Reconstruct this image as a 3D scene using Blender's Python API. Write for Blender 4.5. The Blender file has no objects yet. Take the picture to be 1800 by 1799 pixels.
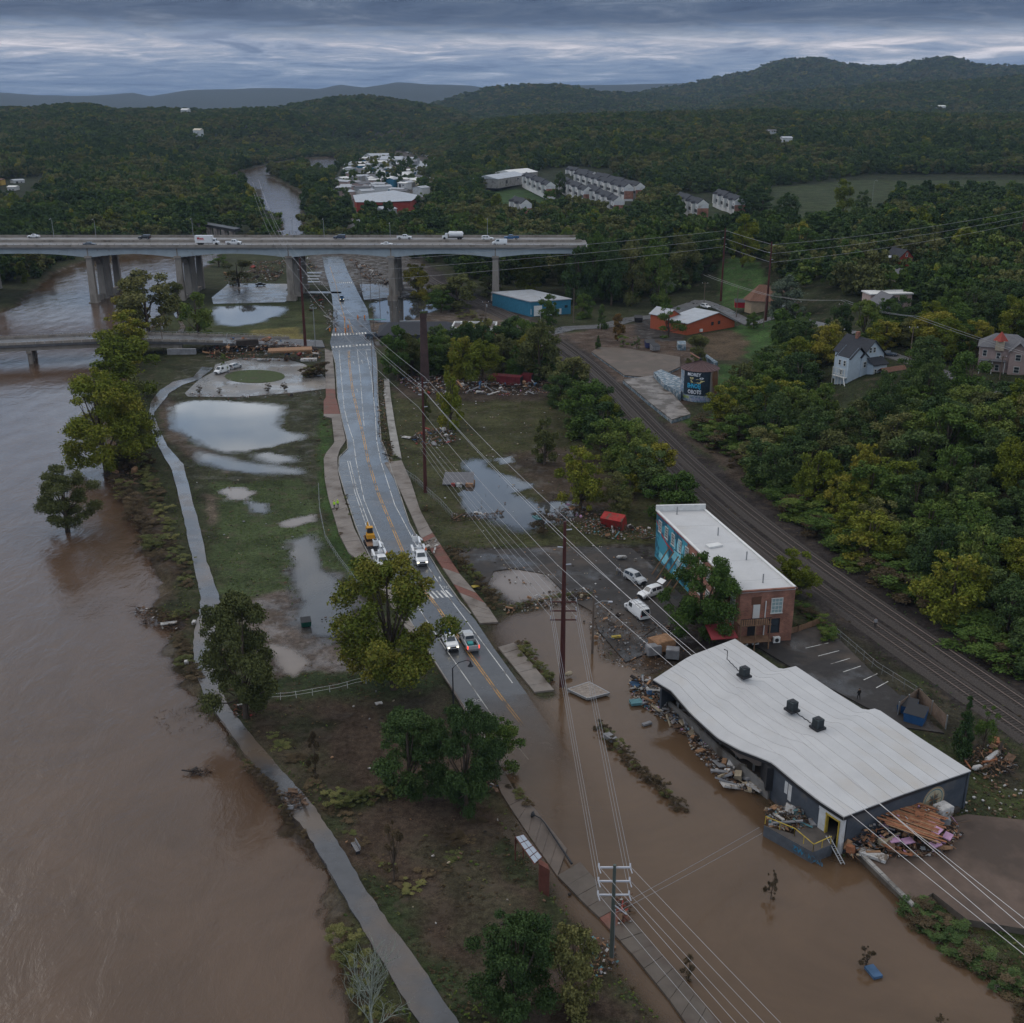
import bpy, math, random
import numpy as np
from math import radians as R, pi, sin, cos, tan, atan, atan2, hypot
from mathutils import Vector, Matrix
from mathutils.geometry import tessellate_polygon
rnd = random.Random(7)
nrg = np.random.default_rng(7)
sc = bpy.context.scene
C = sc.collection
# ---------------------------------------------------------------- camera
CAMH, PITCH, FPX = 80.0, R(20.4), 1950.0
cam = bpy.data.objects.new('camera', bpy.data.cameras.new('camera'))
C.objects.link(cam); sc.camera = cam
cam.location = (0, 0, CAMH); cam.rotation_euler = (R(90) - PITCH, 0, 0)
cam.data.sensor_width = 36; cam.data.lens = FPX / 1800 * 36
cam.data.clip_start = 1; cam.data.clip_end = 60000
# ---------------------------------------------------------------- world and sun
SUN_EL, SUN_ROT = R(38), R(-60)
world = bpy.data.worlds.new('World'); sc.world = world; world.use_nodes = True
wt = world.node_tree; wn = wt.nodes; wl = wt.links
for n in list(wn): wn.remove(n)
def WN(t, **k):
 n = wn.new(t)
 for a, v in k.items(): setattr(n, a, v)
 return n
def wmath(op, a, b=None, c=None, clamp=False):
 n = WN('ShaderNodeMath', operation=op); n.use_clamp = clamp
 for i, v in enumerate((a, b, c)):
  if v is None: continue
  if isinstance(v, (int, float)): n.inputs[i].default_value = v
  else: wl.new(v, n.inputs[i])
 return n.outputs[0]
def wmix(f, a, b):
 n = WN('ShaderNodeMix', data_type='RGBA')
 for s, v in ((n.inputs[0], f), (n.inputs[6], a), (n.inputs[7], b)):
  if isinstance(v, (int, float)): s.default_value = v
  elif isinstance(v, tuple): s.default_value = (*v, 1)
  else: wl.new(v, s)
 return n.outputs[2]
tc = WN('ShaderNodeTexCoord'); sep = WN('ShaderNodeSeparateXYZ'); wl.new(tc.outputs['Generated'], sep.inputs[0])
X_, Y_, Z_ = sep.outputs
zc_ = wmath('MAXIMUM', Z_, 0.0)
den = wmath('ADD', zc_, 0.075)
comb = WN('ShaderNodeCombineXYZ')
wl.new(wmath('DIVIDE', X_, den), comb.inputs[0]); wl.new(wmath('DIVIDE', Y_, den), comb.inputs[1])
def wnoise(scale, detail, rough, sx=1.0, off=0.0, dist=0.0):
 mp = WN('ShaderNodeMapping'); mp.inputs['Scale'].default_value = (sx, 1, 1); mp.inputs['Location'].default_value = (off, off * .7, 0)
 wl.new(comb.outputs[0], mp.inputs[0])
 n = WN('ShaderNodeTexNoise'); n.inputs['Scale'].default_value = scale; n.inputs['Detail'].default_value = detail
 n.inputs['Roughness'].default_value = rough; n.inputs['Distortion'].default_value = dist
 wl.new(mp.outputs[0], n.inputs['Vector']); return n.outputs['Fac']
def wramp(fac, stops):
 n = WN('ShaderNodeValToRGB'); e = n.color_ramp.elements
 while len(e) < len(stops): e.new(0.5)
 for el, (p, c) in zip(e, stops): el.position = p; el.color = (*c, 1)
 wl.new(fac, n.inputs[0]); return n.outputs[0]
sky = WN('ShaderNodeTexSky', sky_type='NISHITA'); sky.sun_disc = False
sky.sun_elevation = SUN_EL; sky.sun_rotation = SUN_ROT; sky.air_density = 1.4; sky.dust_density = 2.5
big = wnoise(0.30, 3, 0.5, 0.55, 3.1)
med = wnoise(1.1, 8, 0.66, 1.0, 9.7, 0.8)
fine = wnoise(3.0, 8, 0.7, 0.8, 1.7, 0.9)
# elevation profile of the cloud layer: pale gap low over the hills, dark bank above it, even grey overhead
zj = wmath('ADD', zc_, wmath('MULTIPLY', wmath('SUBTRACT', med, 0.5), wmath('ADD', 0.012, wmath('MULTIPLY', zc_, 0.5))))
elev = wramp(zj, [(0.0, (.125, .185, .29)), (.012, (.145, .205, .31)), (.027, (.225, .285, .39)), (.044, (.37, .40, .48)), (.052, (.18, .235, .33)),
                   (.060, (.068, .100, .165)), (.095, (.085, .125, .20)), (.15, (.28, .37, .52)), (.25, (.62, .79, 1.0)), (.40, (.66, .72, .80)), (1.0, (.70, .69, .67))])
m = wmath('ADD', wmath('MULTIPLY', med, 0.62), wmath('ADD', wmath('MULTIPLY', fine, 0.34), wmath('MULTIPLY', big, 0.19)))
shade = wramp(m, [(.46, (.50, .58, .70)), (.535, (.80, .86, .94)), (.59, (1.02, 1.01, 1.01)), (.635, (1.4, 1.28, 1.18)), (.70, (2.1, 1.8, 1.55))])
mul = WN('ShaderNodeMix', data_type='RGBA', blend_type='MULTIPLY'); mul.inputs[0].default_value = 1
wl.new(elev, mul.inputs[6]); wl.new(shade, mul.inputs[7])
sc10 = WN('ShaderNodeVectorMath', operation='SCALE'); wl.new(mul.outputs[2], sc10.inputs[0]); sc10.inputs['Scale'].default_value = 10.0
col = wmix(0.97, sky.outputs[0], sc10.outputs[0])
bg = WN('ShaderNodeBackground'); bg.inputs['Strength'].default_value = 0.1; wl.new(col, bg.inputs[0])
wo = WN('ShaderNodeOutputWorld'); wl.new(bg.outputs[0], wo.inputs[0])
sun = bpy.data.objects.new('sun', bpy.data.lights.new('sun', 'SUN')); C.objects.link(sun)
sun.data.energy = 0.6; sun.data.angle = R(40); sun.data.color = (1, .93, .86)
sun.rotation_euler = (R(90) - SUN_EL, 0, R(180) + SUN_ROT * -1)
sc.view_settings.view_transform = 'Standard'; sc.view_settings.look = 'None'
sc.view_settings.exposure = 0.22; sc.view_settings.gamma = 1; sc.view_settings.use_curve_mapping = False
sc.render.engine = 'CYCLES'; sc.cycles.use_denoising = True
sc.cycles.max_bounces = 5; sc.cycles.diffuse_bounces = 2; sc.cycles.glossy_bounces = 2; sc.cycles.transmission_bounces = 3
sc.cycles.transparent_max_bounces = 6; sc.cycles.volume_bounces = 0; sc.cycles.caustics_reflective = False; sc.cycles.caustics_refractive = False
# ---------------------------------------------------------------- projection helpers (used to lay the plan out on the ground)
CP, SP = cos(PITCH), sin(PITCH)
def W(px, py, z=0.0):
 """point at height z seen at pixel px,py of the 1800 px photograph"""
 vx, vy = (px - 900) / FPX, (900 - py) / FPX
 dy, dz = CP + vy * SP, -SP + vy * CP
 t = (z - CAMH) / dz
 return Vector((vx * t, dy * t, z))
def Wd(px, py, y):
 """point at ground distance y seen at pixel px,py"""
 vx, vy = (px - 900) / FPX, (900 - py) / FPX
 dy, dz = CP + vy * SP, -SP + vy * CP
 t = y / dy
 return Vector((vx * t, y, CAMH + dz * t))
def topz(base, py): return Wd(900, py, base.y).z
def hpy(py, y): return Wd(900, py, y).z
# ---------------------------------------------------------------- materials
MAT = {}
def mat(name, col, rough=0.8, metal=0.0, vary=0.0, vscale=1.0, bump=0.0, bscale=8.0, ior=1.45, spec=0.22, coat=0.0, stains=None, obj=True, detail=5, emit=None, estr=0, stretch=None):
 """colour with procedural mottling, stains and fine relief"""
 if name in MAT: return MAT[name]
 m = bpy.data.materials.new(name); m.use_nodes = True; MAT[name] = m
 nt = m.node_tree; N = nt.nodes; L = nt.links; b = N['Principled BSDF']
 b.inputs['Base Color'].default_value = (*col, 1); b.inputs['Roughness'].default_value = rough
 b.inputs['Metallic'].default_value = metal; b.inputs['IOR'].default_value = ior; b.inputs['Specular IOR Level'].default_value = spec
 b.inputs['Coat Weight'].default_value = coat
 if emit: b.inputs['Emission Color'].default_value = (*emit, 1); b.inputs['Emission Strength'].default_value = estr
 src = None
 if vary or bump or stains:
  tcn = N.new('ShaderNodeTexCoord'); src = tcn.outputs['Object' if obj else 'Generated']
  if stretch:
   mp = N.new('ShaderNodeMapping'); mp.inputs['Scale'].default_value = stretch; L.new(src, mp.inputs[0]); src = mp.outputs[0]
 cur = None
 if vary:
  n = N.new('ShaderNodeTexNoise'); n.inputs['Scale'].default_value = vscale; n.inputs['Detail'].default_value = detail; n.inputs['Roughness'].default_value = .65
  L.new(src, n.inputs['Vector'])
  mr = N.new('ShaderNodeMapRange'); mr.inputs[1].default_value = .3; mr.inputs[2].default_value = .7
  mr.inputs[3].default_value = 1 - vary; mr.inputs[4].default_value = 1 + vary; L.new(n.outputs['Fac'], mr.inputs[0])
  mx = N.new('ShaderNodeMix'); mx.data_type = 'RGBA'; mx.blend_type = 'MULTIPLY'; mx.inputs[0].default_value = 1
  mx.inputs[6].default_value = (*col, 1); L.new(mr.outputs[0], mx.inputs[7]); cur = mx.outputs[2]
 if stains:
  scol, sscale, lo, hi = stains
  n = N.new('ShaderNodeTexNoise'); n.inputs['Scale'].default_value = sscale; n.inputs['Detail'].default_value = 6; n.inputs['Roughness'].default_value = .6
  L.new(src, n.inputs['Vector'])
  mr = N.new('ShaderNodeMapRange'); mr.inputs[1].default_value = lo; mr.inputs[2].default_value = hi; L.new(n.outputs['Fac'], mr.inputs[0])
  mx = N.new('ShaderNodeMix'); mx.data_type = 'RGBA'; L.new(mr.outputs[0], mx.inputs[0])
  if cur: L.new(cur, mx.inputs[6])
  else: mx.inputs[6].default_value = (*col, 1)
  mx.inputs[7].default_value = (*scol, 1); cur = mx.outputs[2]
 if cur: L.new(cur, b.inputs['Base Color'])
 if bump:
  n = N.new('ShaderNodeTexNoise'); n.inputs['Scale'].default_value = bscale; n.inputs['Detail'].default_value = 4; L.new(src, n.inputs['Vector'])
  bp = N.new('ShaderNodeBump'); bp.inputs['Strength'].default_value = bump; bp.inputs['Distance'].default_value = .05
  L.new(n.outputs['Fac'], bp.inputs['Height']); L.new(bp.outputs[0], b.inputs['Normal'])
 return m
# ---------------------------------------------------------------- mesh builder
class MB:
 def __init__(s): s.v = []; s.f = []; s.m = []; s.mats = []
 def mi(s, m):
  if m not in s.mats: s.mats.append(m)
  return s.mats.index(m)
 def add(s, vs, fs, m=None):
  o = len(s.v); s.v += [tuple(v) for v in vs]; s.f += [tuple(i + o for i in f) for f in fs]
  k = s.mi(m) if m else 0
  s.m += [k] * len(fs); return s
 def box(s, c, d, m=None, rz=0, M=None, taper=1.0):
  hx, hy, hz = d[0] / 2, d[1] / 2, d[2] / 2
  vs = []
  for z in (-hz, hz):
   k = taper if z > 0 else 1
   for x, y in ((-hx, -hy), (hx, -hy), (hx, hy), (-hx, hy)): vs.append(Vector((x * k, y * k, z)))
  if M is None and rz: M = Matrix.Rotation(rz, 3, 'Z')
  c = Vector(c); vs = [(M @ v if M else v) + c for v in vs]
  return s.add(vs, [(0, 3, 2, 1), (4, 5, 6, 7), (0, 1, 5, 4), (1, 2, 6, 5), (2, 3, 7, 6), (3, 0, 4, 7)], m)
 def quad(s, a, b, c, d, m=None): return s.add([a, b, c, d], [(0, 1, 2, 3)], m)
 def prism(s, pts, z0, z1, m=None, side=None):
  """pts: list of (x,y) ; top z1 and bottom z0 (numbers or lists)"""
  n = len(pts)
  Z0 = z0 if isinstance(z0, list) else [z0] * n; Z1 = z1 if isinstance(z1, list) else [z1] * n
  A = sum(pts[i][0] * pts[(i + 1) % n][1] - pts[(i + 1) % n][0] * pts[i][1] for i in range(n))
  if A < 0: pts = pts[::-1]; Z0 = Z0[::-1]; Z1 = Z1[::-1]
  tri = tessellate_polygon([[Vector((p[0], p[1], 0)) for p in pts]])
  vs = [(p[0], p[1], z) for p, z in zip(pts, Z1)]
  f = []
  for t in tri:
   a, b, c = (vs[i] for i in t)
   cr = (b[0] - a[0]) * (c[1] - a[1]) - (b[1] - a[1]) * (c[0] - a[0])
   f.append(tuple(t) if cr > 0 else tuple(reversed(t)))
  s.add(vs, f, m)
  vs2 = vs + [(p[0], p[1], z) for p, z in zip(pts, Z0)]
  s.add(vs2, [((i + 1) % n, i, i + n, (i + 1) % n + n) for i in range(n)], side or m)
  return s
 def tube(s, pts, r, m=None, n=6, cap=True):
  pts = [Vector(p) for p in pts]; rs = r if isinstance(r, (list, tuple)) else [r] * len(pts)
  vs = []; fs = []
  for i, p in enumerate(pts):
   d = (pts[min(i + 1, len(pts) - 1)] - pts[max(i - 1, 0)])
   d = d.normalized() if d.length > 1e-9 else Vector((0, 0, 1))
   a = d.cross(Vector((0, 0, 1)) if abs(d.z) < .9 else Vector((1, 0, 0))).normalized(); b = d.cross(a)
   for k in range(n):
    t = 2 * pi * k / n; vs.append(p + (a * cos(t) + b * sin(t)) * rs[i])
  for i in range(len(pts) - 1):
   for k in range(n):
    k2 = (k + 1) % n; fs.append((i * n + k, i * n + k2, (i + 1) * n + k2, (i + 1) * n + k))
  if cap: fs.append(tuple(range(n - 1, -1, -1))); fs.append(tuple(range((len(pts) - 1) * n, len(pts) * n)))
  return s.add(vs, fs, m)
 def cyl(s, c, r, h, m=None, n=12, r2=None):
  c = Vector(c); return s.tube([c, c + Vector((0, 0, h))], [r, r if r2 is None else r2], m, n)
 def build(s, name, m=None, parent=None, loc=None, smooth=False, rz=0):
  me = bpy.data.meshes.new(name); me.from_pydata(s.v, [], s.f)
  ms = s.mats if s.mats else [m]
  for x in ms: me.materials.append(x)
  if len(ms) > 1: me.polygons.foreach_set('material_index', s.m)
  if smooth: me.polygons.foreach_set('use_smooth', [True] * len(s.f))
  me.update()
  o = bpy.data.objects.new(name, me); C.objects.link(o)
  if parent: o.parent = parent
  if loc is not None: o.location = loc
  if rz: o.rotation_euler = (0, 0, rz)
  return o
def tag(o, label=None, cat=None, group=None, kind=None):
 if label: o['label'] = label
 if cat: o['category'] = cat
 if group: o['group'] = group
 if kind: o['kind'] = kind
 return o
def thing(name, label, cat, loc=(0, 0, 0), rz=0, group=None):
 o = bpy.data.objects.new(name, None); C.objects.link(o); o.empty_display_size = .5
 o.location = loc; o.rotation_euler = (0, 0, rz)
 return tag(o, label, cat, group)
def copy_tree(o, parent=None):
 c = o.copy(); C.objects.link(c); c.parent = parent
 for ch in list(o.children): copy_tree(ch, c)
 return c
# (haze is added at the end, once the place it fills exists)
# ---------------------------------------------------------------- plan of the place (outlines traced on the ground plane)
def pw(pts, z=0.0): return [(W(a, b, z).x, W(a, b, z).y) for a, b in pts]
def seg_dist(px, py, poly, closed=True):
 d = np.full(px.shape, 1e9); n = len(poly)
 for i in range(n if closed else n - 1):
  ax, ay = poly[i]; bx, by = poly[(i + 1) % n]
  dx, dy = bx - ax, by - ay; L2 = dx * dx + dy * dy + 1e-9
  t = np.clip(((px - ax) * dx + (py - ay) * dy) / L2, 0, 1)
  d = np.minimum(d, np.hypot(px - ax - t * dx, py - ay - t * dy))
 return d
def inside(px, py, poly):
 r = np.zeros(px.shape, bool); n = len(poly)
 for i in range(n):
  ax, ay = poly[i]; bx, by = poly[(i + 1) % n]
  if ay == by: continue
  c = ((ay > py) != (by > py)) & (px < (bx - ax) * (py - ay) / (by - ay) + ax)
  r ^= c
 return r
def sdist(px, py, poly):
 """signed distance, positive inside; only exact near the outline"""
 xs = [p[0] for p in poly]; ys = [p[1] for p in poly]
 out = np.full(px.shape, -60.0)
 m = (px > min(xs) - 12) & (px < max(xs) + 12) & (py > min(ys) - 12) & (py < max(ys) + 12)
 if m.any():
  d = seg_dist(px[m], py[m], poly); out[m] = np.where(inside(px[m], py[m], poly), d, -d)
 return out
_G = nrg.random((512, 512)).astype(np.float32)
def vnoise(x, y):
 xi = np.floor(x).astype(int); yi = np.floor(y).astype(int); fx = x - xi; fy = y - yi
 fx = fx * fx * (3 - 2 * fx); fy = fy * fy * (3 - 2 * fy)
 g = lambda a, b: _G[a % 512, b % 512]
 return (g(xi, yi) * (1 - fx) + g(xi + 1, yi) * fx) * (1 - fy) + (g(xi, yi + 1) * (1 - fx) + g(xi + 1, yi + 1) * fx) * fy
def fbm(x, y, s, o=4):
 r = 0; a = .5; t = 0
 for k in range(o): r = r + a * vnoise(x / s + 17.3 * k, y / s + 5.1 * k); t += a; a *= .55; s *= .48
 return r / t
def sstep(a, b, x):
 t = np.clip((x - a) / (b - a), 0, 1); return t * t * (3 - 2 * t)
RIVER = pw([(-1500, 2600), (560, 2600), (640, 1830), (612, 1740), (598, 1680), (596, 1600), (572, 1530), (528, 1482), (512, 1440), (498, 1402), (462, 1380), (436, 1340),
 (420, 1310), (395, 1285), (372, 1245), (352, 1225), (330, 1195), (308, 1180), (303, 1150), (298, 1122), (322, 1100), (290, 1085), (262, 1072), (285, 1050), (298, 1040),
 (285, 1012), (283, 985), (258, 960), (250, 905), (228, 880), (212, 850), (203, 825), (205, 790), (215, 750), (222, 700), (232, 650), (250, 600), (285, 545), (322, 500),
 (345, 478), (372, 462), (385, 447), (445, 430), (541, 412), (536, 390), (527, 367), (533, 340), (500, 322), (467, 308), (520, 299), (592, 294), (592, 276), (540, 277), (480, 287), (425, 300), (405, 312),
 (418, 321), (455, 332), (458, 345), (452, 363), (490, 377), (498, 402), (400, 416), (300, 433), (150, 456), (94, 478), (47, 517), (28, 536), (0, 545), (-100, 556), (-700, 640), (-1500, 900), (-2600, 1500)])
POND_BLUE = pw([(305, 716), (322, 707), (345, 704), (400, 706), (470, 711), (492, 716), (489, 735), (486, 748), (500, 757), (528, 766), (518, 775), (480, 785), (430, 793), (395, 795), (368, 786), (338, 771), (308, 752)])
POND_WHITE = pw([(374, 547), (385, 540), (440, 538), (498, 540), (505, 546), (482, 557), (455, 568), (412, 573), (385, 570), (377, 560)])
POND_STRIP = pw([(345, 793), (380, 802), (430, 814), (520, 826), (524, 831), (450, 832), (400, 826), (358, 812)])
POND_STRIP2 = pw([(448, 799), (470, 795), (512, 803), (516, 811), (480, 812), (455, 806)])
PUD_OVAL = pw([(382, 862), (398, 856), (430, 857), (446, 866), (432, 878), (402, 877)])
PUD_A = pw([(430, 880), (470, 885), (470, 905), (445, 900)])
PUD_B = pw([(490, 918), (520, 910), (552, 904), (556, 916), (520, 926), (494, 926)])
PUD_C = pw([(512, 952), (545, 940), (556, 965), (568, 1000), (600, 1020), (622, 1050), (618, 1095), (590, 1120), (555, 1118), (520, 1090), (530, 1060), (515, 1010)])
PUD_D = pw([(470, 1130), (520, 1140), (545, 1165), (520, 1190), (490, 1185)])
POND_FIELD = pw([(814, 813), (839, 807), (875, 831), (939, 850), (933, 857), (903, 867), (944, 883), (997, 881), (1030, 893), (1012, 910), (985, 918), (944, 924), (922, 933), (889, 922), (861, 911), (826, 908), (803, 869), (817, 858), (828, 850), (817, 825)])
POND_FIELD2 = pw([(870, 806), (900, 802), (905, 812), (880, 818)])
POND_PARK = pw([(878, 1011), (917, 1001), (944, 1006), (972, 1031), (984, 1052), (955, 1056), (908, 1058), (883, 1044), (867, 1025)])
POND_NORTH = pw([(650, 533), (690, 526), (757, 530), (772, 543), (724, 562), (700, 569), (664, 566)])
POND_RAIL = pw([(880, 590), (905, 600), (915, 615), (895, 618), (878, 600)])
FLOOD = pw([(858, 1118), (905, 1083), (960, 1072), (1000, 1064), (1038, 1078), (1048, 1112), (1062, 1160), (1110, 1172), (1135, 1190), (1180, 1240), (1250, 1310), (1330, 1400), (1400, 1480),
 (1480, 1512), (1512, 1503), (1556, 1552), (1598, 1596), (1640, 1642), (1700, 1690), (1750, 1730), (1820, 1790), (2000, 1950), (2000, 2600), (1700, 2600), (1262, 1820), (1200, 1735), (1142, 1662),
 (1080, 1592), (1030, 1535), (998, 1497), (942, 1425), (914, 1395), (925, 1340), (905, 1290), (890, 1240), (925, 1225), (965, 1232), (985, 1222), (905, 1135), (872, 1140)])
LVL = {'river': -1.0, 'flood': -.10}
PONDS = [('pond_blue', POND_BLUE, 'blue'), ('pond_white', POND_WHITE, 'blue'), ('p3', POND_STRIP, 'blue'), ('p4', POND_STRIP2, 'blue'), ('p5', PUD_OVAL, 'sand'), ('p6', PUD_A, 'blue'), ('p7', PUD_B, 'sand'), ('p8', PUD_C, 'blue'),
         ('p9', PUD_D, 'sand'), ('pf', POND_FIELD, 'blue'), ('pf2', POND_FIELD2, 'blue'), ('pp', POND_PARK, 'sand'), ('pn', POND_NORTH, 'blue'), ('pr', POND_RAIL, 'blue')]
# foot of the wooded hillside east of the railway (x as a function of y)
_foot = [W(*p) for p in [(2300, 1500), (1800, 1165), (1620, 1035), (1480, 930), (1345, 835), (1275, 770), (1290, 700), (1330, 610), (1230, 520), (1100, 496), (1010, 478)]]
_fy = np.array([p.y for p in _foot]); _fx = np.array([p.x for p in _foot])
_fy = np.append(_fy, [800, 1200, 4000]); _fx = np.append(_fx, [20, 60, 300])
# silhouettes of the distant ridges: (distance, width in depth, tree height, [(px,py)...])
ROAD_L = [(566, 452), (572, 480), (578, 500), (583, 520), (586, 545), (585, 580), (580, 604), (584, 618), (590, 640), (594, 700), (602, 740), (611, 775), (612, 790), (597, 805), (596, 830), (607, 867), (616, 895), (625, 922), (636, 950), (652, 982), (676, 1015), (704, 1060), (732, 1110), (762, 1158), (797, 1212), (850, 1290), (905, 1370), (960, 1450), (1000, 1500), (1050, 1556), (1090, 1606), (1150, 1668), (1205, 1726), (1262, 1800), (1320, 1900), (1400, 2040)]
ROAD_R = [(601, 452), (612, 480), (622, 500), (632, 520), (646, 545), (652, 580), (657, 604), (660, 620), (662, 640), (664, 700), (667, 740), (669, 775), (676, 790), (681, 805), (688, 830), (701, 867), (710, 895), (719, 922), (734, 950), (756, 982), (776, 1015), (808, 1060), (836, 1092), (868, 1140), (921, 1212), (975, 1290), (1030, 1370), (1085, 1450), (1120, 1500), (1160, 1556), (1200, 1606), (1250, 1668), (1300, 1726), (1360, 1800), (1430, 1900), (1530, 2040)]
def road_dip(y):  # the street runs down into the flood
 return np.interp(y, [0, 96, 112, 124, 136, 146, 165], [-.8, -.75, -.42, -.26, -.15, -.03, .08])
ROADPOLY = pw(ROAD_L + ROAD_R[::-1])
FLATS = [pw([(340, 640), (560, 635), (574, 668), (574, 684), (520, 691), (330, 698), (325, 690)]), pw([(800, 975), (850, 968), (1110, 965), (1160, 1010), (1200, 1050), (1160, 1140), (1100, 1165), (1052, 1110), (1000, 1050), (960, 1010), (868, 1005), (835, 1010)])]
RIDGES = [(1900, 620, 15, [(620, 330), (690, 270), (740, 232), (790, 212), (850, 204), (950, 197), (1050, 192), (1200, 189), (1350, 187), (1500, 190), (1650, 192), (1800, 192), (2300, 195)]),
 (2300, 800, 19, [(-400, 180), (0, 180), (60, 181), (105, 174), (150, 171), (175, 174), (200, 182), (260, 180), (330, 181), (420, 180), (480, 178), (540, 190), (600, 215), (680, 270)]),
 (3000, 900, 20, [(380, 215), (460, 190), (520, 176), (590, 165), (640, 164), (690, 171), (740, 178), (790, 186), (840, 204), (900, 230)]),
 (4400, 1000, 21, [(700, 205), (780, 178), (860, 157), (930, 150), (1000, 152), (1060, 162), (1120, 163), (1180, 168), (1240, 180), (1320, 200)]),
 (3600, 900, 20, [(1180, 200), (1260, 180), (1330, 160), (1400, 156), (1480, 150), (1540, 142), (1620, 141), (1700, 137), (1800, 128), (2300, 115)]),
 (5600, 1300, 24, [(980, 210), (1060, 178), (1140, 157), (1210, 147), (1270, 132), (1320, 124), (1350, 110), (1390, 103), (1440, 102), (1470, 110), (1520, 114), (1570, 113), (1600, 106), (1640, 99), (1672, 99), (1700, 110), (1740, 115), (1800, 116), (2300, 120)]),
 (11000, 1800, -40, [(-400, 178), (0, 172), (60, 176), (120, 178), (200, 176), (235, 172), (265, 178), (330, 168), (420, 165), (500, 163), (560, 165), (600, 158), (640, 163), (700, 154), (750, 158), (830, 160), (880, 168), (1000, 160), (1100, 158), (1200, 155), (1400, 150), (2300, 150)])]
def rel_h(x, y, near=True):
 """height of open ground"""
 r = (fbm(x, y, 9.0) - .5) * .34 + (fbm(x + 90, y, 2.0, 2) - .5) * .07
 return np.minimum(r, .12) - .05 if near else r * 0
def H(x, y):
 x = np.atleast_1d(np.asarray(x, float)); y = np.atleast_1d(np.asarray(y, float))
 near = y < 700
 z = np.where(near, (fbm(x, y, 9.0) - .5) * .26 + (fbm(x + 90, y, 1.7, 2) - .5) * .06 - .12, 0.0)
 fx = np.interp(y, _fy, _fx); d = x - fx
 hill = sstep(0, 48, d) * 12 + sstep(40, 260, d) * 8 + (fbm(x, y, 40.) - .5) * 5 * sstep(10, 60, d)
 hill = hill * np.where(y < 560, 1, np.clip(1 - (y - 560) / 160, .35, 1))
 z = z + hill
 far = y > 620
 if far.any():
  xs, ys = x[far], y[far]; s = xs / ys; px = s * 1950 / 1.0
  zz = np.zeros(xs.shape)
  for D, w, th, sil in RIDGES:
   # columns: s = x/y relates to pixel column through the depth at the crest
   k = D * CP + (CAMH - 60) * SP
   ss = np.array([(p[0] - 900) / FPX * k / D for p in sil]); hh = np.array([hpy(p[1], D) - th for p in sil])
   c = np.interp(s, ss, hh); edge = sstep(ss[0] - .05, ss[0] + .03, s) * (1 - sstep(ss[-1] - .03, ss[-1] + .05, s))
   b = np.exp(-((ys - D) / w) ** 2)
   zz = np.maximum(zz, c * b * edge)
  n = (fbm(xs, ys, 260., 4) - .5)
  zz = zz + n * np.clip(ys - 900, 0, 1500) / 1500 * 16
  dr = seg_dist(xs, ys, RIVER[38:72]); zz = zz * sstep(15, 230, dr) * sstep(-10, 160, seg_dist(xs, ys, pw([(640, 420), (660, 350), (680, 300), (650, 262)]), False) - 40)
  z[far] = np.maximum(z[far], zz)
 return z
def water_cut(x, y, z):
 jit = (fbm(x, y, 3.5, 3) - .5) * 5.0
 d = sdist(x, y, RIVER)
 z = np.where(d > -12, np.minimum(z, z * 0 - 1.0 - .35 * (d + jit)), z) if False else z
 k = d + jit
 z = np.where(k > -2.2, np.minimum(z, .05 - 1.45 * sstep(-2.2, 1.6, k) - .10 * np.clip(k, 0, 12)), z)
 for nm, poly, kind in PONDS:
  d = sdist(x, y, poly); k = d + jit * .35
  z = np.where(k > -1.5, np.minimum(z, .0 - .42 * sstep(-1.5, 2.0, k)), z)
 d = sdist(x, y, FLOOD); k = d + jit * .45
 z = np.where(k > -2.5, np.minimum(z, .06 - .9 * sstep(-2.5, 3.5, k)), z)
 if 'ROADPOLY' in globals():
  for pl, tz in [(ROADPOLY, np.where(y < 165, road_dip(y), .08) - .16)] + [(p_, -.05) for p_ in FLATS]: d = sdist(x, y, pl); z = np.where(d > -8, np.minimum(z, tz + np.maximum(0, -d - .4) * .16), z)
 return z
def HW(x, y):
 x = np.atleast_1d(np.asarray(x, float)); y = np.atleast_1d(np.asarray(y, float))
 return water_cut(x, y, H(x, y))
def hz(x, y): return float(H(x, y)[0])
def G(px, py, z0=0.0):
 """ground point seen at a pixel, on the real relief"""
 p = W(px, py, z0)
 for _ in range(14):
  z = hz(p.x, p.y)
  p2 = W(px, py, .5 * (p.z + z)) if py > 185 else p
  p = p2
 p.z = hz(p.x, p.y); return p
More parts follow.
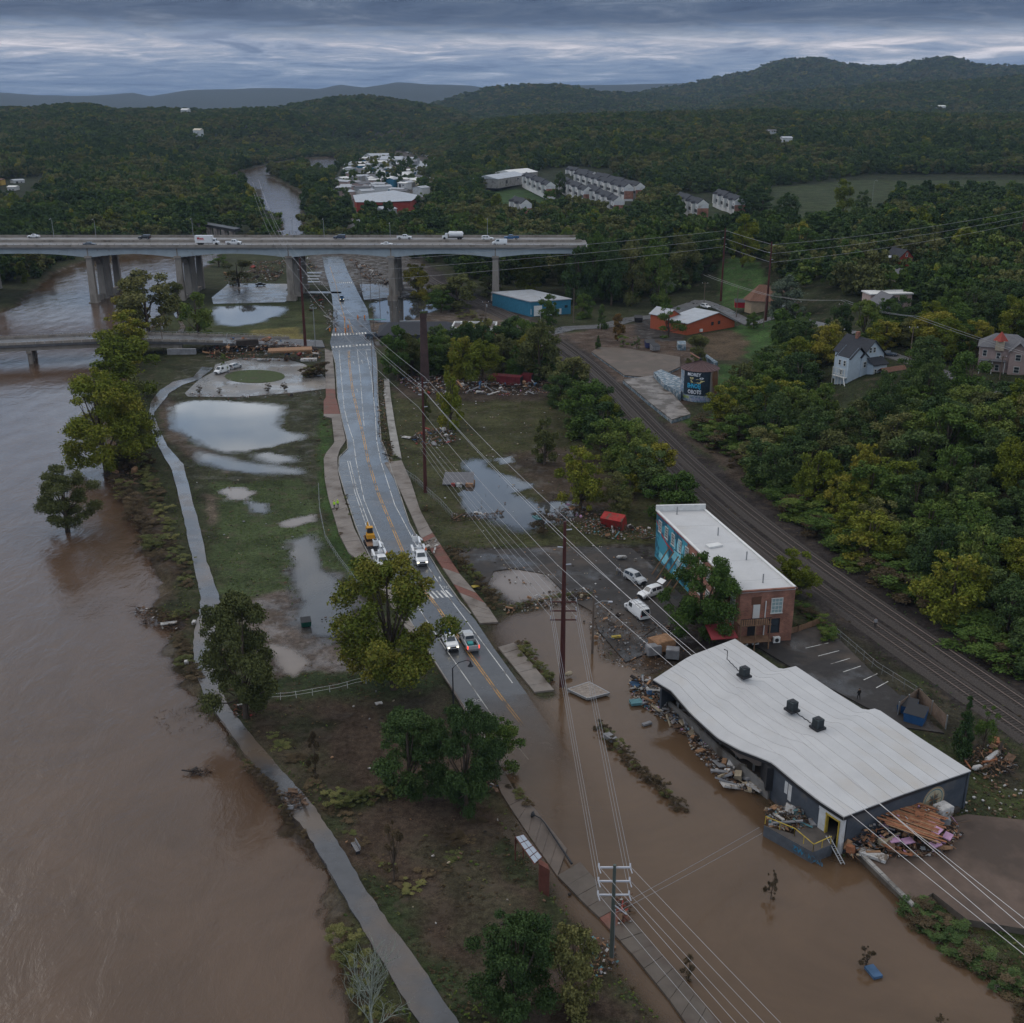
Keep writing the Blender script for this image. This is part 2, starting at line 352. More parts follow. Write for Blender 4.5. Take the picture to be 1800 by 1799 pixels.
# ---------------------------------------------------------------- colours of the ground
def c_(h):  # sRGB hex-like triple to linear
 return tuple(((v / 255 + .055) / 1.055) ** 2.4 if v > 10 else v / 255 / 12.92 for v in h)
ZONES = [ # (outline px, colour, wetness, soft edge m)
 ('forest', [(1270, 760), (1345, 830), (1480, 925), (1620, 1030), (1900, 1240), (2600, 1200), (2600, 300), (1100, 400), (990, 470), (1200, 520), (1320, 600)], (.030, .036, .018), 0, 3),
 ('dirt_lot', [(985, 590), (1060, 575), (1180, 562), (1205, 600), (1245, 635), (1200, 742), (1090, 690)], (.088, .064, .050), .4, 2),
 ('dirt_lane', [(1110, 560), (1185, 555), (1200, 600), (1120, 596)], (.05, .046, .044), .5, 2),
 ('lawn_far', [(820, 340), (880, 338), (965, 345), (965, 370), (840, 372)], (.042, .078, .028), 0, 2),
 ('lawn_far2', [(1350, 345), (1500, 335), (1810, 335), (1810, 362), (1560, 372), (1500, 410), (1200, 412), (1160, 395)], (.044, .058, .027), 0, 2),
 ('lawn_silo', [(1270, 580), (1330, 565), (1370, 580), (1370, 640), (1265, 620)], (.05, .092, .03), 0, 1),
 ('lawn_silo2', [(1262, 640), (1320, 645), (1330, 690), (1262, 690)], (.05, .092, .03), 0, 1),
 ('lawn_silo3', [(1190, 735), (1260, 728), (1330, 760), (1290, 790), (1230, 765)], (.05, .09, .028), 0, 1.5),
 ('lawn_brown', [(1262, 500), (1320, 495), (1345, 520), (1330, 552), (1270, 545)], (.05, .09, .03), 0, 1),
 ('banktop', [(1230, 590), (1280, 580), (1320, 600), (1300, 635), (1240, 630)], (.10, .075, .05), 0, 2),
 ('railbed', [(690, 445), (735, 450), (800, 500), (872, 532), (940, 560), (1010, 600), (1075, 655), (1140, 715), (1215, 780), (1290, 835), (1400, 915), (1540, 1015), (1680, 1110), (1820, 1190), (1820, 1330), (1660, 1225), (1520, 1130), (1420, 1062), (1330, 995), (1240, 915), (1150, 835), (1070, 755), (1010, 660), (960, 615), (880, 580), (820, 550), (740, 510), (680, 470)], (.042, .036, .034), .25, 2),
 ('railside', [(1075, 655), (1140, 715), (1215, 780), (1290, 835), (1400, 915), (1395, 895), (1300, 810), (1235, 755), (1180, 738), (1090, 665)], (.10, .078, .062), .1, 2),
 ('field', [(690, 690), (1010, 690), (1070, 760), (1180, 870), (1150, 960), (800, 960), (770, 940), (735, 860), (700, 800)], (.055, .056, .026), .3, 3),
 ('field_mud', [(890, 800), (960, 780), (1060, 800), (1110, 880), (1010, 910), (930, 870)], (.062, .047, .034), .5, 4),
 ('lot', [(790, 965), (1155, 955), (1165, 1010), (1300, 1130), (1150, 1185), (1100, 1180), (1040, 1110), (1000, 1064), (900, 1070), (840, 1010)], (.036, .030, .027), .75, 1.5),
 ('debris_soil', [(690, 650), (960, 660), (1010, 700), (860, 705), (700, 700)], (.055, .043, .034), .3, 3),
 ('north_mud', [(640, 560), (870, 540), (1000, 590), (960, 640), (720, 590), (650, 620)], (.10, .08, .065), .5, 3),
 ('north_strip', [(540, 440), (740, 440), (760, 520), (650, 530), (560, 500)], (.075, .066, .058), .7, 2),
 ('far_strip', [(600, 260), (720, 250), (770, 300), (740, 350), (760, 415), (560, 415), (610, 370)], (.075, .065, .055), .3, 6),
 ('park_n', [(290, 560), (375, 535), (560, 530), (575, 600), (370, 600), (300, 600)], (.052, .062, .028), .2, 2),
 ('maize', [(440, 580), (520, 575), (545, 600), (430, 602)], (.15, .13, .05), .1, 1),
 ('park_m', [(330, 605), (580, 605), (575, 860), (530, 850), (330, 860), (290, 800), (270, 760), (280, 700)], (.044, .046, .026), .4, 2),
 ('pond_rim', [(280, 700), (300, 700), (330, 780), (420, 810), (400, 830), (330, 800), (285, 760)], (.085, .066, .05), .4, 1.5),
 ('lawn', [(362, 850), (530, 842), (560, 900), (600, 975), (640, 1030), (600, 1060), (500, 1035), (430, 1052), (395, 1040), (380, 960), (378, 900)], (.056, .074, .032), .2, 2),
 ('lawn_sand', [(355, 868), (380, 870), (385, 900), (372, 940)], (.14, .11, .085), .2, 1.5),
 ('verge', [(560, 720), (575, 720), (600, 930), (660, 1010), (640, 1030), (590, 970), (560, 860)], (.045, .075, .025), .1, 1),
 ('lot_s', [(412, 1062), (500, 1035), (560, 1050), (640, 1060), (680, 1140), (620, 1200), (480, 1205), (450, 1150)], (.115, .093, .080), .8, 2),
 ('lot_s_dark', [(510, 1000), (600, 1010), (640, 1060), (600, 1130), (530, 1110)], (.06, .055, .052), .9, 3),
 ('verge_s', [(470, 1200), (600, 1175), (760, 1190), (770, 1220), (600, 1225), (450, 1240)], (.045, .060, .028), .2, 2),
 ('mud_s', [(440, 1225), (770, 1220), (830, 1300), (900, 1400), (880, 1500), (1080, 1700), (1200, 1830), (780, 1830), (640, 1560), (560, 1430), (480, 1320)], (.068, .049, .036), .35, 4),
 ('grass_s1', [(470, 1250), (560, 1240), (600, 1270), (520, 1300)], (.045, .046, .026), .2, 3),
 ('grass_s1b', [(600, 1225), (760, 1222), (800, 1290), (740, 1300), (640, 1270)], (.050, .044, .030), .3, 4),
 ('grass_s2', [(500, 1310), (560, 1330), (600, 1400), (560, 1420)], (.055, .052, .030), .2, 4),
 ('grass_s3', [(580, 1400), (680, 1370), (720, 1400), (620, 1440)], (.036, .042, .020), .2, 2),
 ('grass_s4', [(640, 1540), (700, 1560), (800, 1720), (840, 1820), (780, 1820), (690, 1640)], (.036, .048, .022), .2, 3),
 ('grass_s5', [(740, 1500), (850, 1480), (900, 1600), (880, 1700), (800, 1600)], (.066, .058, .038), .2, 5),
 ('bank', [(215, 830), (268, 780), (300, 830), (330, 900), (352, 1060), (345, 1180), (305, 1180), (300, 1040), (255, 960)], (.040, .044, .022), .2, 1.5),
 ('bank_mud', [(225, 850), (285, 900), (300, 960), (330, 1010), (300, 1020), (270, 960), (245, 900)], (.062, .045, .032), .4, 2),
 ('bank_s', [(590, 1600), (640, 1620), (740, 1799), (700, 1830), (640, 1830), (600, 1700)], (.052, .055, .028), .2, 1.5),
 ('banks_mid', [(420, 1330), (470, 1340), (530, 1430), (570, 1500), (560, 1530), (500, 1450)], (.070, .048, .036), .4, 1.5),
 ('backlot', [(1310, 1130), (1440, 1110), (1500, 1160), (1640, 1260), (1560, 1270), (1400, 1180)], (.040, .038, .038), .5, 1),
 ('backdirt', [(1490, 1160), (1520, 1160), (1640, 1240), (1660, 1280), (1600, 1260)], (.11, .085, .06), .3, 2),
 ('se_bank', [(1600, 1590), (1800, 1630), (2200, 1900), (2100, 2100), (1810, 1790), (1640, 1645)], (.036, .048, .018), .1, 1.5),
 ('se_grass', [(1640, 1330), (1760, 1300), (2000, 1420), (2000, 1600), (1800, 1480), (1700, 1400)], (.048, .056, .024), .2, 3),
 ('slope_dark', [(1440, 1085), (1560, 1160), (1800, 1340), (1800, 1400), (1650, 1290), (1500, 1180), (1430, 1110)], (.045, .042, .030), .1, 2),
]
def gridmesh(name, rows, s0, s1, nc, fz, m, zoned=True):
 ss = np.linspace(s0, s1, nc); Yg, Sg = np.meshgrid(rows, ss, indexing='ij'); Xg = Sg * Yg
 x = Xg.ravel(); y = Yg.ravel(); z = fz(x, y)
 nr = len(rows); me = bpy.data.meshes.new(name)
 co = np.stack([x, y, z], 1).astype(np.float32)
 i = np.arange((nr - 1) * nc).reshape(nr - 1, nc)[:, :-1].ravel()
 q = np.stack([i, i + 1, i + 1 + nc, i + nc], 1)
 return me, co, q, x, y, z
def fill(me, co, q, m, smooth=True):
 me.vertices.add(len(co)); me.vertices.foreach_set('co', co.astype(np.float32).ravel())
 me.loops.add(len(q) * 4); me.loops.foreach_set('vertex_index', q.astype(np.int32).ravel())
 me.polygons.add(len(q)); me.polygons.foreach_set('loop_start', np.arange(len(q), dtype=np.int32) * 4)
 me.polygons.foreach_set('use_smooth', np.full(len(q), smooth)); me.update(calc_edges=True); me.materials.append(m)
def ground_mat():
 m = bpy.data.materials.new('ground'); m.use_nodes = True; nt = m.node_tree; N = nt.nodes; L = nt.links; b = N['Principled BSDF']
 a = N.new('ShaderNodeVertexColor'); a.layer_name = 'zone'
 g = N.new('ShaderNodeNewGeometry')
 def noise(s, d=5, r=.62):
  n = N.new('ShaderNodeTexNoise'); n.inputs['Scale'].default_value = s; n.inputs['Detail'].default_value = d; n.inputs['Roughness'].default_value = r
  L.new(g.outputs['Position'], n.inputs['Vector']); return n.outputs['Fac']
 def mr(f, lo, hi, a_, b_):
  n = N.new('ShaderNodeMapRange'); n.inputs[1].default_value = lo; n.inputs[2].default_value = hi; n.inputs[3].default_value = a_; n.inputs[4].default_value = b_
  L.new(f, n.inputs[0]); return n.outputs[0]
 def mx(bt, f, A, B):
  n = N.new('ShaderNodeMix'); n.data_type = 'RGBA'; n.blend_type = bt
  for s, v in ((n.inputs[0], f), (n.inputs[6], A), (n.inputs[7], B)):
   if isinstance(v, (int, float)): s.default_value = v
   elif isinstance(v, tuple): s.default_value = (*v, 1)
   else: L.new(v, s)
  return n.outputs[2]
 c = mx('MULTIPLY', 1, a.outputs['Color'], mr(noise(.11, 4), .3, .7, .5, 1.28))
 c = mx('MULTIPLY', 1, c, mr(noise(1.3, 6, .7), .3, .7, .50, 1.5))
 c = mx('MULTIPLY', 1, c, mr(noise(6, 4, .75), .3, .7, .5, 1.5))
 c = mx('MIX', mr(noise(.32, 6, .66), .54, .66, 0, .62), c, (.085, .066, .050))
 L.new(c, b.inputs['Base Color'])
 wet = N.new('ShaderNodeMath'); wet.operation = 'MULTIPLY'; L.new(a.outputs['Alpha'], wet.inputs[0]); L.new(mr(noise(.25, 5), .40, .62, 0, 1), wet.inputs[1])
 L.new(mr(wet.outputs[0], 0, .9, .9, .22), b.inputs['Roughness'])
 bp = N.new('ShaderNodeBump'); bp.inputs['Strength'].default_value = .9; bp.inputs['Distance'].default_value = .2
 L.new(noise(3.5, 5, .7), bp.inputs['Height']); L.new(bp.outputs[0], b.inputs['Normal'])
 b.inputs['IOR'].default_value = 1.33; L.new(mr(wet.outputs[0], .25, .8, .08, .9), b.inputs['Specular IOR Level'])
 return m
GM = ground_mat()
def paint(me, x, y, z):
 col = np.zeros((len(x), 4), np.float32); col[:, :3] = (.044, .050, .026); col[:, 3] = .1
 col[y > 700, :3] = (.026, .034, .018)
 jit = (fbm(x, y, 5., 3) - .5) * 5
 for nm, poly, c, wet, soft in ZONES:
  d = sdist(x, y, pw(poly)) + jit * soft * .5
  a = sstep(-soft * .6, soft * .6, d)[:, None]
  col = col * (1 - a) + np.array([*c, wet], np.float32) * a
 # silt on the banks of the river and the flood
 for poly in (RIVER, FLOOD):
  d = -sdist(x, y, poly) + jit; a = (1 - sstep(-1, 3.0, d))[:, None] * .8
  col = col * (1 - a) + np.array([.075, .054, .038, .6], np.float32) * a
 at = me.color_attributes.new('zone', 'FLOAT_COLOR', 'POINT'); at.data.foreach_set('color', col.astype(np.float32).ravel())
rows = [52.0]
while rows[-1] < 1000: rows.append(rows[-1] * 1.0052)
rows = np.array(rows); Y1 = rows[-1]
me, co, q, gx, gy, gz = gridmesh('ground', rows, -.80, .80, 400, HW, GM)
fill(me, co, q, GM); paint(me, gx, gy, gz)
ground = bpy.data.objects.new('ground', me); C.objects.link(ground); tag(ground, kind='structure', label='muddy valley ground with grass, silt and wet paving')
r2 = [Y1]
while r2[-1] < 15000: r2.append(r2[-1] * 1.011)
me2, co2, q2, x2, y2, z2 = gridmesh('hills', np.array(r2), -.95, .95, 420, HW, GM)
fill(me2, co2, q2, GM); paint(me2, x2, y2, z2)
hills = bpy.data.objects.new('hills', me2); C.objects.link(hills); tag(hills, kind='structure', label='wooded hills rolling to blue mountains')
# ---------------------------------------------------------------- water
def water_mat(name, col, rough, bumps, dens, foam=0, ior=1.40):
 m = bpy.data.materials.new(name); m.use_nodes = True; nt = m.node_tree; N = nt.nodes; L = nt.links; b = N['Principled BSDF']
 b.inputs['Roughness'].default_value = rough; b.inputs['IOR'].default_value = ior
 g = N.new('ShaderNodeNewGeometry')
 n0 = N.new('ShaderNodeTexNoise'); n0.inputs['Scale'].default_value = .035; n0.inputs['Detail'].default_value = 5; L.new(g.outputs['Position'], n0.inputs['Vector'])
 cr = N.new('ShaderNodeMix'); cr.data_type = 'RGBA'; cr.inputs[6].default_value = (*[v * .55 for v in col], 1); cr.inputs[7].default_value = (*[v * 1.4 for v in col], 1); n0.inputs['Distortion'].default_value = 1.6; n0.inputs['Roughness'].default_value = .7
 L.new(n0.outputs['Fac'], cr.inputs[0]); L.new(cr.outputs[2], b.inputs['Base Color'])
 prev = None
 for sc_, st, dist, strch, dtl in bumps:
  mp = N.new('ShaderNodeMapping'); mp.inputs['Scale'].default_value = strch; L.new(g.outputs['Position'], mp.inputs[0])
  n = N.new('ShaderNodeTexNoise'); n.inputs['Scale'].default_value = sc_; n.inputs['Detail'].default_value = dtl; n.inputs['Roughness'].default_value = .6; n.inputs['Distortion'].default_value = .6
  L.new(mp.outputs[0], n.inputs['Vector'])
  bp = N.new('ShaderNodeBump'); bp.inputs['Strength'].default_value = st; bp.inputs['Distance'].default_value = dist
  L.new(n.outputs['Fac'], bp.inputs['Height'])
  if prev: L.new(prev, bp.inputs['Normal'])
  prev = bp.outputs[0]
 if prev: L.new(prev, b.inputs['Normal'])
 a = N.new('ShaderNodeAttribute'); a.attribute_name = 'murk'
 tr = N.new('ShaderNodeBsdfTransparent'); ms = N.new('ShaderNodeMixShader'); out = N['Material Output']
 L.new(a.outputs['Fac'], ms.inputs[0]); L.new(tr.outputs[0], ms.inputs[1]); L.new(b.outputs[0], ms.inputs[2]); L.new(ms.outputs[0], out.inputs[0])
 return m
M_RIVER = water_mat('river_water', (.092, .058, .038), .09, [(.22, .42, .55, (1, .5, 1), 7), (1.3, .34, .12, (1, .6, 1), 5), (.045, .22, 1.6, (1, .4, 1), 4)], 3)
M_FLOOD = water_mat('flood_water', (.096, .060, .035), .10, [(1.4, .4, .06, (1, .5, 1), 5), (.12, .2, .25, (1, 1, 1), 3)], 3, 0, 1.36)
M_POND = water_mat('pond_water', (.06, .06, .06), .03, [(2.0, .06, .02, (1, 1, 1), 3)], 3, 0, 1.55)
M_SAND = water_mat('silty_water', (.20, .165, .14), .06, [(2.0, .08, .02, (1, 1, 1), 3)], 3)
def water_sheet(name, co, q, x, y, z, mask, level, m, dens, label, under=None, fade=None):
 qm = mask[q].any(1)
 idx = np.unique(q[qm]); remap = -np.ones(len(x), int); remap[idx] = np.arange(len(idx))
 c = co[idx].copy(); c[:, 2] = level; me = bpy.data.meshes.new(name); fill(me, c, remap[q[qm]], m)
 g = z[idx] if under is None else np.maximum(z[idx], under[idx])
 dep = np.clip(level - g, 0, 5); al = 1 - np.exp(-dep * dens)
 if fade is not None: al = al * fade[idx]
 at = me.attributes.new('murk', 'FLOAT', 'POINT'); at.data.foreach_set('value', al.astype(np.float32))
 o = bpy.data.objects.new(name, me); C.objects.link(o); tag(o, kind='structure', label=label); return o
def near(poly, pad): return sdist(gx, gy, poly) > -pad
water_sheet('river', co, q, gx, gy, gz, (sdist(gx, gy, RIVER) > -5) & (gz < -.6), -1.0, M_RIVER, 5, 'wide brown river in flood along the west bank')
m2 = (sdist(x2, y2, RIVER) > -6)
water_sheet('river', co2, q2, x2, y2, z2, m2, -1.0, M_RIVER, 5, 'far bend of the brown river beyond the bridges')
# ---------------------------------------------------------------- road, pavements, markings
def roadz(p): return float(road_dip(p.y)) if p.y < 165 else .08
M_ASPH = None
def asphalt_mat(name, col, rlo, rhi, puddle=(.46, .60), silt=(.10, .078, .062), siltlo=.56, coat=.0):
 m = mat(name, col, .5, vary=.22, vscale=.6, bump=.15, bscale=14, stains=(silt, .07, siltlo, siltlo + .16), ior=1.45, spec=.5, coat=coat); m.node_tree.nodes['Principled BSDF'].inputs['Coat Roughness'].default_value = .14; m.node_tree.nodes['Principled BSDF'].inputs['Coat Tint'].default_value = (.9, .95, 1, 1)
 nt = m.node_tree; N = nt.nodes; L = nt.links; b = N['Principled BSDF']
 g = N.new('ShaderNodeTexCoord'); n = N.new('ShaderNodeTexNoise'); n.inputs['Scale'].default_value = .13; n.inputs['Detail'].default_value = 6; n.inputs['Roughness'].default_value = .65
 L.new(g.outputs['Object'], n.inputs['Vector']); mr = N.new('ShaderNodeMapRange'); mr.inputs[1].default_value = puddle[0]; mr.inputs[2].default_value = puddle[1]
 mr.inputs[3].default_value = rhi; mr.inputs[4].default_value = rlo; L.new(n.outputs['Fac'], mr.inputs[0]); L.new(mr.outputs[0], b.inputs['Roughness'])
 return m
M_ROAD = asphalt_mat('wet_asphalt', (.058, .060, .064), .14, .36, (.38, .62), siltlo=.575, coat=.2)
M_LOT = asphalt_mat('lot_asphalt', (.034, .031, .030), .22, .75, (.50, .62), silt=(.085, .066, .052), siltlo=.50); M_LOT.node_tree.nodes['Principled BSDF'].inputs['Specular IOR Level'].default_value = .3
M_PATH = asphalt_mat('path_asphalt', (.060, .062, .068), .08, .34, coat=.3, silt=(.11, .082, .06), siltlo=.42)
M_CONC = mat('pavement_concrete', (.20, .175, .155), .6, vary=.22, vscale=.5, stains=((.095, .075, .06), .25, .46, .66), bump=.1)
M_CONCG = mat('grey_concrete', (.26, .25, .235), .75, vary=.18, vscale=.4, stains=((.10, .09, .08), .3, .52, .7), bump=.1)
M_BRKP = mat('brick_paving', (.16, .072, .056), .7, vary=.25, vscale=3, stains=((.12, .08, .06), .3, .5, .7))
M_YEL = mat('yellow_paint', (.46, .25, .07), .6, vary=.3, vscale=3, stains=((.10, .085, .07), .35, .5, .62)); M_WHT = mat('white_paint', (.55, .55, .53), .6, vary=.25, vscale=3, stains=((.12, .10, .085), .3, .5, .62))
PAVE = []
def ribbon(name, Lp, Rp, m, zf, th=.5, sub=3, parent=None):
 jt = .11 if name == 'path' else 0; sub = 6 if jt else sub
 mb = MB(); L = []; Rr = []; PAVE.append(pw(Lp + Rp[::-1]))
 for i in range(len(Lp) - 1):
  for k in range(sub):
   t = k / sub
   L.append(W(*(Lp[i][j] * (1 - t) + Lp[i + 1][j] * t for j in (0, 1)))); Rr.append(W(*(Rp[i][j] * (1 - t) + Rp[i + 1][j] * t for j in (0, 1))))
 L.append(W(*Lp[-1])); Rr.append(W(*Rp[-1])); n = len(L); vs = []
 for a, b in zip(L, Rr):
  a.x += rnd.uniform(-jt, jt); b.x += rnd.uniform(-jt, jt); za, zb = zf(a), zf(b)
  vs += [(a.x, a.y, za), (b.x, b.y, zb), (b.x, b.y, zb - th), (a.x, a.y, za - th)]
 fs = []
 for i in range(n - 1):
  o = i * 4; p = o + 4
  fs += [(o, p, p + 1, o + 1), (o + 1, p + 1, p + 2, o + 2), (p, o, o + 3, p + 3)]
 mb.add(vs, fs, m); return mb.build(name, m, parent)
road = tag(ribbon('road', ROAD_L, ROAD_R, M_ROAD, roadz), kind='structure', label='wet two lane riverside road running under the highway bridge')
def line_strip(pts, w, m, mb, off=.012, dash=None, zf=roadz, wpx=False):
 P_ = []
 for i in range(len(pts) - 1):
  for k in range(5):
   t = k / 5; p = W(pts[i][0] * (1 - t) + pts[i + 1][0] * t, pts[i][1] * (1 - t) + pts[i + 1][1] * t); p.z = zf(p) + off; P_.append(p)
 p = W(*pts[-1]); p.z = zf(p) + off; P_.append(p); acc = 0
 for i in range(len(P_) - 1):
  a, b = P_[i], P_[i + 1]; d = b - a; l = d.length
  if dash and (acc % (dash[0] + dash[1])) > dash[0]: acc += l; continue
  acc += l
  n = Vector((-d.y, d.x, 0)).normalized() * w / 2
  mb.quad(a - n, b - n, b + n, a + n, m) if False else mb.quad(a + n, a - n, b - n, b + n, m)
def marking(name, label, m, *strips):
 mb = MB()
 for s in strips: line_strip(s[0], s[1], m, mb, dash=s[2] if len(s) > 2 else None)
 o = mb.build(name, m, road); o['label'] = label; return o
CL = [(613, 618), (614, 640), (620, 690), (632, 740), (640, 775), (647, 811), (664, 867), (687, 922), (711, 978), (730, 1015), (752, 1047), (769, 1069), (786, 1094), (817, 1139), (878, 1222), (920, 1275)]
def shift(pts, dx): return [(a + dx * (b / 900), b) for a, b in pts]
marking('centre_line', 'double yellow centre line', M_YEL, (shift(CL, -1.6), .16), (shift(CL, 1.8), .16), ([(580, 470), (590, 500), (597, 530), (606, 560)], .2), ([(613, 562), (620, 585), (621, 586)], .2), ([(598, 555), (606, 560), (606, 586)], .2))
LWL = [(596, 617), (600, 667), (605, 719), (612, 748), (621, 775), (626, 812), (640, 880), (672, 958), (700, 1010), (744, 1083), (785, 1144), (868, 1261), (929, 1333)]
RWL = [(643, 617), (653, 664), (660, 733), (662, 775), (669, 811), (694, 889), (728, 953), (750, 994), (780, 1040), (804, 1072), (850, 1133), (901, 1201)]
marking('edge_line', 'white edge lines', M_WHT, (LWL, .14), (RWL, .14), ([(628, 617), (633, 660), (636, 700), (640, 750)], .14))
marking('bay_line', 'white double bay lines', M_WHT, ([(611, 812), (624, 867), (651, 947)], .14), ([(615, 812), (628, 867), (655, 940)], .14), *[([(611 + 40 * t, 812 + 135 * t), (616 + 40 * t, 812 + 135 * t)], .12) for t in [i / 14 for i in range(15)]], *[([(599 + 31 * t, 815 + 122 * t), (608 + 32 * t, 815 + 122 * t)], .1) for t in [i / 11 for i in range(12)]])
def bars(name, label, a0, a1, b0, b1, n, frac=.5):
 mb = MB()
 for i in range(n):
  t0 = i / n; t1 = (i + frac) / n
  q = [(a0[0] + (a1[0] - a0[0]) * t0, a0[1] + (a1[1] - a0[1]) * t0), (b0[0] + (b1[0] - b0[0]) * t0, b0[1] + (b1[1] - b0[1]) * t0), (b0[0] + (b1[0] - b0[0]) * t1, b0[1] + (b1[1] - b0[1]) * t1), (a0[0] + (a1[0] - a0[0]) * t1, a0[1] + (a1[1] - a0[1]) * t1)]
  P4 = [W(*p) for p in q]; mb.quad(*[(p.x, p.y, roadz(p) + .014) for p in P4], M_WHT)
 o = mb.build(name, M_WHT, road); o['label'] = label
bars('crosswalk', 'zebra crossing near the yellow tree', (749, 1041), (790, 1039), (761, 1054), (801, 1050), 5, .42)
bars('crosswalk', 'far crossing at the junction', (583, 588), (646, 585), (583, 592), (647, 588), 12)
bars('crosswalk', 'near crossing at the junction', (584, 610), (655, 605), (584, 613), (656, 608), 12)
bars('crosswalk', 'distant crossing by the bridge pier', (592, 497), (620, 497), (593, 499), (621, 499), 8)
mb = MB(); line_strip([(611, 617), (652, 616)], .35, M_WHT, mb, .014); line_strip([(606, 586), (621, 585)], .3, M_YEL, mb, .014)
def arrow(cx, cy, s):
 pts = [(0, 4), (-1.4, 1.5), (-.35, 1.5), (-.35, -3), (.35, -3), (.35, 1.5), (1.4, 1.5)]
 vs = []
 for a, b in pts:
  p = W(cx + a * s * .8 - b * s * .35, cy - b * s * .9); vs.append((p.x, p.y, roadz(p) + .014))
 mb.add(vs, [(0, 1, 6), (2, 3, 4, 5)], M_WHT)
arrow(774, 1020, 1.6); arrow(637, 638, 1.2); arrow(622, 640, 1.0); arrow(628, 688, 1.1)
for cx, cy in ((783, 1034), (838, 1231)):   # bicycle symbols
 for dx in (-4, 4):
  for k in range(8):
   a = k * pi / 4; a2 = a + pi / 4
   mb.quad(*[(W(cx + dx + cos(t) * r, cy + sin(t) * r * .7).x, W(cx + dx + cos(t) * r, cy + sin(t) * r * .7).y, .1 if cy < 1150 else roadz(W(cx, cy)) + .016) for t, r in ((a, 2.6), (a, 3.3), (a2, 3.3), (a2, 2.6))], M_WHT)
mb.build('road_symbol', M_WHT, road)
# kerbs
def kerb(pts, side, name='kerb'):
 mb = MB(); P_ = []
 for i in range(len(pts) - 1):
  for k in range(3):
   t = k / 3; P_.append(W(pts[i][0] * (1 - t) + pts[i + 1][0] * t, pts[i][1] * (1 - t) + pts[i + 1][1] * t))
 for a, b in zip(P_, P_[1:]):
  d = (b - a).normalized(); n = Vector((-d.y, d.x, 0)) * side
  za, zb = roadz(a), roadz(b)
  v = [Vector((a.x, a.y, za - .3)) + n * .02, Vector((b.x, b.y, zb - .3)) + n * .02, Vector((b.x, b.y, zb - .3)) + n * .2, Vector((a.x, a.y, za - .3)) + n * .2]
  u = [p + Vector((0, 0, .43)) for p in v]; mb.add(v + u, [(4, 5, 6, 7), (0, 1, 5, 4), (2, 3, 7, 6)] if side < 0 else [(7, 6, 5, 4), (4, 5, 1, 0), (6, 7, 3, 2)], M_CONCG)
 return mb.build(name, M_CONCG, road)
kerb(ROAD_L[7:33], -1); kerb(ROAD_R[7:23], 1)
# pavements made of slabs
def slabs(name, label, Lp, Rp, z0=.17, step=2.0, m=M_CONC, red=(), jit=.02, th=.45, cross=1):
 root = thing(name, label, None); root['kind'] = 'structure'; PAVE.append(pw(Lp + Rp[::-1]))
 L = [W(*p) for p in Lp]; Rr = [W(*p) for p in Rp]; cum = [0]
 for a, b, c, d in zip(L, L[1:], Rr, Rr[1:]): cum.append(cum[-1] + ((b - a).length + (d - c).length) / 2)
 n = max(1, int(cum[-1] / step))
 def at(s):
  s = min(s, cum[-1] - 1e-6)
  i = max(j for j in range(len(cum) - 1) if cum[j] <= s); t = (s - cum[i]) / (cum[i + 1] - cum[i]); return L[i].lerp(L[i + 1], t), Rr[i].lerp(Rr[i + 1], t)
 for i in range(n):
  a, b = at(cum[-1] * i / n); c, d = at(cum[-1] * (i + 1) / n - .05)
  mm = M_BRKP if any(r0 <= (i + .5) / n <= r1 for r0, r1 in red) else m
  za = max(roadz(a), .0) + z0 - .06 + rnd.uniform(-jit, jit);
  for k in range(cross):
   t0, t1 = k / cross, (k + 1) / cross - (.02 if k < cross - 1 else 0)
   q = [a.lerp(b, t0), a.lerp(b, t1), c.lerp(d, t1), c.lerp(d, t0)]
   MB().prism([(p.x, p.y) for p in q], za - th, za, mm).build('slab', mm, root)
 return root
slabs('pavement', 'concrete slab pavement along the left kerb of the road', [(571, 614), (572, 660), (573, 700), (569, 706), (569, 734), (583, 736), (588, 780), (574, 797), (569, 808), (571, 845), (578, 880), (586, 905), (596, 940), (612, 972)],
      [(584, 620), (588, 660), (590, 700), (592, 706), (599, 734), (600, 740), (608, 776), (597, 792), (593, 806), (594, 832), (602, 867), (612, 897), (623, 932), (645, 975)], red=((.30, .45),))
slabs('pavement', 'slab pavement and crossing apron hidden by the big yellow tree', [(612, 972), (632, 990), (655, 1012), (690, 1070), (720, 1115)], [(645, 975), (668, 1005), (690, 1040), (712, 1078), (742, 1128)])
slabs('pavement', 'muddy pavement beside the black street lamp', [(742, 1128), (757, 1155), (795, 1215), (840, 1290), (883, 1400), (928, 1467), (980, 1542)], [(752, 1145), (775, 1180), (806, 1226), (850, 1300), (911, 1400), (939, 1422), (997, 1494)], z0=.14, m=mat('silty_concrete', (.13, .103, .085), .5, vary=.2, vscale=.4, bump=.1))
slabs('pavement', 'pavement with red brick band along the flooded road', [(980, 1542), (1028, 1592), (1055, 1617), (1078, 1644), (1105, 1672), (1175, 1758), (1240, 1850)], [(1020, 1518), (1065, 1572), (1090, 1598), (1118, 1630), (1142, 1658), (1200, 1725), (1262, 1800)], z0=.25, red=((.27, .36),), m=mat('dim_concrete', (.105, .088, .074), .6, vary=.2, vscale=.4, stains=((.08, .06, .05), .3, .5, .7)))
slabs('pavement', 'pavement with red brick squares along the right kerb', [(676, 815), (697, 850), (722, 905), (739, 945), (761, 975), (778, 1000), (812, 1050), (844, 1098)], [(706, 811), (722, 847), (739, 900), (758, 935), (780, 968), (808, 1011), (858, 1069), (876, 1096)], red=((.55, .57), (.62, .74), (.85, .88)))
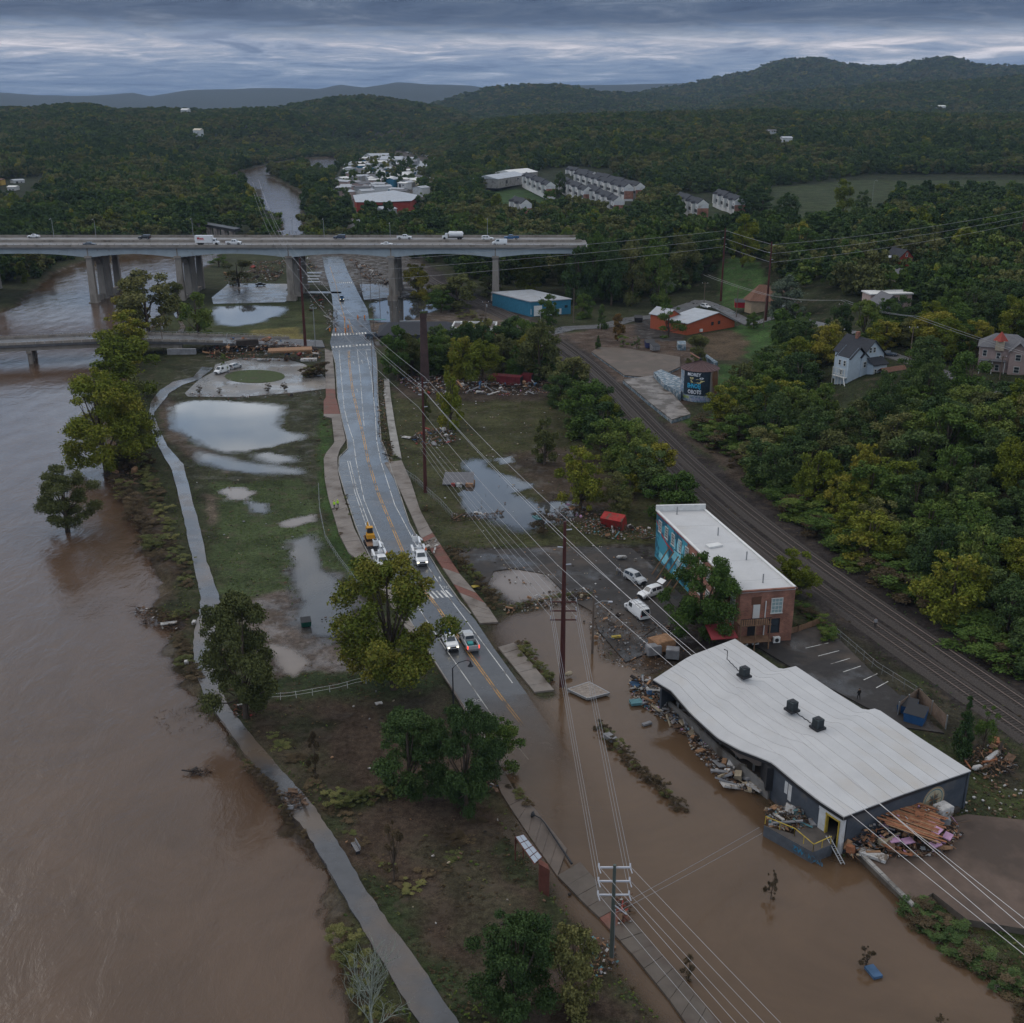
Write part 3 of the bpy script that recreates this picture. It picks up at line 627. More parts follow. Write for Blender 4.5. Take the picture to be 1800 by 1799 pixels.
slabs('pavement', 'curved slab walk above the stone verge', [(675, 668), (676, 700), (681, 742), (690, 800)], [(684, 668), (687, 700), (694, 745), (706, 808)], m=M_CONCG)
slabs('pavement', 'isolated pavement slab standing clear of the flood', [(876, 1140), (908, 1180), (940, 1219)], [(903, 1132), (938, 1172), (974, 1215)], z0=.20)
# paths and lots
def sheet(name, label, pts, m, z=.06, kind='structure', th=.4, zf=None, parent=None):
 PAVE.append(pw(pts)); P_ = [W(*p) for p in pts]; zz = [zf(p) if zf else z for p in P_]
 o = MB().prism([(p.x, p.y) for p in P_], [q - th for q in zz], zz, m).build(name, m, parent)
 return tag(o, label, kind=kind)
PL = [(322, 544), (305, 552), (318, 574), (303, 600)]; PR = [(330, 544), (313, 554), (326, 576), (314, 601)]
tag(ribbon('path', PL, PR, M_PATH, lambda p: .07), kind='structure', label='wet footpath loop beyond the low bridge')
tag(ribbon('path', [(355, 646), (340, 664), (305, 672), (280, 688), (265, 708), (262, 730)], [(375, 648), (350, 668), (320, 678), (298, 692), (284, 710), (270, 728)], M_PATH, lambda p: .10), kind='structure', label='wet path curving from the turning circle')
tag(ribbon('path', [(262, 730), (268, 760), (278, 786), (303, 828), (319, 894), (331, 950), (342, 1000), (353, 1050), (350, 1080), (341, 1110), (340, 1136), (343, 1183), (364, 1233), (400, 1280), (430, 1325), (478, 1378), (505, 1425), (530, 1452), (555, 1490), (590, 1552), (630, 1622), (690, 1722), (735, 1799), (790, 1900)],
 [(270, 728), (278, 750), (294, 786), (322, 817), (339, 883), (353, 933), (364, 989), (383, 1044), (392, 1078), (375, 1115), (368, 1139), (380, 1189), (400, 1239), (436, 1286), (478, 1333), (508, 1369), (544, 1408), (566, 1440), (598, 1488), (640, 1560), (682, 1622), (742, 1702), (800, 1790), (870, 1900)], M_PATH, lambda p: float(np.interp(p.y, [90, 112, 120, 128, 136, 145], [.10, .08, -.02, -.06, .0, .08]))), kind='structure', label='wet greenway path following the river bank')
sheet('turning_circle', 'wet asphalt turning circle around a grass island', [(325, 692), (350, 668), (375, 655), (378, 642), (420, 630), (500, 631), (535, 641), (562, 655), (574, 668), (574, 684), (520, 691), (420, 699), (330, 698)], asphalt_mat('pale_wet_lot', (.13, .12, .11), .12, .4, silt=(.2, .17, .14), siltlo=.5), .05)
isl = [(448 + 53 * cos(a) , 663 + 11.5 * sin(a)) for a in [k * pi / 12 for k in range(24)]]
M_GRASS = mat('grass', (.050, .068, .026), .9, vary=.4, vscale=1.2, bump=.6, bscale=4, stains=((.075, .06, .045), .3, .55, .7))
M_GRASS2 = mat('bright_grass', (.055, .11, .03), .9, vary=.35, vscale=1.2, bump=.6, bscale=4)
sheet('grass_island', 'oval grass island in the turning circle', isl, M_GRASS, .13)
sheet('car_park', 'flood washed asphalt car park beyond the white pond', [(372, 524), (392, 508), (402, 499), (512, 500), (500, 514), (530, 516), (500, 532), (375, 535)], asphalt_mat('north_lot', (.10, .095, .095), .05, .35, silt=(.16, .13, .10), siltlo=.48), .05)
sheet('car_park', 'wet lot right of the road by the bridge pier', [(632, 500), (682, 500), (692, 523), (640, 528)], asphalt_mat('north_lot2', (.10, .09, .085), .05, .35), .05)
for k, (x0, x1, yy) in enumerate(((535, 565, 479), (533, 563, 485), (533, 560, 490), (534, 562, 495))): sheet('wet_paving', 'strip of wet broken paving beside the far road', [(x0, yy), (x1, yy), (x1 + 1, yy + 2.5), (x0, yy + 2.5)], MAT['north_lot2'], .06)
sheet('footpath', 'pale footpath crossing under the highway bridge', [(498, 512), (600, 514), (600, 517), (498, 516)], MAT['north_lot'], .08)
sheet('parking_lot', 'dark wet parking lot beside the brick mill', [(800, 975), (850, 968), (1000, 962), (1110, 965), (1140, 990), (1160, 1010), (1200, 1050), (1160, 1140), (1100, 1165), (1052, 1110), (1040, 1075), (1005, 1055), (990, 1040), (960, 1010), (900, 1000), (868, 1005), (852, 1035), (835, 1010)], M_LOT, .06)
sheet('yard', 'dark asphalt yard behind the white roofed warehouse', [(1310, 1125), (1450, 1100), (1478, 1128), (1530, 1180), (1600, 1240), (1660, 1290), (1590, 1280), (1400, 1180)], M_LOT, .08)
mb = MB()
for i in range(6): line_strip([(1416 + i * 22 - (0 if i < 4 else -14), 1141 + i * 14), (1456 + i * 19 - (0 if i < 4 else -10), 1132 + i * 13.5)], .14, M_WHT, mb, .1, zf=lambda p: .0)
o = mb.build('bay_line', M_WHT, None); tag(o, 'worn white bay lines in the yard behind the warehouse', kind='structure')
# hillside lanes and other roads draped on the relief
def lane(label, Lp, m, w, lift=.15, name='lane', z0=0, sub=5):
 P_ = []
 for i in range(len(Lp) - 1):
  for k in range(sub): t = k / sub; P_.append(G(Lp[i][0] * (1 - t) + Lp[i + 1][0] * t, Lp[i][1] * (1 - t) + Lp[i + 1][1] * t, z0))
 P_.append(G(*Lp[-1], z0)); mb = MB(); vs = []; fs = []
 for i, p in enumerate(P_):
  d = (P_[min(i + 1, len(P_) - 1)] - P_[max(i - 1, 0)]); n = Vector((-d.y, d.x, 0)).normalized() * w / 2
  for s in (-1, 1):
   e = p + n * s; z = max(hz(e.x, e.y), p.z) + lift; vs += [(e.x, e.y, z), (e.x, e.y, z - 1.5)]
 for i in range(len(P_) - 1):
  o = i * 4; fs += [(o, o + 2, o + 6, o + 4), (o + 2, o + 3, o + 7, o + 6), (o + 1, o, o + 4, o + 5)]
 mb.add(vs, fs, m); return tag(mb.build(name, m), label, kind='structure')
M_LANE = asphalt_mat('lane_asphalt', (.085, .085, .09), .25, .6)
lane('asphalt lane passing the white house on the hillside', [(1490, 640), (1530, 622), (1562, 624), (1600, 638), (1640, 650), (1700, 672), (1790, 702), (1860, 722)], M_LANE, 5)
lane('lane curving past the brown roofed house', [(1500, 590), (1420, 570), (1370, 556), (1320, 572), (1270, 545), (1235, 530), (1200, 540)], M_LANE, 5)
lane('access road from the railway crossing past the blue shed', [(960, 588), (1000, 578), (1060, 575), (1110, 562), (1150, 558), (1185, 548), (1235, 530)], M_LANE, 7)
lane('road crossing the tracks by the blue shed', [(960, 588), (900, 592), (850, 590), (760, 600), (660, 606)], asphalt_mat('mud_road', (.075, .066, .058), .3, .6), 7)
lane('pale ramp road curving over the far field', [(1495, 390), (1530, 388), (1545, 382), (1530, 378)], asphalt_mat('pale_road', (.30, .31, .32), .3, .6), 7)
lane('far road below the grassy field', [(1190, 432), (1300, 434), (1420, 430), (1480, 428), (1580, 402)], MAT['pale_road'], 9)
lane('road across the far field', [(1200, 428), (1400, 418), (1560, 398), (1700, 392), (1810, 390)], M_LANE, 7)
lane('distant highway curve among wooded hills', [(675, 264), (690, 256), (705, 254), (704, 262), (725, 270), (760, 276), (800, 282), (812, 292)], MAT['pale_road'], 13, 1.0)
lane('second carriageway of the distant highway', [(765, 290), (768, 280), (790, 280), (800, 286), (802, 293)], MAT['pale_road'], 9, 1.0)
lane('far stretch of wet riverside road', [(730, 312), (745, 296), (742, 288), (728, 283)], MAT['pale_road'], 11, .5)
lane('muddy road beyond the highway bridge', [(580, 445), (595, 420), (620, 395), (640, 386)], asphalt_mat('mud_road2', (.12, .11, .10), .3, .6), 14)
# flooded sheets
RP = pw(ROAD_L + ROAD_R[::-1])
drd = sdist(gx, gy, RP); under = np.where((drd > -8) & (gy < 165), road_dip(gy) - np.clip(.6 - drd, 0, 9) * .10 + (fbm(gx, gy, 4, 3) - .5) * .12 * (drd < 2), -9.)
water_sheet('flood_water', co, q, gx, gy, gz, near(FLOOD, 5) & (gz < .2), -.10, M_FLOOD, 7, 'brown flood water covering the street and lots', under)
pm = {'blue': M_POND, 'sand': M_SAND}
plab = {'pond_blue': 'large still pond reflecting the sky beside the path', 'pond_white': 'white glinting pond beyond the low bridge', 'p3': 'long curved strip of standing water', 'p4': 'small pool above the curved water strip',
 'p5': 'oval sandy puddle on the lawn', 'p6': 'puddle sheet on the upper lawn', 'p7': 'narrow silty puddle across the lawn', 'p8': 'dark sheet of shallow water over the lower lot', 'p9': 'silty pool at the lower lot corner',
 'pf': 'blue reflecting pool in the muddy field', 'pf2': 'small pool at the top of the field', 'pp': 'pale puddle in the parking lot', 'pn': 'reflecting pool by the bridge pier', 'pr': 'wet pool near the railway trees'}
for i, (nm, poly, kind) in enumerate(PONDS):
 d = sdist(gx, gy, poly); water_sheet('pond', co, q, gx, gy, gz, (d > -2.4) & (gz < .05), -.10 - .005 * i if nm != 'pp' else -.06, pm[kind], 14, plab[nm], fade=sstep(-2.3, -.6, d + (fbm(gx, gy, 2.5, 3) - .5) * 2))
# railway
TA = [(740, 488), (800, 520), (860, 545), (925, 582), (980, 614), (1040, 665), (1085, 715), (1140, 780), (1200, 845), (1280, 915), (1370, 985), (1450, 1042), (1550, 1115), (1683, 1205), (1810, 1298), (1960, 1400)]
TB = [(750, 486), (805, 515), (868, 540), (934, 576), (994, 608), (1060, 658), (1106, 704), (1164, 768), (1226, 832), (1310, 896), (1400, 962), (1490, 1028), (1600, 1105), (1733, 1200), (1810, 1252), (1960, 1350)]
M_RAIL = mat('rail_steel', (.13, .105, .095), .5, metal=.4, vary=.3, vscale=2); M_SLP = mat('sleeper_wood', (.045, .038, .034), .85, vary=.4, vscale=3)
M_BAL = mat('ballast', (.060, .052, .048), .9, vary=.35, vscale=5, bump=.6, bscale=5)
def smooth_line(pts, step):
 P_ = [W(*p) for p in pts]; ys = np.array([p.y for p in P_])[::-1]; xs = np.array([p.x for p in P_])[::-1]
 k = np.polyfit((ys - 250) / 200, xs, 5); out = []; y = ys[-1]
 while y > ys[0]:
  x = np.polyval(k, (y - 250) / 200); dx = np.polyval(np.polyder(k), (y - 250) / 200) / 200
  out.append(Vector((x, y, 0))); y -= step / hypot(1, dx)
 return out
for nm, T in (('western', TA), ('eastern', TB)):
 P_ = smooth_line(T, .62); tr = thing('railway_track', f'{nm} railway track on dark ballast below the wooded slope', None); tr['kind'] = 'structure'
 sl = MB(); bed = MB(); rails = [MB(), MB()]; prev = None; vs = [];
 for i in range(len(P_) - 1):
  d = (P_[i + 1] - P_[i]).normalized(); n = Vector((-d.y, d.x, 0)); a = atan2(d.y, d.x)
  if P_[i].y < 420 or i % 2 == 0: sl.box((P_[i].x, P_[i].y, .34), (.24, 2.6, .12), M_SLP, rz=a)
  if i % 6 == 0: vs.append((P_[i], n))
 for k, sgn in enumerate((-1, 1)):
  rails[k].tube([p + n * sgn * .75 + Vector((0, 0, .46)) for p, n in vs], .075, M_RAIL, 4)
 f = []; v = []
 for p, n in vs:
  for o_, z_ in ((-2.6, .0), (-1.7, .33), (1.7, .33), (2.6, .0)): v.append(p + n * o_ + Vector((0, 0, z_ - (.25 if z_ == 0 else 0))))
 for i in range(len(vs) - 1):
  for k in range(3): f.append((i * 4 + k, i * 4 + 4 + k, i * 4 + 5 + k, i * 4 + 1 + k)[::-1])
 bed.add(v, f, M_BAL); bed.build('ballast', M_BAL, tr)
 s_ = sl.build('sleepers', M_SLP, tr); s_['kind'] = 'stuff'
 for r_ in rails: r_.build('rail', M_RAIL, tr)
# ---------------------------------------------------------------- bridges
M_GIRD = mat('girder_paint', (.36, .41, .44), .55, vary=.12, vscale=.3, stains=((.22, .19, .15), .5, .62, .8))
M_BCON = mat('bridge_concrete', (.27, .24, .21), .85, vary=.2, vscale=.35, bump=.15, stains=((.13, .11, .09), .25, .52, .7), stretch=(1, 1, .35))
M_DECK = asphalt_mat('bridge_deck', (.17, .16, .155), .3, .6)
M_STEEL = mat('galvanised_steel', (.35, .36, .37), .45, metal=.6)
M_DARK = mat('dark_metal', (.035, .036, .04), .5, metal=.3)
BY0, BY1, BZ = 470.0, 506.0, 22.3
XL, XR = -330.0, -28.0
hb = thing('highway_bridge', 'long steel girder highway bridge on tall concrete piers over the river', 'bridge')
PIERX = [-231.5, W(160, 538, -1).x - 1, W(338, 518).x, W(518, 524).x, W(693, 524).x, W(870, 497).x + 1.0, 60]
def deck(y0, y1, nm):
 mb = MB(); mb.prism([(XL, y0), (XR + 60, y0), (XR + 60, y1), (XL, y1)], BZ - .5, BZ, M_DECK); mb.build('deck', M_DECK, hb)
deck(BY0, 487.2, 'near'); deck(488.8, BY1, 'far')
for y in (BY0 + .2, 487.0, 489.0, BY1 - .2):
 mb = MB()
 for x in np.arange(XL, XR + 49, 12): mb.box((x + 5.98, y, BZ + .45), (11.96, .35, .95), M_BCON)
 mb.build('parapet', M_BCON, hb)
for y in (BY0 + .2, BY1 - .2):
 mb = MB();
 for x in np.arange(XL, XR + 60, 3.0 if y > 480 else 3.0): mb.box((x, y, BZ + 1.6 if y > 480 else BZ + 1.1), (.12, .12, 1.8 if y > 480 else .5), M_DARK)
 hts = (1.35, 1.8, 2.3) if y > 480 else (1.3,)
 for z in hts: mb.box(((XL + XR + 60) / 2, y, BZ + z), (XR + 60 - XL, .05, .06), M_DARK)
 mb.build('fence_rail' if y > 480 else 'guard_rail', mat('weathered_fence', (.13, .095, .07), .7), hb)
mbm = MB()
for lane_y in (474.2, 477.8, 481.4, 493.2, 496.8, 500.4):
 for x in np.arange(XL, XR + 50, 12): mbm.box((x, lane_y, BZ + .006), (3, .14, .012), M_WHT)
mbm.build('lane_marking', M_WHT, hb)['kind'] = 'stuff'
for y in (BY0 + 1.6, 478.5, 485.6, 490.6, 498, BY1 - 1.6):
 mb = MB(); vs = []; xs = np.arange(XL, XR + 60, 3.0)
 for x in xs:
  d = min(abs(x - p) for p in PIERX); dep = 2.3 + 1.7 * max(0, 1 - d / 24) ** 2
  for s in (-.2, .2): vs += [(x, y + s, BZ - .5), (x, y + s, BZ - .5 - dep)]
 fs = []
 for i in range(len(xs) - 1):
  o = i * 4; p = o + 4; fs += [(o, p, p + 1, o + 1)[::-1], (o + 2, o + 3, p + 3, p + 2)[::-1], (o + 1, p + 1, p + 3, o + 3)[::-1]]
 mb.add(vs, fs, M_GIRD)
 if y < 473:
  for x in PIERX: mb.box((x, y - .25, BZ - 2.4), (.5, .12, 3.6), M_BCON)
 mb.build('girder', M_GIRD, hb)
for x in PIERX[:6]:
 for y0, y1 in ((472.5, 484), (491.5, 503.5)):
  zb = -3 if x < -100 else -.6
  mb = MB()
  for y in (y0, y1):
   mb.box((x, y, (zb + BZ - 4.6) / 2), (3.0 if x < 60 else 2, 2.4, BZ - 4.6 - zb), M_BCON, taper=.78)
   mb.box((x, y, zb + 1.2), (4.0, 3.4, 2.4), M_BCON)
  # arched cross beam between the columns
  n = 8; zt = BZ - 4.3; vs = []; fs = []
  for i in range(n + 1):
   t = i / n; y = y0 + 1.1 + (y1 - y0 - 2.2) * t; zl = zt - 1.3 - 3.2 * (abs(2 * t - 1)) ** 2.4
   vs += [(x - 1.0, y, zt), (x + 1.0, y, zt), (x + 1.0, y, zl), (x - 1.0, y, zl)]
  for i in range(n):
   o = i * 4; p = o + 4
   for k in range(4): fs.append((o + k, o + (k + 1) % 4, p + (k + 1) % 4, p + k))
  mb.add(vs, fs, M_BCON); mb.box((x, (y0 + y1) / 2, zt + .1), (2.9, y1 - y0 + 3.5, .9), M_BCON)
  if x < -100: mb.box((x, (y0 + y1) / 2, zb + 2.6), (1.5, y1 - y0, 3.4), M_BCON)
  mb.build('pier', M_BCON, hb)
# abutment embankment continues as a road into the trees
sheet('highway', 'highway continuing east of the bridge', [(1000, 428), (1010, 417), (1160, 424), (1160, 436)], M_DECK, 21.5) if False else None
# low bridge
lb = thing('low_bridge', 'low concrete road bridge with debris piled against its east end', 'bridge')
A0, B0 = Vector((-195, 345.5, 0)), Vector((W(575, 606).x, 377, 0)); dd = (B0 - A0).normalized(); nn = Vector((-dd.y, dd.x, 0)); Lb = (B0 - A0).length
def lz(t): return 5.6 - 5.45 * max(0, (t - .45) / .55) ** 1.3
mb = MB(); vs = []; fs = []; nS = 30
for i in range(nS + 1):
 t = i / nS; p = A0 + dd * Lb * t; z = lz(t)
 for o_, zz in ((0, z), (11.5, z), (11.5, z - .8), (0, z - .8)): q_ = p + nn * o_; vs.append((q_.x, q_.y, zz))
for i in range(nS):
 o = i * 4; fs += [(o, o + 4, o + 5, o + 1)[::-1], (o, o + 3, o + 7, o + 4)[::-1], (o + 1, o + 5, o + 6, o + 2)[::-1], (o + 3, o + 2, o + 6, o + 7)[::-1]]
mb.add(vs, [f[::-1] for f in fs], M_LANE); mb.build('deck', M_LANE, lb)
for o_ in (.2, 11.3):
 mb = MB(); rl = MB()
 for i in range(44 if o_ > 1 else 36):
  t = (i + .5) / 48; p = A0 + dd * Lb * t + nn * o_; z = lz(t); rz = atan2(dd.y, dd.x)
  mb.box((p.x, p.y, z + .4), (Lb / 48 - .15, .3, .8), M_BCON, rz=rz)
  rl.box((p.x, p.y, z + 1.0), (.12, .12, .5), M_STEEL); rl.box((p.x, p.y, z + 1.25), (Lb / 48, .08, .08), M_STEEL, rz=rz)
 mb.build('parapet', M_BCON, lb); rl.build('hand_rail', M_STEEL, lb)
for o_ in (1, 6, 10.5):
 mb = MB()
 for i in range(26):
  t = (i + .5) / 40; p = A0 + dd * Lb * t + nn * o_; mb.box((p.x, p.y, lz(t) - 1.5), (Lb / 40, .4, 1.4), M_BCON, rz=atan2(dd.y, dd.x))
 mb.build('girder', M_BCON, lb)
for px in (-150, 68, 310):
 t = min(1, max(0, (W(px, 600, 5).x - A0.x) / (B0.x - A0.x))); p = A0 + dd * Lb * t; mb = MB()
 for o_ in (1.5, 6, 10.2): q_ = p + nn * o_; mb.cyl((q_.x, q_.y, -3.5), .75, lz(t) + 1.4, M_BCON, 10)
 q_ = p + nn * 5.8; mb.box((q_.x, q_.y, lz(t) - 2.6), (1.6, 11, .9), M_BCON, rz=atan2(dd.y, dd.x)); mb.build('pier', M_BCON, lb)
# small bridge by the far creek
sb = thing('rail_trestle', 'old dark railway trestle over the far creek mouth', 'bridge'); a, b = W(345, 392, 8), W(412, 404, 8)
mb = MB(); mb.prism([(a.x, a.y), (b.x, b.y), (b.x + 2, b.y + 7), (a.x + 2, a.y + 7)], 6.4, 8, M_DARK); mb.build('deck', M_DARK, sb)
for t in (.1, .3, .5, .7, .9): p = a.lerp(b, t); MB().box((p.x, p.y + 3, 2.4), (2.2, 6, 8), M_BCON).build('bent', M_BCON, sb)
# ---------------------------------------------------------------- buildings
M_GLASS = mat('window_glass', (.03, .04, .05), .08, spec=.9); M_WFR = mat('window_frame', (.55, .55, .53), .6)
M_ROOFW = mat('white_roof_membrane', (.47, .47, .475), .55, vary=.07, vscale=.25, stains=((.40, .37, .33), .09, .56, .80), bump=.12, bscale=.6)
def brick_mat(name, c1, c2, mortar, scale=1.0):
 m = bpy.data.materials.new(name); m.use_nodes = True; MAT[name] = m; nt = m.node_tree; N = nt.nodes; L = nt.links; b = N['Principled BSDF']; b.inputs['Roughness'].default_value = .85
 tcn = N.new('ShaderNodeTexCoord'); mp = N.new('ShaderNodeSeparateXYZ'); L.new(tcn.outputs['Object'], mp.inputs[0]); ad = N.new('ShaderNodeMath'); L.new(mp.outputs[0], ad.inputs[0]); L.new(mp.outputs[1], ad.inputs[1])
 cb = N.new('ShaderNodeCombineXYZ'); L.new(ad.outputs[0], cb.inputs[0]); L.new(mp.outputs[2], cb.inputs[1])
 bk = N.new('ShaderNodeTexBrick'); bk.inputs['Scale'].default_value = scale; bk.inputs['Brick Width'].default_value = .45; bk.inputs['Row Height'].default_value = .16; bk.inputs['Mortar Size'].default_value = .012
 bk.inputs['Color1'].default_value = (*c1, 1); bk.inputs['Color2'].default_value = (*c2, 1); bk.inputs['Mortar'].default_value = (*mortar, 1); L.new(cb.outputs[0], bk.inputs['Vector'])
 n = N.new('ShaderNodeTexNoise'); n.inputs['Scale'].default_value = .5; n.inputs['Detail'].default_value = 5; L.new(tcn.outputs['Object'], n.inputs['Vector'])
 mr = N.new('ShaderNodeMapRange'); mr.inputs[1].default_value = .3; mr.inputs[2].default_value = .7; mr.inputs[3].default_value = .6; mr.inputs[4].default_value = 1.35; L.new(n.outputs['Fac'], mr.inputs[0])
 mx = N.new('ShaderNodeMix'); mx.data_type = 'RGBA'; mx.blend_type = 'MULTIPLY'; mx.inputs[0].default_value = 1; L.new(bk.outputs['Color'], mx.inputs[6]); L.new(mr.outputs[0], mx.inputs[7]); L.new(mx.outputs[2], b.inputs['Base Color']); return m
M_BRICK = brick_mat('red_brick', (.20, .075, .05), (.28, .11, .07), (.24, .19, .15))
def wall_window(parent, a, b, s, z, w, h, frame=M_WFR, glass=M_GLASS, bars_=(2, 3), name='window', out=None, lintel=None):
 """window on the wall running a->b (Vectors, outside on the right hand side), at distance s"""
 d = (b - a); d.z = 0; d.normalize(); n = Vector((d.y, -d.x, 0)); c = a + d * s; c.z = z; rz = atan2(d.y, d.x)
 mb = MB(); c1 = c + n * .05
 mb.box((c1.x, c1.y, z + h / 2), (w + .2, .16, .12), frame, rz=rz); mb.box((c1.x, c1.y, z - h / 2), (w + .3, .24, .14), frame, rz=rz)
 for sg in (-1, 1): q_ = c1 + d * sg * (w / 2 + .03); mb.box((q_.x, q_.y, z), (.12, .16, h), frame, rz=rz)
 for i in range(1, bars_[0]): q_ = c1 + d * (-w / 2 + w * i / bars_[0]) ; mb.box((q_.x, q_.y, z), (.07, .10, h), frame, rz=rz)
 for i in range(1, bars_[1]): mb.box((c1.x, c1.y, z - h / 2 + h * i / bars_[1]), (w, .09, .07), frame, rz=rz)
 f = mb.build(name, frame, parent)
 q_ = c + n * .03; g = MB().box((q_.x, q_.y, z), (w, .05, h), glass, rz=rz).build('pane', glass, f); return f
# --- brick mill
bl = thing('brick_mill', 'long two storey red brick mill with flat white roof beside the railway', 'building')
BM = [W(1155, 897, 9.2), W(1238, 895, 9.2), W(1399, 1033, 9.2), W(1302, 1040, 9.2)]   # roof corners: far left, far right, near right, near left
bp = [(p.x, p.y) for p in BM]
w = MB(); w.prism(bp, -.5, 8.8, M_BRICK); w.build('wall', M_BRICK, bl)
cx_ = sum(p.x for p in BM) / 4; cy_ = sum(p.y for p in BM) / 4
def inset(pts, d):
 out = []
 for x, y in pts: v = Vector((cx_ - x, cy_ - y)); v.normalize(); out.append((x + v.x * d, y + v.y * d))
 return out
# roof membrane in strips across the building
ns = 9
for i in range(ns):
 t0, t1 = i / ns, (i + 1) / ns
 a, b = BM[0].lerp(BM[3], t0), BM[1].lerp(BM[2], t0); c, d = BM[1].lerp(BM[2], t1), BM[0].lerp(BM[3], t1)
 MB().prism([(p.x, p.y) for p in (a, b, c, d)], 8.8, 8.98 + .02 * (i % 2), M_ROOFW).build('roof_panel', M_ROOFW, bl)
M_PARW = mat('white_coping', (.62, .62, .61), .6, vary=.1)
for i in range(4):
 a, b = BM[i], BM[(i + 1) % 4]; d = b - a; rz = atan2(d.y, d.x); c = (a + b) / 2; hgt = 1.1 if i == 0 else .22
 mb = MB(); mb.box((c.x, c.y, 9.0 + hgt / 2), (d.length + .4, .42, hgt), M_PARW if i != 2 else M_BRICK, rz=rz); mb.build('parapet' if i == 0 else 'coping', M_PARW, bl)
for (px, py) in ((1190, 905), (1262, 942), (1312, 985), (1341, 1025)):
 p = W(px, py, 9); MB().cyl((p.x, p.y, 8.9), .12, 1.6, M_STEEL, 8).build('vent_pipe', M_STEEL, bl)
p = W(1255, 961, 9); MB().box((p.x, p.y, 9.15), (2.6, 1.4, .3), M_PARW, rz=.4).build('roof_hatch', M_PARW, bl)
a, b = BM[0], BM[3]; Lw = (b - a).length
M_MUR = mat('mural_paint', (.025, .10, .15), .7, vary=.4, vscale=.8, stains=((.06, .27, .36), .35, .47, .54)); M_MURL = mat('mural_light', (.22, .55, .65), .7, vary=.3); M_MURR = mat('mural_red', (.38, .05, .05), .7)
d = (b - a).normalized(); n = Vector((d.y, -d.x, 0)); n = n if n.x < 0 else -n; flip = (Vector((d.y, -d.x, 0)) - n).length > .1
if flip: a, b = b, a;
def wp(s, z, off=.06): # s measured from the far end
 q_ = BM[0] + d * s + n * off; return (q_.x, q_.y, z)
def wpoly(mb, pts, m, off):
 vs = [wp(s, z, off) for s, z in pts]; tri = tessellate_polygon([[Vector((s, z, 0)) for s, z in pts]]); mb.add(vs, [tuple(t) for t in tri] , m)
mb = MB(); wpoly(mb, [(0, 0), (17, 0), (17, 2.2), (15.2, 3.0), (16, 5), (14.6, 6.5), (15.4, 8.8), (0, 8.8)], M_MUR, .03); mb.build('mural', M_MUR, bl)
mb = MB()
for pts in ([(8, 3.2), (12, 2.6), (13.8, 4.0), (12.5, 5.2), (9.5, 5)], [(10.6, 5.4), (11.6, 5.2), (12, 7.6), (11.2, 8), (10.6, 6.5)], [(12.4, 5.3), (13.2, 5.2), (13.8, 7.3), (13.2, 7.6)], [(9.2, 5.2), (10, 5.3), (9.8, 7.2), (9.1, 6.9)], [(2, .8), (5, .4), (7.4, 2.2), (6, 3), (4.4, 1.8), (2.5, 2.0)], [(9, .5), (12, .3), (13.5, 1.2), (11, 2), (9.5, 1.4)]):
 wpoly(mb, pts, M_MURL, .06)
mb.build('mural_figure', M_MURL, bl)
mb = MB(); wpoly(mb, [(.3, 7.4), (3, 5.8), (6, 4.9), (9, 4.7), (9, 4.4), (6, 4.5), (3, 5.4), (.3, 7.0)], M_MURR, .08); wpoly(mb, [(.2, 8.6), (16, 8.6), (16, 8.8), (.2, 8.8)], M_MURR, .08); mb.build('mural_stripe', M_MURR, bl)
for k in range(11):
 s = 2.2 + k * (Lw - 4.5) / 10.
 for z in (6.7, 2.9):
  if z < 3 and k < 3: continue
  wall_window(bl, BM[0] if not flip else BM[0], BM[3], s, z, 1.3, 2.1, M_WFR, M_GLASS, (3, 4)) if not flip else wall_window(bl, BM[3], BM[0], Lw - s, z, 1.3, 2.1, M_WFR, M_GLASS, (3, 4))
# gable end facing the viewer
e0, e1 = BM[3], BM[2]; Le = (e1 - e0).length
wall_window(bl, e0, e1, Le * .68, 6.3, 1.7, 2.5, M_WFR, mat('pale_glass', (.25, .33, .33), .2), (3, 4))
wall_window(bl, e0, e1, Le * .66, 2.9, 1.6, 2.3, M_DARK, M_GLASS, (1, 2))
dv = (e1 - e0).normalized(); nv = Vector((dv.y, -dv.x, 0)); rzE = atan2(dv.y, dv.x)
def ep(s, o_, z): q_ = e0 + dv * s + nv * o_; return Vector((q_.x, q_.y, z))
mb = MB(); mb.box(ep(Le * .31, .08, 5.6), (1.1, .14, 2.3), M_WFR, rz=rzE); mb.build('door', M_WFR, bl)
mb = MB(); mb.box(ep(Le * .30, .05, 7.4), (1.5, .1, 1.3), mat('brown_board', (.12, .06, .04), .8), rz=rzE); mb.build('boarded_opening', None, bl)
mb = MB(); mb.box(ep(Le * .25, .06, 2.3), (1.3, .1, 2.0), M_DARK, rz=rzE); mb.build('door', M_DARK, bl)
M_RUSTW = mat('weathered_wood', (.20, .12, .075), .85, vary=.3, vscale=1)
mb = MB()
mb.box(ep(2.0, 1.2, 4.3), (5.0, 2.2, .14), M_RUSTW, rz=rzE); mb.box(ep(2.0, 1.2, 1.4), (5.4, 2.2, .12), M_RUSTW, rz=rzE)
for s in (-.4, 2.0, 4.3):
 mb.box(ep(s, 2.2, 2.6), (.16, .16, 5.6), M_RUSTW, rz=rzE)
for s in np.arange(-.4, 4.4, .35): mb.box(ep(s, 2.25, 4.9), (.06, .06, 1.1), M_DARK, rz=rzE)
mb.box(ep(2.0, 2.25, 5.45), (4.9, .08, .08), M_DARK, rz=rzE); mb.build('porch', M_RUSTW, bl)
mb = MB().tube([ep(Le * .47, .2, .6), ep(Le * .47, .2, 7.3)], .09, M_PARW, 6); mb.build('drain_pipe', M_PARW, bl)
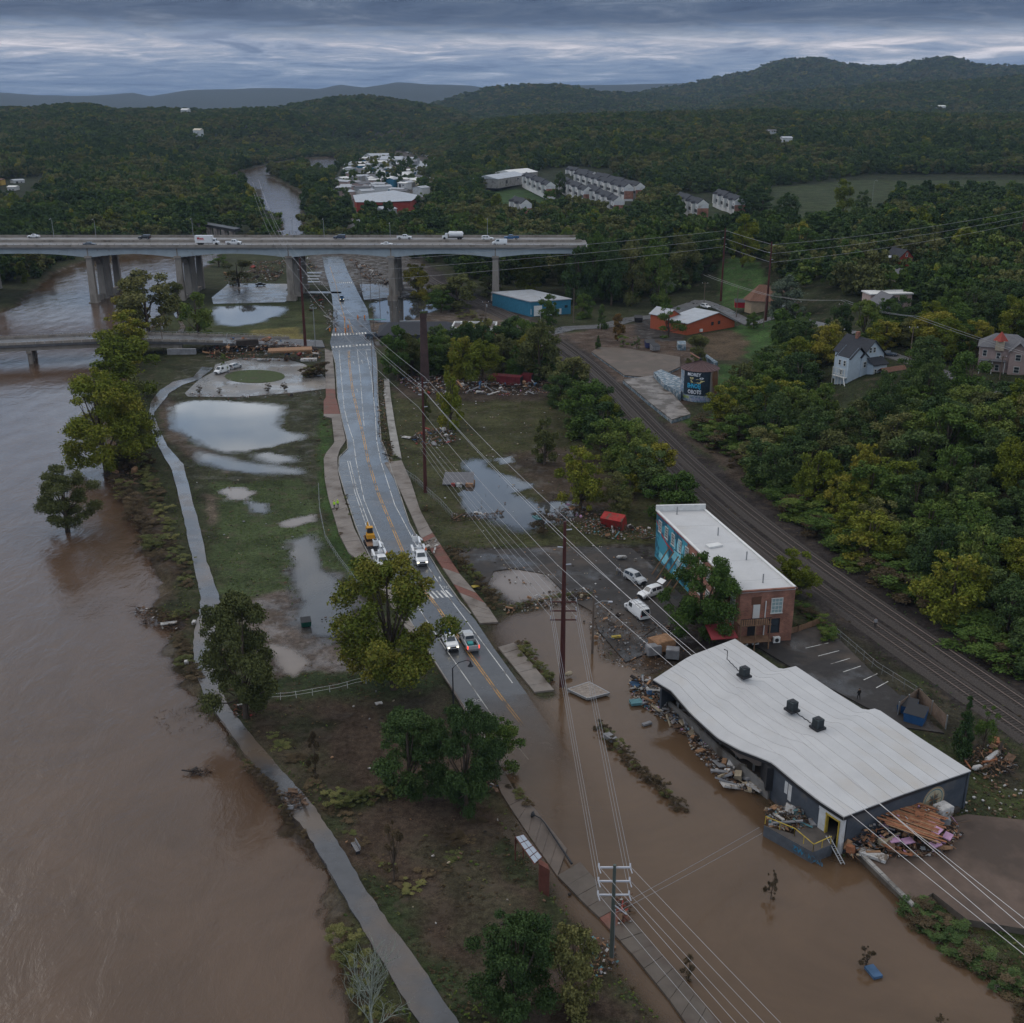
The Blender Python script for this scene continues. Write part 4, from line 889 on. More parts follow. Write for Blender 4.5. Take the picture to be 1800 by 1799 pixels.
for s, z in ((1.0, .7), (2.8, .7), (Le * .70, .7)):
 mb = MB(); mb.box(ep(s, .6, z), (1.1, .5, .95), M_PARW, rz=rzE); mb.cyl(ep(s, .87, z) - Vector((0, 0, .01)), .02, .02, M_DARK); f = mb.build('air_conditioner', M_PARW, bl)
 MB().tube([ep(s, .86, z), ep(s, .9, z)], .33, M_DARK, 12).build('fan_grille', M_DARK, f)
mb = MB(); mb.box(ep(-3.2, 1.4, 3.3), (4.2, 3.6, .15), mat('red_awning', (.25, .045, .05), .8), M=(Matrix.Rotation(rzE, 3, 'Z') @ Matrix.Rotation(.25, 3, 'X'))); mb.build('awning', None, bl)
# dark timber annex against the mural wall
an = MB()
for k in range(5): q0 = BM[0] + d * (8 + k * 2.2) + n * .4; q1 = q0 + n * 3.2; an.tube([(q1.x, q1.y, -.2), (q0.x, q0.y, 5.0)], .14, M_RUSTW, 4)
tag(an.build('timber_frame', M_RUSTW), 'leaning rusty timber frame against the blue mural wall', 'frame')
# --- warehouse with collapsed white roof
wh = thing('warehouse', 'flood wrecked warehouse with sagging white roof and missing side wall', 'building')
Npx = [(1148, 1196, 5.0), (1180, 1214, 4.8), (1215, 1253, 4.2), (1262, 1296, 3.8), (1300, 1318, 4.2), (1357, 1342, 5.0), (1400, 1378, 5.0), (1440, 1409, 5.0), (1483, 1437, 5.0)]
Fpx = [(1292, 1124, 5.2), (1340, 1156, 5.2), (1372, 1178, 5.2), (1399, 1172, 5.2), (1470, 1219, 5.2), (1520, 1250, 5.2), (1541, 1246, 5.2), (1620, 1300, 5.2), (1707, 1356, 5.0)]
NW_ = [W(*p) for p in Npx]; FW_ = [W(*p) for p in Fpx]
def along(P_, t):
 cum = [0];
 for a, b in zip(P_, P_[1:]): cum.append(cum[-1] + (b - a).length)
 s = t * cum[-1]
 for i in range(len(P_) - 1):
  if s <= cum[i + 1] + 1e-6: return P_[i].lerp(P_[i + 1], (s - cum[i]) / (cum[i + 1] - cum[i]))
 return P_[-1]
def roofp(u, v):
 a, b = along(NW_, u), along(FW_, u); p = a.lerp(b, v)
 p.z += .9 * max(0, 1 - abs(v - .42) / .42 if v < .42 else 1 - (v - .42) / .58) * (1 if u < .85 else 1 - .8 * (u - .85) / .15)
 p.z -= (.5 * sin(pi * min(1, u / .6)) * max(0, .5 - v))
 if u > .9 and v < .55: p.z += .0
 return p
NSTR, NU = 11, 44
M_ROOF2 = mat('white_roof_membrane_b', (.45, .45, .455), .5, vary=.07, vscale=.25, stains=((.42, .38, .33), .07, .54, .78), bump=.12, bscale=.6)
for s in range(NSTR):
 v0, v1 = s / NSTR, (s + 1) / NSTR + .004; mb = MB(); vs = []; fs = []; sf = []
 for i in range(NU + 1):
  u = i / NU
  for v, dz in ((v0, .0), (v0 + .003, .045), (v1 - .004, .03), (v1, .0)):
   p = roofp(u, min(v, 1)); vs.append((p.x, p.y, p.z + dz))
  for v in (v0, v1): p = roofp(u, min(v, 1)); vs.append((p.x, p.y, p.z - .25))
 for i in range(NU):
  o = i * 6; q6 = o + 6
  for k in range(3): (sf if k == 0 else fs).append((o + k, o + k + 1, q6 + k + 1, q6 + k)[::-1])
  fs.append((o + 4, q6 + 4, q6 + 5, o + 5)[::-1]); fs.append((o, q6, q6 + 4, o + 4)[::-1]); fs.append((o + 3, o + 5, q6 + 5, q6 + 3)[::-1])
 fs += [(0, 1, 2, 3, 5, 4), tuple(reversed([NU * 6 + k for k in (0, 1, 2, 3, 5, 4)]))]
 mb.add(vs, [f[::-1] for f in fs], M_ROOFW if s % 2 else M_ROOF2); mb.add(vs, [f[::-1] for f in sf], mat('roof_seam', (.27, .265, .26), .7)); mb.build('roof_panel', M_ROOFW, wh)
M_GREYW = mat('dark_grey_wall', (.062, .072, .088), .75, vary=.2, vscale=.6, bump=.15, stains=((.11, .10, .09), .3, .56, .75))
def wallseg(pts, zt, zb, th, m, name='wall'):
 mb = MB(); P_ = [Vector((p.x, p.y, 0)) for p in pts]
 for i in range(len(P_) - 1):
  a, b = P_[i], P_[i + 1]; dv_ = b - a; rz = atan2(dv_.y, dv_.x); c = (a + b) / 2; t0 = zt[i] if isinstance(zt, list) else zt; t1 = zt[i + 1] if isinstance(zt, list) else zt
  n_ = Vector((-dv_.y, dv_.x, 0)).normalized() * th / 2
  v = [a - n_, b - n_, b + n_, a + n_]; lo = [Vector((p.x, p.y, zb)) for p in v]; hi = [Vector((v[0].x, v[0].y, t0)), Vector((v[1].x, v[1].y, t1)), Vector((v[2].x, v[2].y, t1)), Vector((v[3].x, v[3].y, t0))]
  mb.add(lo + hi, [(0, 3, 2, 1), (4, 5, 6, 7), (0, 1, 5, 4), (1, 2, 6, 5), (2, 3, 7, 6), (3, 0, 4, 7)], m)
 return mb.build(name, m, wh)
ins = Vector((.25, .25, 0))
wN = [p + ins for p in NW_]
wallseg([wN[5], wN[6], wN[7], wN[7].lerp(wN[8], .05)], 4.7, -.6, .3, M_GREYW)
wallseg([wN[8] + Vector((.3, .3, 0)), along(FW_, 1) - Vector((.4, 0, 0))], 4.75, -.4, .3, M_GREYW)
wallseg([p - Vector((.3, .3, 0)) for p in FW_], 4.9, -.3, .3, M_GREYW)
wallseg([NW_[0] + Vector((1.2, .3, 0)), FW_[0] - Vector((.2, .5, 0))], [3.4, 4.9], -.3, .3, M_GREYW)
# low broken block wall standing outside the missing side
stub = [W(1176, 1236, 1.0), W(1215, 1272, 1.0), W(1262, 1315, 1.0), W(1302, 1352, 1.0), W(1352, 1392, 1.0)]
wallseg(stub, [1.2, 1.5, 1.3, 1.7, 1.5], -.8, .35, mat('grey_block', (.16, .155, .15), .85, vary=.25, vscale=.8, stains=((.07, .06, .05), .4, .5, .65)), 'stub_wall')
# fallen ceiling board under the sag
cb = MB(); A_, B_, C_, D_ = W(1262, 1290, 3.6), W(1335, 1322, 4.4), W(1358, 1352, 2.4), W(1300, 1335, 1.2)
vs = []; n1 = 10
for i in range(n1 + 1):
 for j in range(6):
  u, v = i / n1, j / 5; p = A_.lerp(B_, u).lerp(D_.lerp(C_, u), v); p.z += .25 * sin(u * 9) * v - .5 * v * (1 - v); vs.append(p)
cb.add(vs, [(i * 6 + j, i * 6 + j + 1, i * 6 + 7 + j, i * 6 + 6 + j) for i in range(n1) for j in range(5)], mat('buff_ceiling', (.24, .19, .16), .8, vary=.15, vscale=.5)); cb.build('fallen_ceiling', None, wh)
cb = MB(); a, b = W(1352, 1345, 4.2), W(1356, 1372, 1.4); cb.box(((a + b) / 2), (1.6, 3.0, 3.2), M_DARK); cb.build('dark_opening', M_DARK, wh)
fl = MB(); fl.prism([(p.x, p.y) for p in [NW_[0] + Vector((1.5, 1, 0))] + [p + Vector((1.0, 1.0, 0)) for p in NW_[1:]] + [p - Vector((1, 1, 0)) for p in FW_[::-1]]], -.6, .5, mat('warehouse_floor', (.07, .06, .052), .8, vary=.4, vscale=.4)); fl.build('floor', None, wh)
for t in (.08, .17, .26, .35, .44, .53): p = roofp(t, .12); MB().box((p.x, p.y, (p.z - .5) / 2 + .1), (.25, .25, p.z - .6), M_STEEL).build('column', M_STEEL, wh)
fe = MB()
for i in range(NU):
 a, b = roofp(i / NU, 0), roofp((i + 1) / NU, 0); fe.quad(a + Vector((-.04, -.04, -.05)), b + Vector((-.04, -.04, -.05)), b + Vector((-.02, -.02, -.5)), a + Vector((-.02, -.02, -.5)), M_DARK)
for i in range(16):
 a, b = roofp(1, i / 16), roofp(1, (i + 1) / 16); fe.quad(a + Vector((.05, -.06, -.05)), b + Vector((.05, -.06, -.05)), b + Vector((.05, -.04, -.45)), a + Vector((.05, -.04, -.45)), M_DARK)
fe.build('eave', M_DARK, wh)
# white doorway corner with yellow frame
a7, a8 = wN[7], wN[8]; dvw = (a8 - a7).normalized(); nvw = Vector((dvw.y, -dvw.x, 0)); Lc = (a8 - a7).length; rzw = atan2(dvw.y, dvw.x)
def cp(s, o_, z): q_ = a7 + dvw * s + nvw * o_; return Vector((q_.x, q_.y, z))
M_WW = mat('white_wall', (.50, .51, .52), .7, vary=.15, stains=((.3, .26, .2), .5, .55, .75)); M_YF = mat('yellow_frame', (.40, .29, .05), .6, vary=.3)
mb = MB(); mb.box(cp(.6, .02, 2.2), (1.0, .34, 5.0), M_WW, rz=rzw); mb.box(cp(Lc - .15, .02, 2.2), (.5, .34, 5.0), M_WW, rz=rzw); mb.box(cp(Lc / 2, .02, 4.35), (Lc, .32, .7), M_WW, rz=rzw); mb.build('door_surround', M_WW, wh)
mb = MB(); mb.box(cp(1.25, .1, 2.1), (.16, .4, 3.9), M_YF, rz=rzw); mb.box(cp(Lc - .5, .1, 2.1), (.14, .4, 3.9), M_YF, rz=rzw); mb.box(cp(Lc / 2 + .3, .1, 3.95), (Lc - 1.6, .4, .16), M_YF, rz=rzw); mb.build('door_frame', M_YF, wh)
# wall openings: torn sheet and small window
dN = (wN[7] - wN[5]).normalized(); nN = Vector((dN.y, -dN.x, 0)); rzN = atan2(dN.y, dN.x)
def np_(s, o_, z): q_ = wN[5] + dN * s + nN * o_; return Vector((q_.x, q_.y, z))
mb = MB(); mb.box(np_(3.6, .2, 2.9), (.6, .08, 2.2), M_WW, rz=rzN); mb.box(np_(2.9, .2, 3.2), (.5, .08, 1.6), M_WW, rz=rzN + .1); mb.build('torn_sign', M_WW, wh)
wall_window(wh, wN[5], wN[7], 6.4, 3.3, 1.0, .9, M_DARK, M_GLASS, (1, 1))
# compass mural on the end wall
ev0 = wN[8] + Vector((.3, .3, 0)); ev1 = along(FW_, 1) - Vector((.4, 0, 0)); dE = (ev1 - ev0).normalized(); nE = Vector((dE.y, -dE.x, 0)); LE = (ev1 - ev0).length
def epz(s, z, o_=.17): q_ = ev0 + dE * s + nE * o_; return (q_.x, q_.y, z)
cs = LE * .715; czm = 2.75; rr = 1.75
def disc(mb, r0, r1, m, o_, n=28):
 vs = [];
 for k in range(n): t = 2 * pi * k / n; vs += [epz(cs + cos(t) * r0, czm + sin(t) * r0, o_), epz(cs + cos(t) * r1, czm + sin(t) * r1, o_)]
 mb.add(vs, [(2 * k, 2 * k + 1, (2 * k + 3) % (2 * n), (2 * k + 2) % (2 * n)) for k in range(n)], m)
M_CRM = mat('cream_paint', (.38, .34, .24), .7, vary=.2); M_TEAL = mat('teal_paint', (.06, .16, .18), .7); M_RST = mat('rust_paint', (.26, .12, .05), .7)
mb = MB(); disc(mb, .02, rr, M_CRM, .17); disc(mb, rr - .42, rr - .3, M_TEAL, .18); disc(mb, rr - .12, rr - .05, M_RST, .18)
for k in range(16):
 t = 2 * pi * k / 16; L_ = rr * (.8 if k % 4 == 0 else .62 if k % 2 == 0 else .45); wd = .22
 tip = epz(cs + cos(t) * L_, czm + sin(t) * L_, .19); l = epz(cs + cos(t + wd * 1.6) * .3 * rr, czm + sin(t + wd * 1.6) * .3 * rr, .19); r_ = epz(cs + cos(t - wd * 1.6) * .3 * rr, czm + sin(t - wd * 1.6) * .3 * rr, .19); c0 = epz(cs, czm, .19)
 mb.add([c0, r_, tip], [(0, 1, 2)], M_TEAL if k % 4 else M_RST); mb.add([c0, tip, l], [(0, 1, 2)], M_RST if k % 4 else M_CRM)
mb.build('compass_mural', M_CRM, wh)
# loading dock with yellow rail
DK = [W(1343, 1450, 1.5), W(1396, 1466, 1.5), W(1408, 1440, 1.5), W(1442, 1432, 1.5), W(1475, 1455, 1.5), W(1462, 1484, 1.5), W(1429, 1498, 1.5)]
M_DOCK = mat('dock_concrete', (.085, .075, .068), .8, vary=.3, vscale=.5); M_DGREY = mat('dock_side', (.085, .095, .11), .75, vary=.2)
dk = MB(); dk.prism([(p.x, p.y) for p in DK], -.8, 1.4, M_DOCK, M_DGREY); dk.build('loading_dock', M_DOCK, wh)
mb = MB(); path_ = [W(1345, 1449, 1.4), W(1396, 1470, 1.4), W(1429, 1498, 1.4), W(1460, 1484, 1.4)]
for i in range(3):
 a, b = path_[i], path_[i + 1]
 for z in (2.4,): mb.tube([a + Vector((0, 0, z - 1.4)), b + Vector((0, 0, z - 1.4))], .06, M_YF, 5)
 for t in (0, .5, 1): p = a.lerp(b, t); mb.tube([p, p + Vector((0, 0, 1))], .05, M_YF, 5)
mb.build('railing', M_YF, wh)
def text_on(s, size, origin, ex, ez, m, parent, name='lettering', off=.05, curve=None, thick=True, sx=1.0):
 """flat painted letters: ex = direction of writing, ez = up"""
 cu = bpy.data.curves.new(name, 'FONT'); cu.body = s; cu.size = size; cu.fill_mode = 'FRONT'; cu.offset = .03 * size if thick else 0; cu.resolution_u = 2
 o = bpy.data.objects.new(name, cu); dg = bpy.context.evaluated_depsgraph_get(); me = bpy.data.meshes.new_from_object(o); bpy.data.objects.remove(o)
 ex = Vector(ex).normalized(); ez = Vector(ez); nrm = ex.cross(ez)
 for v in me.vertices:
  x, y = v.co.x * sx, v.co.y
  v.co = curve(x, y) if curve else Vector(origin) + ex * x + ez * y + nrm * off
 me.materials.clear(); me.materials.append(m); ob = bpy.data.objects.new(name, me); C.objects.link(ob); ob.parent = parent; return ob
M_CYAN = mat('cyan_spray', (.04, .17, .28), .7, vary=.3, stains=((.07, .075, .08), 1.5, .5, .6))
ex = DK[6] - DK[0]; ex.z = 0
g0 = DK[0].lerp(DK[6], .60); g0.z = .35
exn = ex.normalized(); nrm = exn.cross(Vector((0, 0, 1)))
text_on('ZWOOSh', .95, g0 + nrm * .06, exn, (0, 0, 1), M_CYAN, wh, off=.0)
# rooftop units
M_AC = mat('condenser_grey', (.05, .062, .066), .6, vary=.2)
for k, (px, py) in enumerate(((1308, 1190), (1392, 1250), (1437, 1281))):
 u = thing('roof_condenser', ['dark rooftop condenser alone near the roof ridge at the torn end', 'dark rooftop condenser in the middle of the white roof', 'dark rooftop condenser nearest the compass mural end'][k], 'air conditioner', W(px, py, 5.9), .5, 'condensers on the white roof')
 MB().box((0, 0, .15), (1.5, 1.5, .3), M_DARK).build('curb', M_DARK, u)
 body = MB().box((0, 0, .85), (1.05, 1.05, 1.1), M_AC).build('housing', M_AC, u)
 g = MB();
 for j in range(7): g.box((0, -.54, .4 + j * .14), (.9, .03, .05), M_DARK); g.box((-.54, 0, .4 + j * .14), (.03, .9, .05), M_DARK)
 g.build('louvre', M_DARK, body)
 MB().cyl((0, 0, 1.4), .42, .08, M_DARK, 14).build('fan_guard', M_DARK, body)
for k, (p0, p1) in enumerate((((1304, 1186), (1278, 1160)), ((1397, 1253), (1432, 1277)))):
 a, b = W(*p0, 6.0), W(*p1, 6.0); P_ = [a.lerp(b, i / 8) + Vector((0, 0, .12 * (i % 2))) for i in range(9)]
 if k == 0: P_ += [b + Vector((0, .1, 1.3)), b + Vector((-.5, .2, 1.5))]
 tag(MB().tube(P_, .07, M_DARK, 5).build('conduit', M_DARK), ['black conduit kinking up beside the torn end condenser', 'black conduit linking the two nearer condensers'][k], 'pipe')
# ---------------------------------------------------------------- silo, chimney
M_RUSTR = mat('rusty_roof', (.095, .058, .058), .6, vary=.3, vscale=2, metal=.2)
M_SILO = mat('black_corrugated', (.022, .036, .052), .55, vary=.3, vscale=1.5)
sbase = W(1228, 700); sbase.y += .5; SR, SH = 5.2, 8.7
si = thing('graffiti_silo', 'round corrugated metal silo covered in graffiti with rusty conical roof', 'silo', (sbase.x, sbase.y, 0))
mb = MB(); n = 72
vs = [];
for k in range(n):
 t = 2 * pi * k / n; r = SR
 for z in (-.3, SH): vs.append((cos(t) * r, sin(t) * r, z))
M_GALV = mat('streaked_galvanised', (.33, .33, .32), .5, metal=.3, vary=.25, stains=((.20, .10, .05), .35, .45, .62), stretch=(1, 1, .25))
M_WASH = mat('graffiti_base', (.16, .24, .32), .7, vary=.5, vscale=2.5, stains=((.38, .40, .45), 1.2, .48, .56), detail=3)
mb.add(vs, [(2 * k, (2 * k + 2) % (2 * n), (2 * k + 3) % (2 * n), 2 * k + 1) for k in range(n)], M_GALV)
mb.build('wall', M_GALV, si)
def cylp(ang, z, off=.03):  # angle measured from the side facing the viewer, positive to the right
 t = -pi / 2 + ang + atan2(sbase.x, sbase.y) * -1; return Vector((cos(t) * (SR + off), sin(t) * (SR + off), z))
def cylpatch(a0, a1, z0, z1, m, off, name, jag=0):
 mb = MB(); ns_ = 20; vs = []
 for i in range(ns_ + 1):
  a = a0 + (a1 - a0) * i / ns_; vs += [cylp(a, z0 + (rnd.uniform(-jag, jag) if jag else 0), off), cylp(a, z1 + (rnd.uniform(-jag, jag) if jag else 0), off)]
 mb.add(vs, [(2 * i, 2 * i + 2, 2 * i + 3, 2 * i + 1) for i in range(ns_)], m); return mb.build(name, m, si)
cylpatch(-.95, .62, 1.6, SH - .05, M_SILO, .03, 'dark_paint'); cylpatch(-1.7, 1.2, -.2, 1.75, M_WASH, .045, 'graffiti_band', .1)
cylpatch(-1.5, -.95, 1.6, SH - .4, M_WASH, .035, 'graffiti_band', .1)
cylpatch(1.05, 1.3, 1.6, 6, mat('rust_streak', (.22, .10, .05), .7, vary=.4), .035, 'rust_streak', .3)
M_SPW = mat('white_spray', (.66, .68, .74), .7, vary=.3, vscale=4); M_SPC = mat('bright_cyan_spray', (.05, .42, .70), .6); M_SPY = mat('straw_spray', (.58, .50, .24), .7, vary=.3, vscale=4); M_SPL = mat('lilac_spray', (.30, .32, .50), .7, vary=.3, vscale=4); M_SPG = mat('lime_spray', (.45, .55, .05), .7)
def silo_text(s, size, a0, z, m, off, sx=1.0):
 text_on(s, size, (0, 0, 0), (1, 0, 0), (0, 0, 1), m, si, 'graffiti_lettering', curve=lambda x, y: cylp(a0 + x * sx / SR, z + y, off))
silo_text('MOREY', 1.25, -.68, 7.3, M_SPW, .06, .95); silo_text('EHNOEJ', 1.75, -.66, 3.9, M_SPC, .06, .62); silo_text('OBOTS', 1.5, -.62, 2.25, M_SPW, .06, .80)
silo_text('ZEVO', .95, -.95, .75, M_SPG, .08, .9); silo_text('SOWME', 1.1, -.35, .35, M_SPL, .08, .95); silo_text('RUMA', .9, .5, .6, M_SPL, .08, .8); silo_text('TEF', 1.0, -1.35, 4.6, M_SPW, .07, .6); silo_text('BR', 1.1, -1.3, 2.6, M_SPL, .07, .7)
mb = MB()
for sg, m in ((-.42, M_SPY), (.12, M_SPW)):
 vs = [cylp(sg, 6.75, .06)] + [cylp(sg + cos(2 * pi * k / 14) * .115, 6.75 + sin(2 * pi * k / 14) * (.34 if sin(2 * pi * k / 14) < 0 else .2), .06) for k in range(14)]
 mb.add(vs, [(0, k + 1, (k + 1) % 14 + 1) for k in range(14)], m)
 vs = [cylp(sg + cos(2 * pi * k / 8) * .03, 6.72 + sin(2 * pi * k / 8) * .15, .075) for k in range(8)]; mb.add(vs, [tuple(range(8))], M_SILO)
mb.build('painted_eyes', M_SPY, si)
mb = MB(); vs = []
for k in range(24):
 t = 2 * pi * k / 24; r = 1 + .18 * sin(5 * t + 1) + .1 * sin(9 * t); vs.append(cylp(-.13 + cos(t) * .36 * r, 5.85 + sin(t) * .55 * r, .06))
mb.add(vs, [tuple(range(24))], M_SPY); mb.build('straw_blob', M_SPY, si)
mb = MB(); n = 48; vs = [(0, 0, SH + 2.1)] + [(cos(2 * pi * k / n) * (SR + (.38 if k % 2 else .30)), sin(2 * pi * k / n) * (SR + (.38 if k % 2 else .30)), SH - .1 + (.05 if k % 2 else -.04)) for k in range(n)]
mb.add(vs, [(0, k + 1, (k + 1) % n + 1) for k in range(n)], M_RUSTR)
for k in range(0, n, 2): t = 2 * pi * k / n; mb.tube([(0, 0, SH + 2.13), (cos(t) * (SR + .38), sin(t) * (SR + .38), SH)], .05, M_RUSTR, 3)
mb.build('roof', M_RUSTR, si); MB().cyl((0, 0, SH + 2), .35, .7, M_DARK, 8).build('roof_vent', M_DARK, si)
MB().tube([(0, 0, SH + 2.4), (-2.6, 2.5, SH + 3.6)], .22, mat('rust_pipe', (.25, .13, .09), .7), 6).build('chute_pipe', None, si)
ch_ = W(747, 672); ch = thing('brick_chimney', 'tall dark square brick factory chimney among trees beside the road', 'chimney', (ch_.x, ch_.y, 0), .12)
M_BRKD = brick_mat('dark_brick', (.05, .026, .024), (.07, .034, .03), (.06, .05, .046))
mb = MB(); hz_ = topz(ch_, 552); segs = 9
for i in range(segs):
 z0, z1 = -.3 + (hz_ + .3) * i / segs, -.3 + (hz_ + .3) * (i + 1) / segs; wd = 2.75 - 1.0 * i / segs; mb.box((0, 0, (z0 + z1) / 2), (wd, wd, z1 - z0), M_BRKD, taper=(wd - 1.0 / segs) / wd)
mb.build('stack', M_BRKD, ch); mb = MB(); mb.box((0, 0, hz_ - .5), (2.05, 2.05, 1.3), M_BRKD); mb.build('crown_course', M_BRKD, ch)
mb = MB()
for k in range(60): mb.box((rnd.uniform(-.9, .9), rnd.uniform(-.9, .9), hz_ + rnd.uniform(.1, .5)), (.3, .3, .25), M_GRASS, rz=rnd.uniform(0, 3))
g_ = mb.build('moss', M_GRASS, ch)
# ---------------------------------------------------------------- general small buildings
def gable(mb, w, l, h, rise, m, over=.4, th=.18, z0=0, cx=0, cy=0, along_x=True):
 """roof over w (x) by l (y), ridge along y"""
 for s in (-1, 1):
  a = Vector((cx + s * (w / 2 + over), cy - l / 2 - over, z0 + h - rise * over / (w / 2))); b = Vector((cx + s * (w / 2 + over), cy + l / 2 + over, z0 + h - rise * over / (w / 2))); c = Vector((cx, cy + l / 2 + over, z0 + h + rise)); d = Vector((cx, cy - l / 2 - over, z0 + h + rise)); u = Vector((0, 0, th))
  vs = [a, b, c, d, a + u, b + u, c + u, d + u]
  fs = [(0, 1, 2, 3), (7, 6, 5, 4), (0, 4, 5, 1), (1, 5, 6, 2), (3, 2, 6, 7), (0, 3, 7, 4)]; mb.add(vs, fs if s < 0 else [f[::-1] for f in fs], m)
def gwalls(mb, w, l, h, rise, m, z0=0, base=-2.5, cx=0, cy=0):
 x0, x1, y0, y1 = cx - w / 2, cx + w / 2, cy - l / 2, cy + l / 2
 vs = [(x0, y0, z0 + base), (x1, y0, z0 + base), (x1, y1, z0 + base), (x0, y1, z0 + base), (x0, y0, z0 + h), (x1, y0, z0 + h), (x1, y1, z0 + h), (x0, y1, z0 + h), (cx, y0, z0 + h + rise), (cx, y1, z0 + h + rise)]
 mb.add(vs, [(0, 1, 5, 8, 4), (2, 3, 7, 9, 6), (1, 2, 6, 5), (3, 0, 4, 7)], m)
def win(parent, c, w, h, axis='y', sgn=-1, frame=M_WFR, glass=M_GLASS):
 """window on a wall whose outside faces sgn*axis in local coordinates"""
 x, y, z = c; a, b = (w, .12) if axis == 'y' else (.12, w)
 off = Vector((0, sgn * .05, 0)) if axis == 'y' else Vector((sgn * .05, 0, 0))
 f = MB(); cc = Vector(c) + off
 f.box(cc + Vector((0, 0, h / 2)), (a + (.2 if axis == 'y' else 0), b + (.2 if axis == 'x' else 0), .12), frame); f.box(cc - Vector((0, 0, h / 2)), (a + (.2 if axis == 'y' else 0), b + (.2 if axis == 'x' else 0), .12), frame)
 for s in (-1, 1): q_ = cc + (Vector((s * w / 2, 0, 0)) if axis == 'y' else Vector((0, s * w / 2, 0))); f.box(q_, (.12, .12, h), frame)
 f.box(cc, (a if axis == 'y' else .1, .1 if axis == 'y' else b, .08), frame)
 fo = f.build('window', frame, parent); MB().box(Vector(c) + off * .4, (w if axis == 'y' else .06, .06 if axis == 'y' else w, h), glass).build('pane', glass, fo)
M_DKRF = mat('dark_shingle', (.035, .038, .046), .8, vary=.25, vscale=2.5, bump=.2); M_GRYRF = mat('grey_metal_roof', (.34, .36, .39), .45, vary=.12, vscale=.4, stains=((.24, .20, .17), .3, .55, .75)); M_BRNRF = mat('brown_shingle', (.16, .085, .06), .85, vary=.22, vscale=2)
M_SIDW = mat('pale_blue_siding', (.40, .47, .54), .75, vary=.08); M_PINK = mat('pink_siding', (.36, .27, .25), .8, vary=.12); M_ORNG = mat('orange_brick', (.34, .085, .042), .8, vary=.15, vscale=2); M_BLUE = mat('teal_blue_cladding', (.035, .16, .25), .6, vary=.15); M_REDB = mat('red_block', (.26, .045, .03), .8, vary=.2)
# white Victorian house
hp = G(1512, 655, 12); HZ = hp.z
ho = thing('victorian_house', 'pale blue gabled two storey house with black roof on the wooded hillside', 'house', hp, R(28))
mb = MB(); gwalls(mb, 8.0, 10, 5.6, 3.8, M_SIDW, cx=0, cy=1); mb.build('wall', M_SIDW, ho)
rf = MB(); gable(rf, 8.0, 10, 5.6, 3.8, M_DKRF, .5, cx=0, cy=1); ro = rf.build('roof', M_DKRF, ho)
mb = MB(); mb.box((-.3, 2, 9.9), (1.0, .8, 1.8), M_BRICK); mb.build('chimney', M_BRICK, ro)
mb = MB(); gwalls(mb, 6.0, 4.6, 5.4, 2.6, M_SIDW, cx=-5.4, cy=-1.5); mb.build('wing_wall', M_SIDW, ho); rf = MB(); gable(rf, 6.0, 5.0, 5.4, 2.6, M_DKRF, .4, cx=-5.0, cy=-1.5); rf.build('wing_roof', M_DKRF, ho)
mb = MB(); mb.box((.6, -5.1, 1.0), (5.0, 2.4, 4.6), M_SIDW); mb.build('bay', M_SIDW, ho)
rf = MB(); rf.add([(-2.2, -6.7, 3.2), (3.4, -6.7, 3.2), (3.4, -3.9, 4.8), (-2.2, -3.9, 4.8), (-2.2, -6.7, 3.4), (3.4, -6.7, 3.4), (3.4, -3.9, 5.0), (-2.2, -3.9, 5.0)], [(4, 5, 6, 7), (0, 3, 2, 1), (0, 1, 5, 4), (1, 2, 6, 5), (3, 0, 4, 7)], M_DKRF); rf.build('porch_roof', M_DKRF, ho)
mb = MB(); mb.box((4.0, -7.5, -.9), (7.5, 4.0, 3.0), M_BRICK); mb.build('lower_wall', M_BRICK, ho)
rf = MB(); gable(rf, 4.6, 8.0, 0, 1.9, M_BRNRF, .3); o = rf.build('lower_roof', M_BRNRF, ho); o.location = (4.0, -7.5, .6); o.rotation_euler = (0, 0, R(90))
for c in ((-1.2, -4.02, 6.9), (.2, -4.02, 6.9)): win(ho, c, .9, 1.4)
for c in ((-2.8, -4.02, 3.2), (2.6, -4.02, 4.4), (2.6, -4.02, 1.6)): win(ho, c, .9, 1.5)
for c in ((-1.0, -6.32, 1.5), (.6, -6.32, 1.5), (2.2, -6.32, 1.5)): win(ho, c, .8, 1.3)
for c in ((-8.42, -2.4, 3.8), (-8.42, -.6, 3.8), (-8.42, -1.5, 1.2)): win(ho, c, .8, 1.4, 'x')
for c in ((4.02, -1, 4.0), (4.02, 2.6, 4.0), (4.02, 0, 1.4)): win(ho, c, .9, 1.4, 'x', 1)
mb = MB()
for k in range(5): mb.box((-9.3, -3.6 + k * 1.1, .2), (.12, .12, 4.6), M_WFR)
mb.box((-9.3, -1.4, 2.3), (.1, 4.6, .1), M_WFR); mb.box((-9.3, -1.4, .9), (.1, 4.6, .1), M_WFR); mb.box((-8.9, -1.4, .1), (1.0, 4.8, .1), M_WFR); mb.tube([(-9.6, -3.6, .1), (-11.5, -7, -2.8)], .12, M_WFR, 4); mb.build('porch', M_WFR, ho)
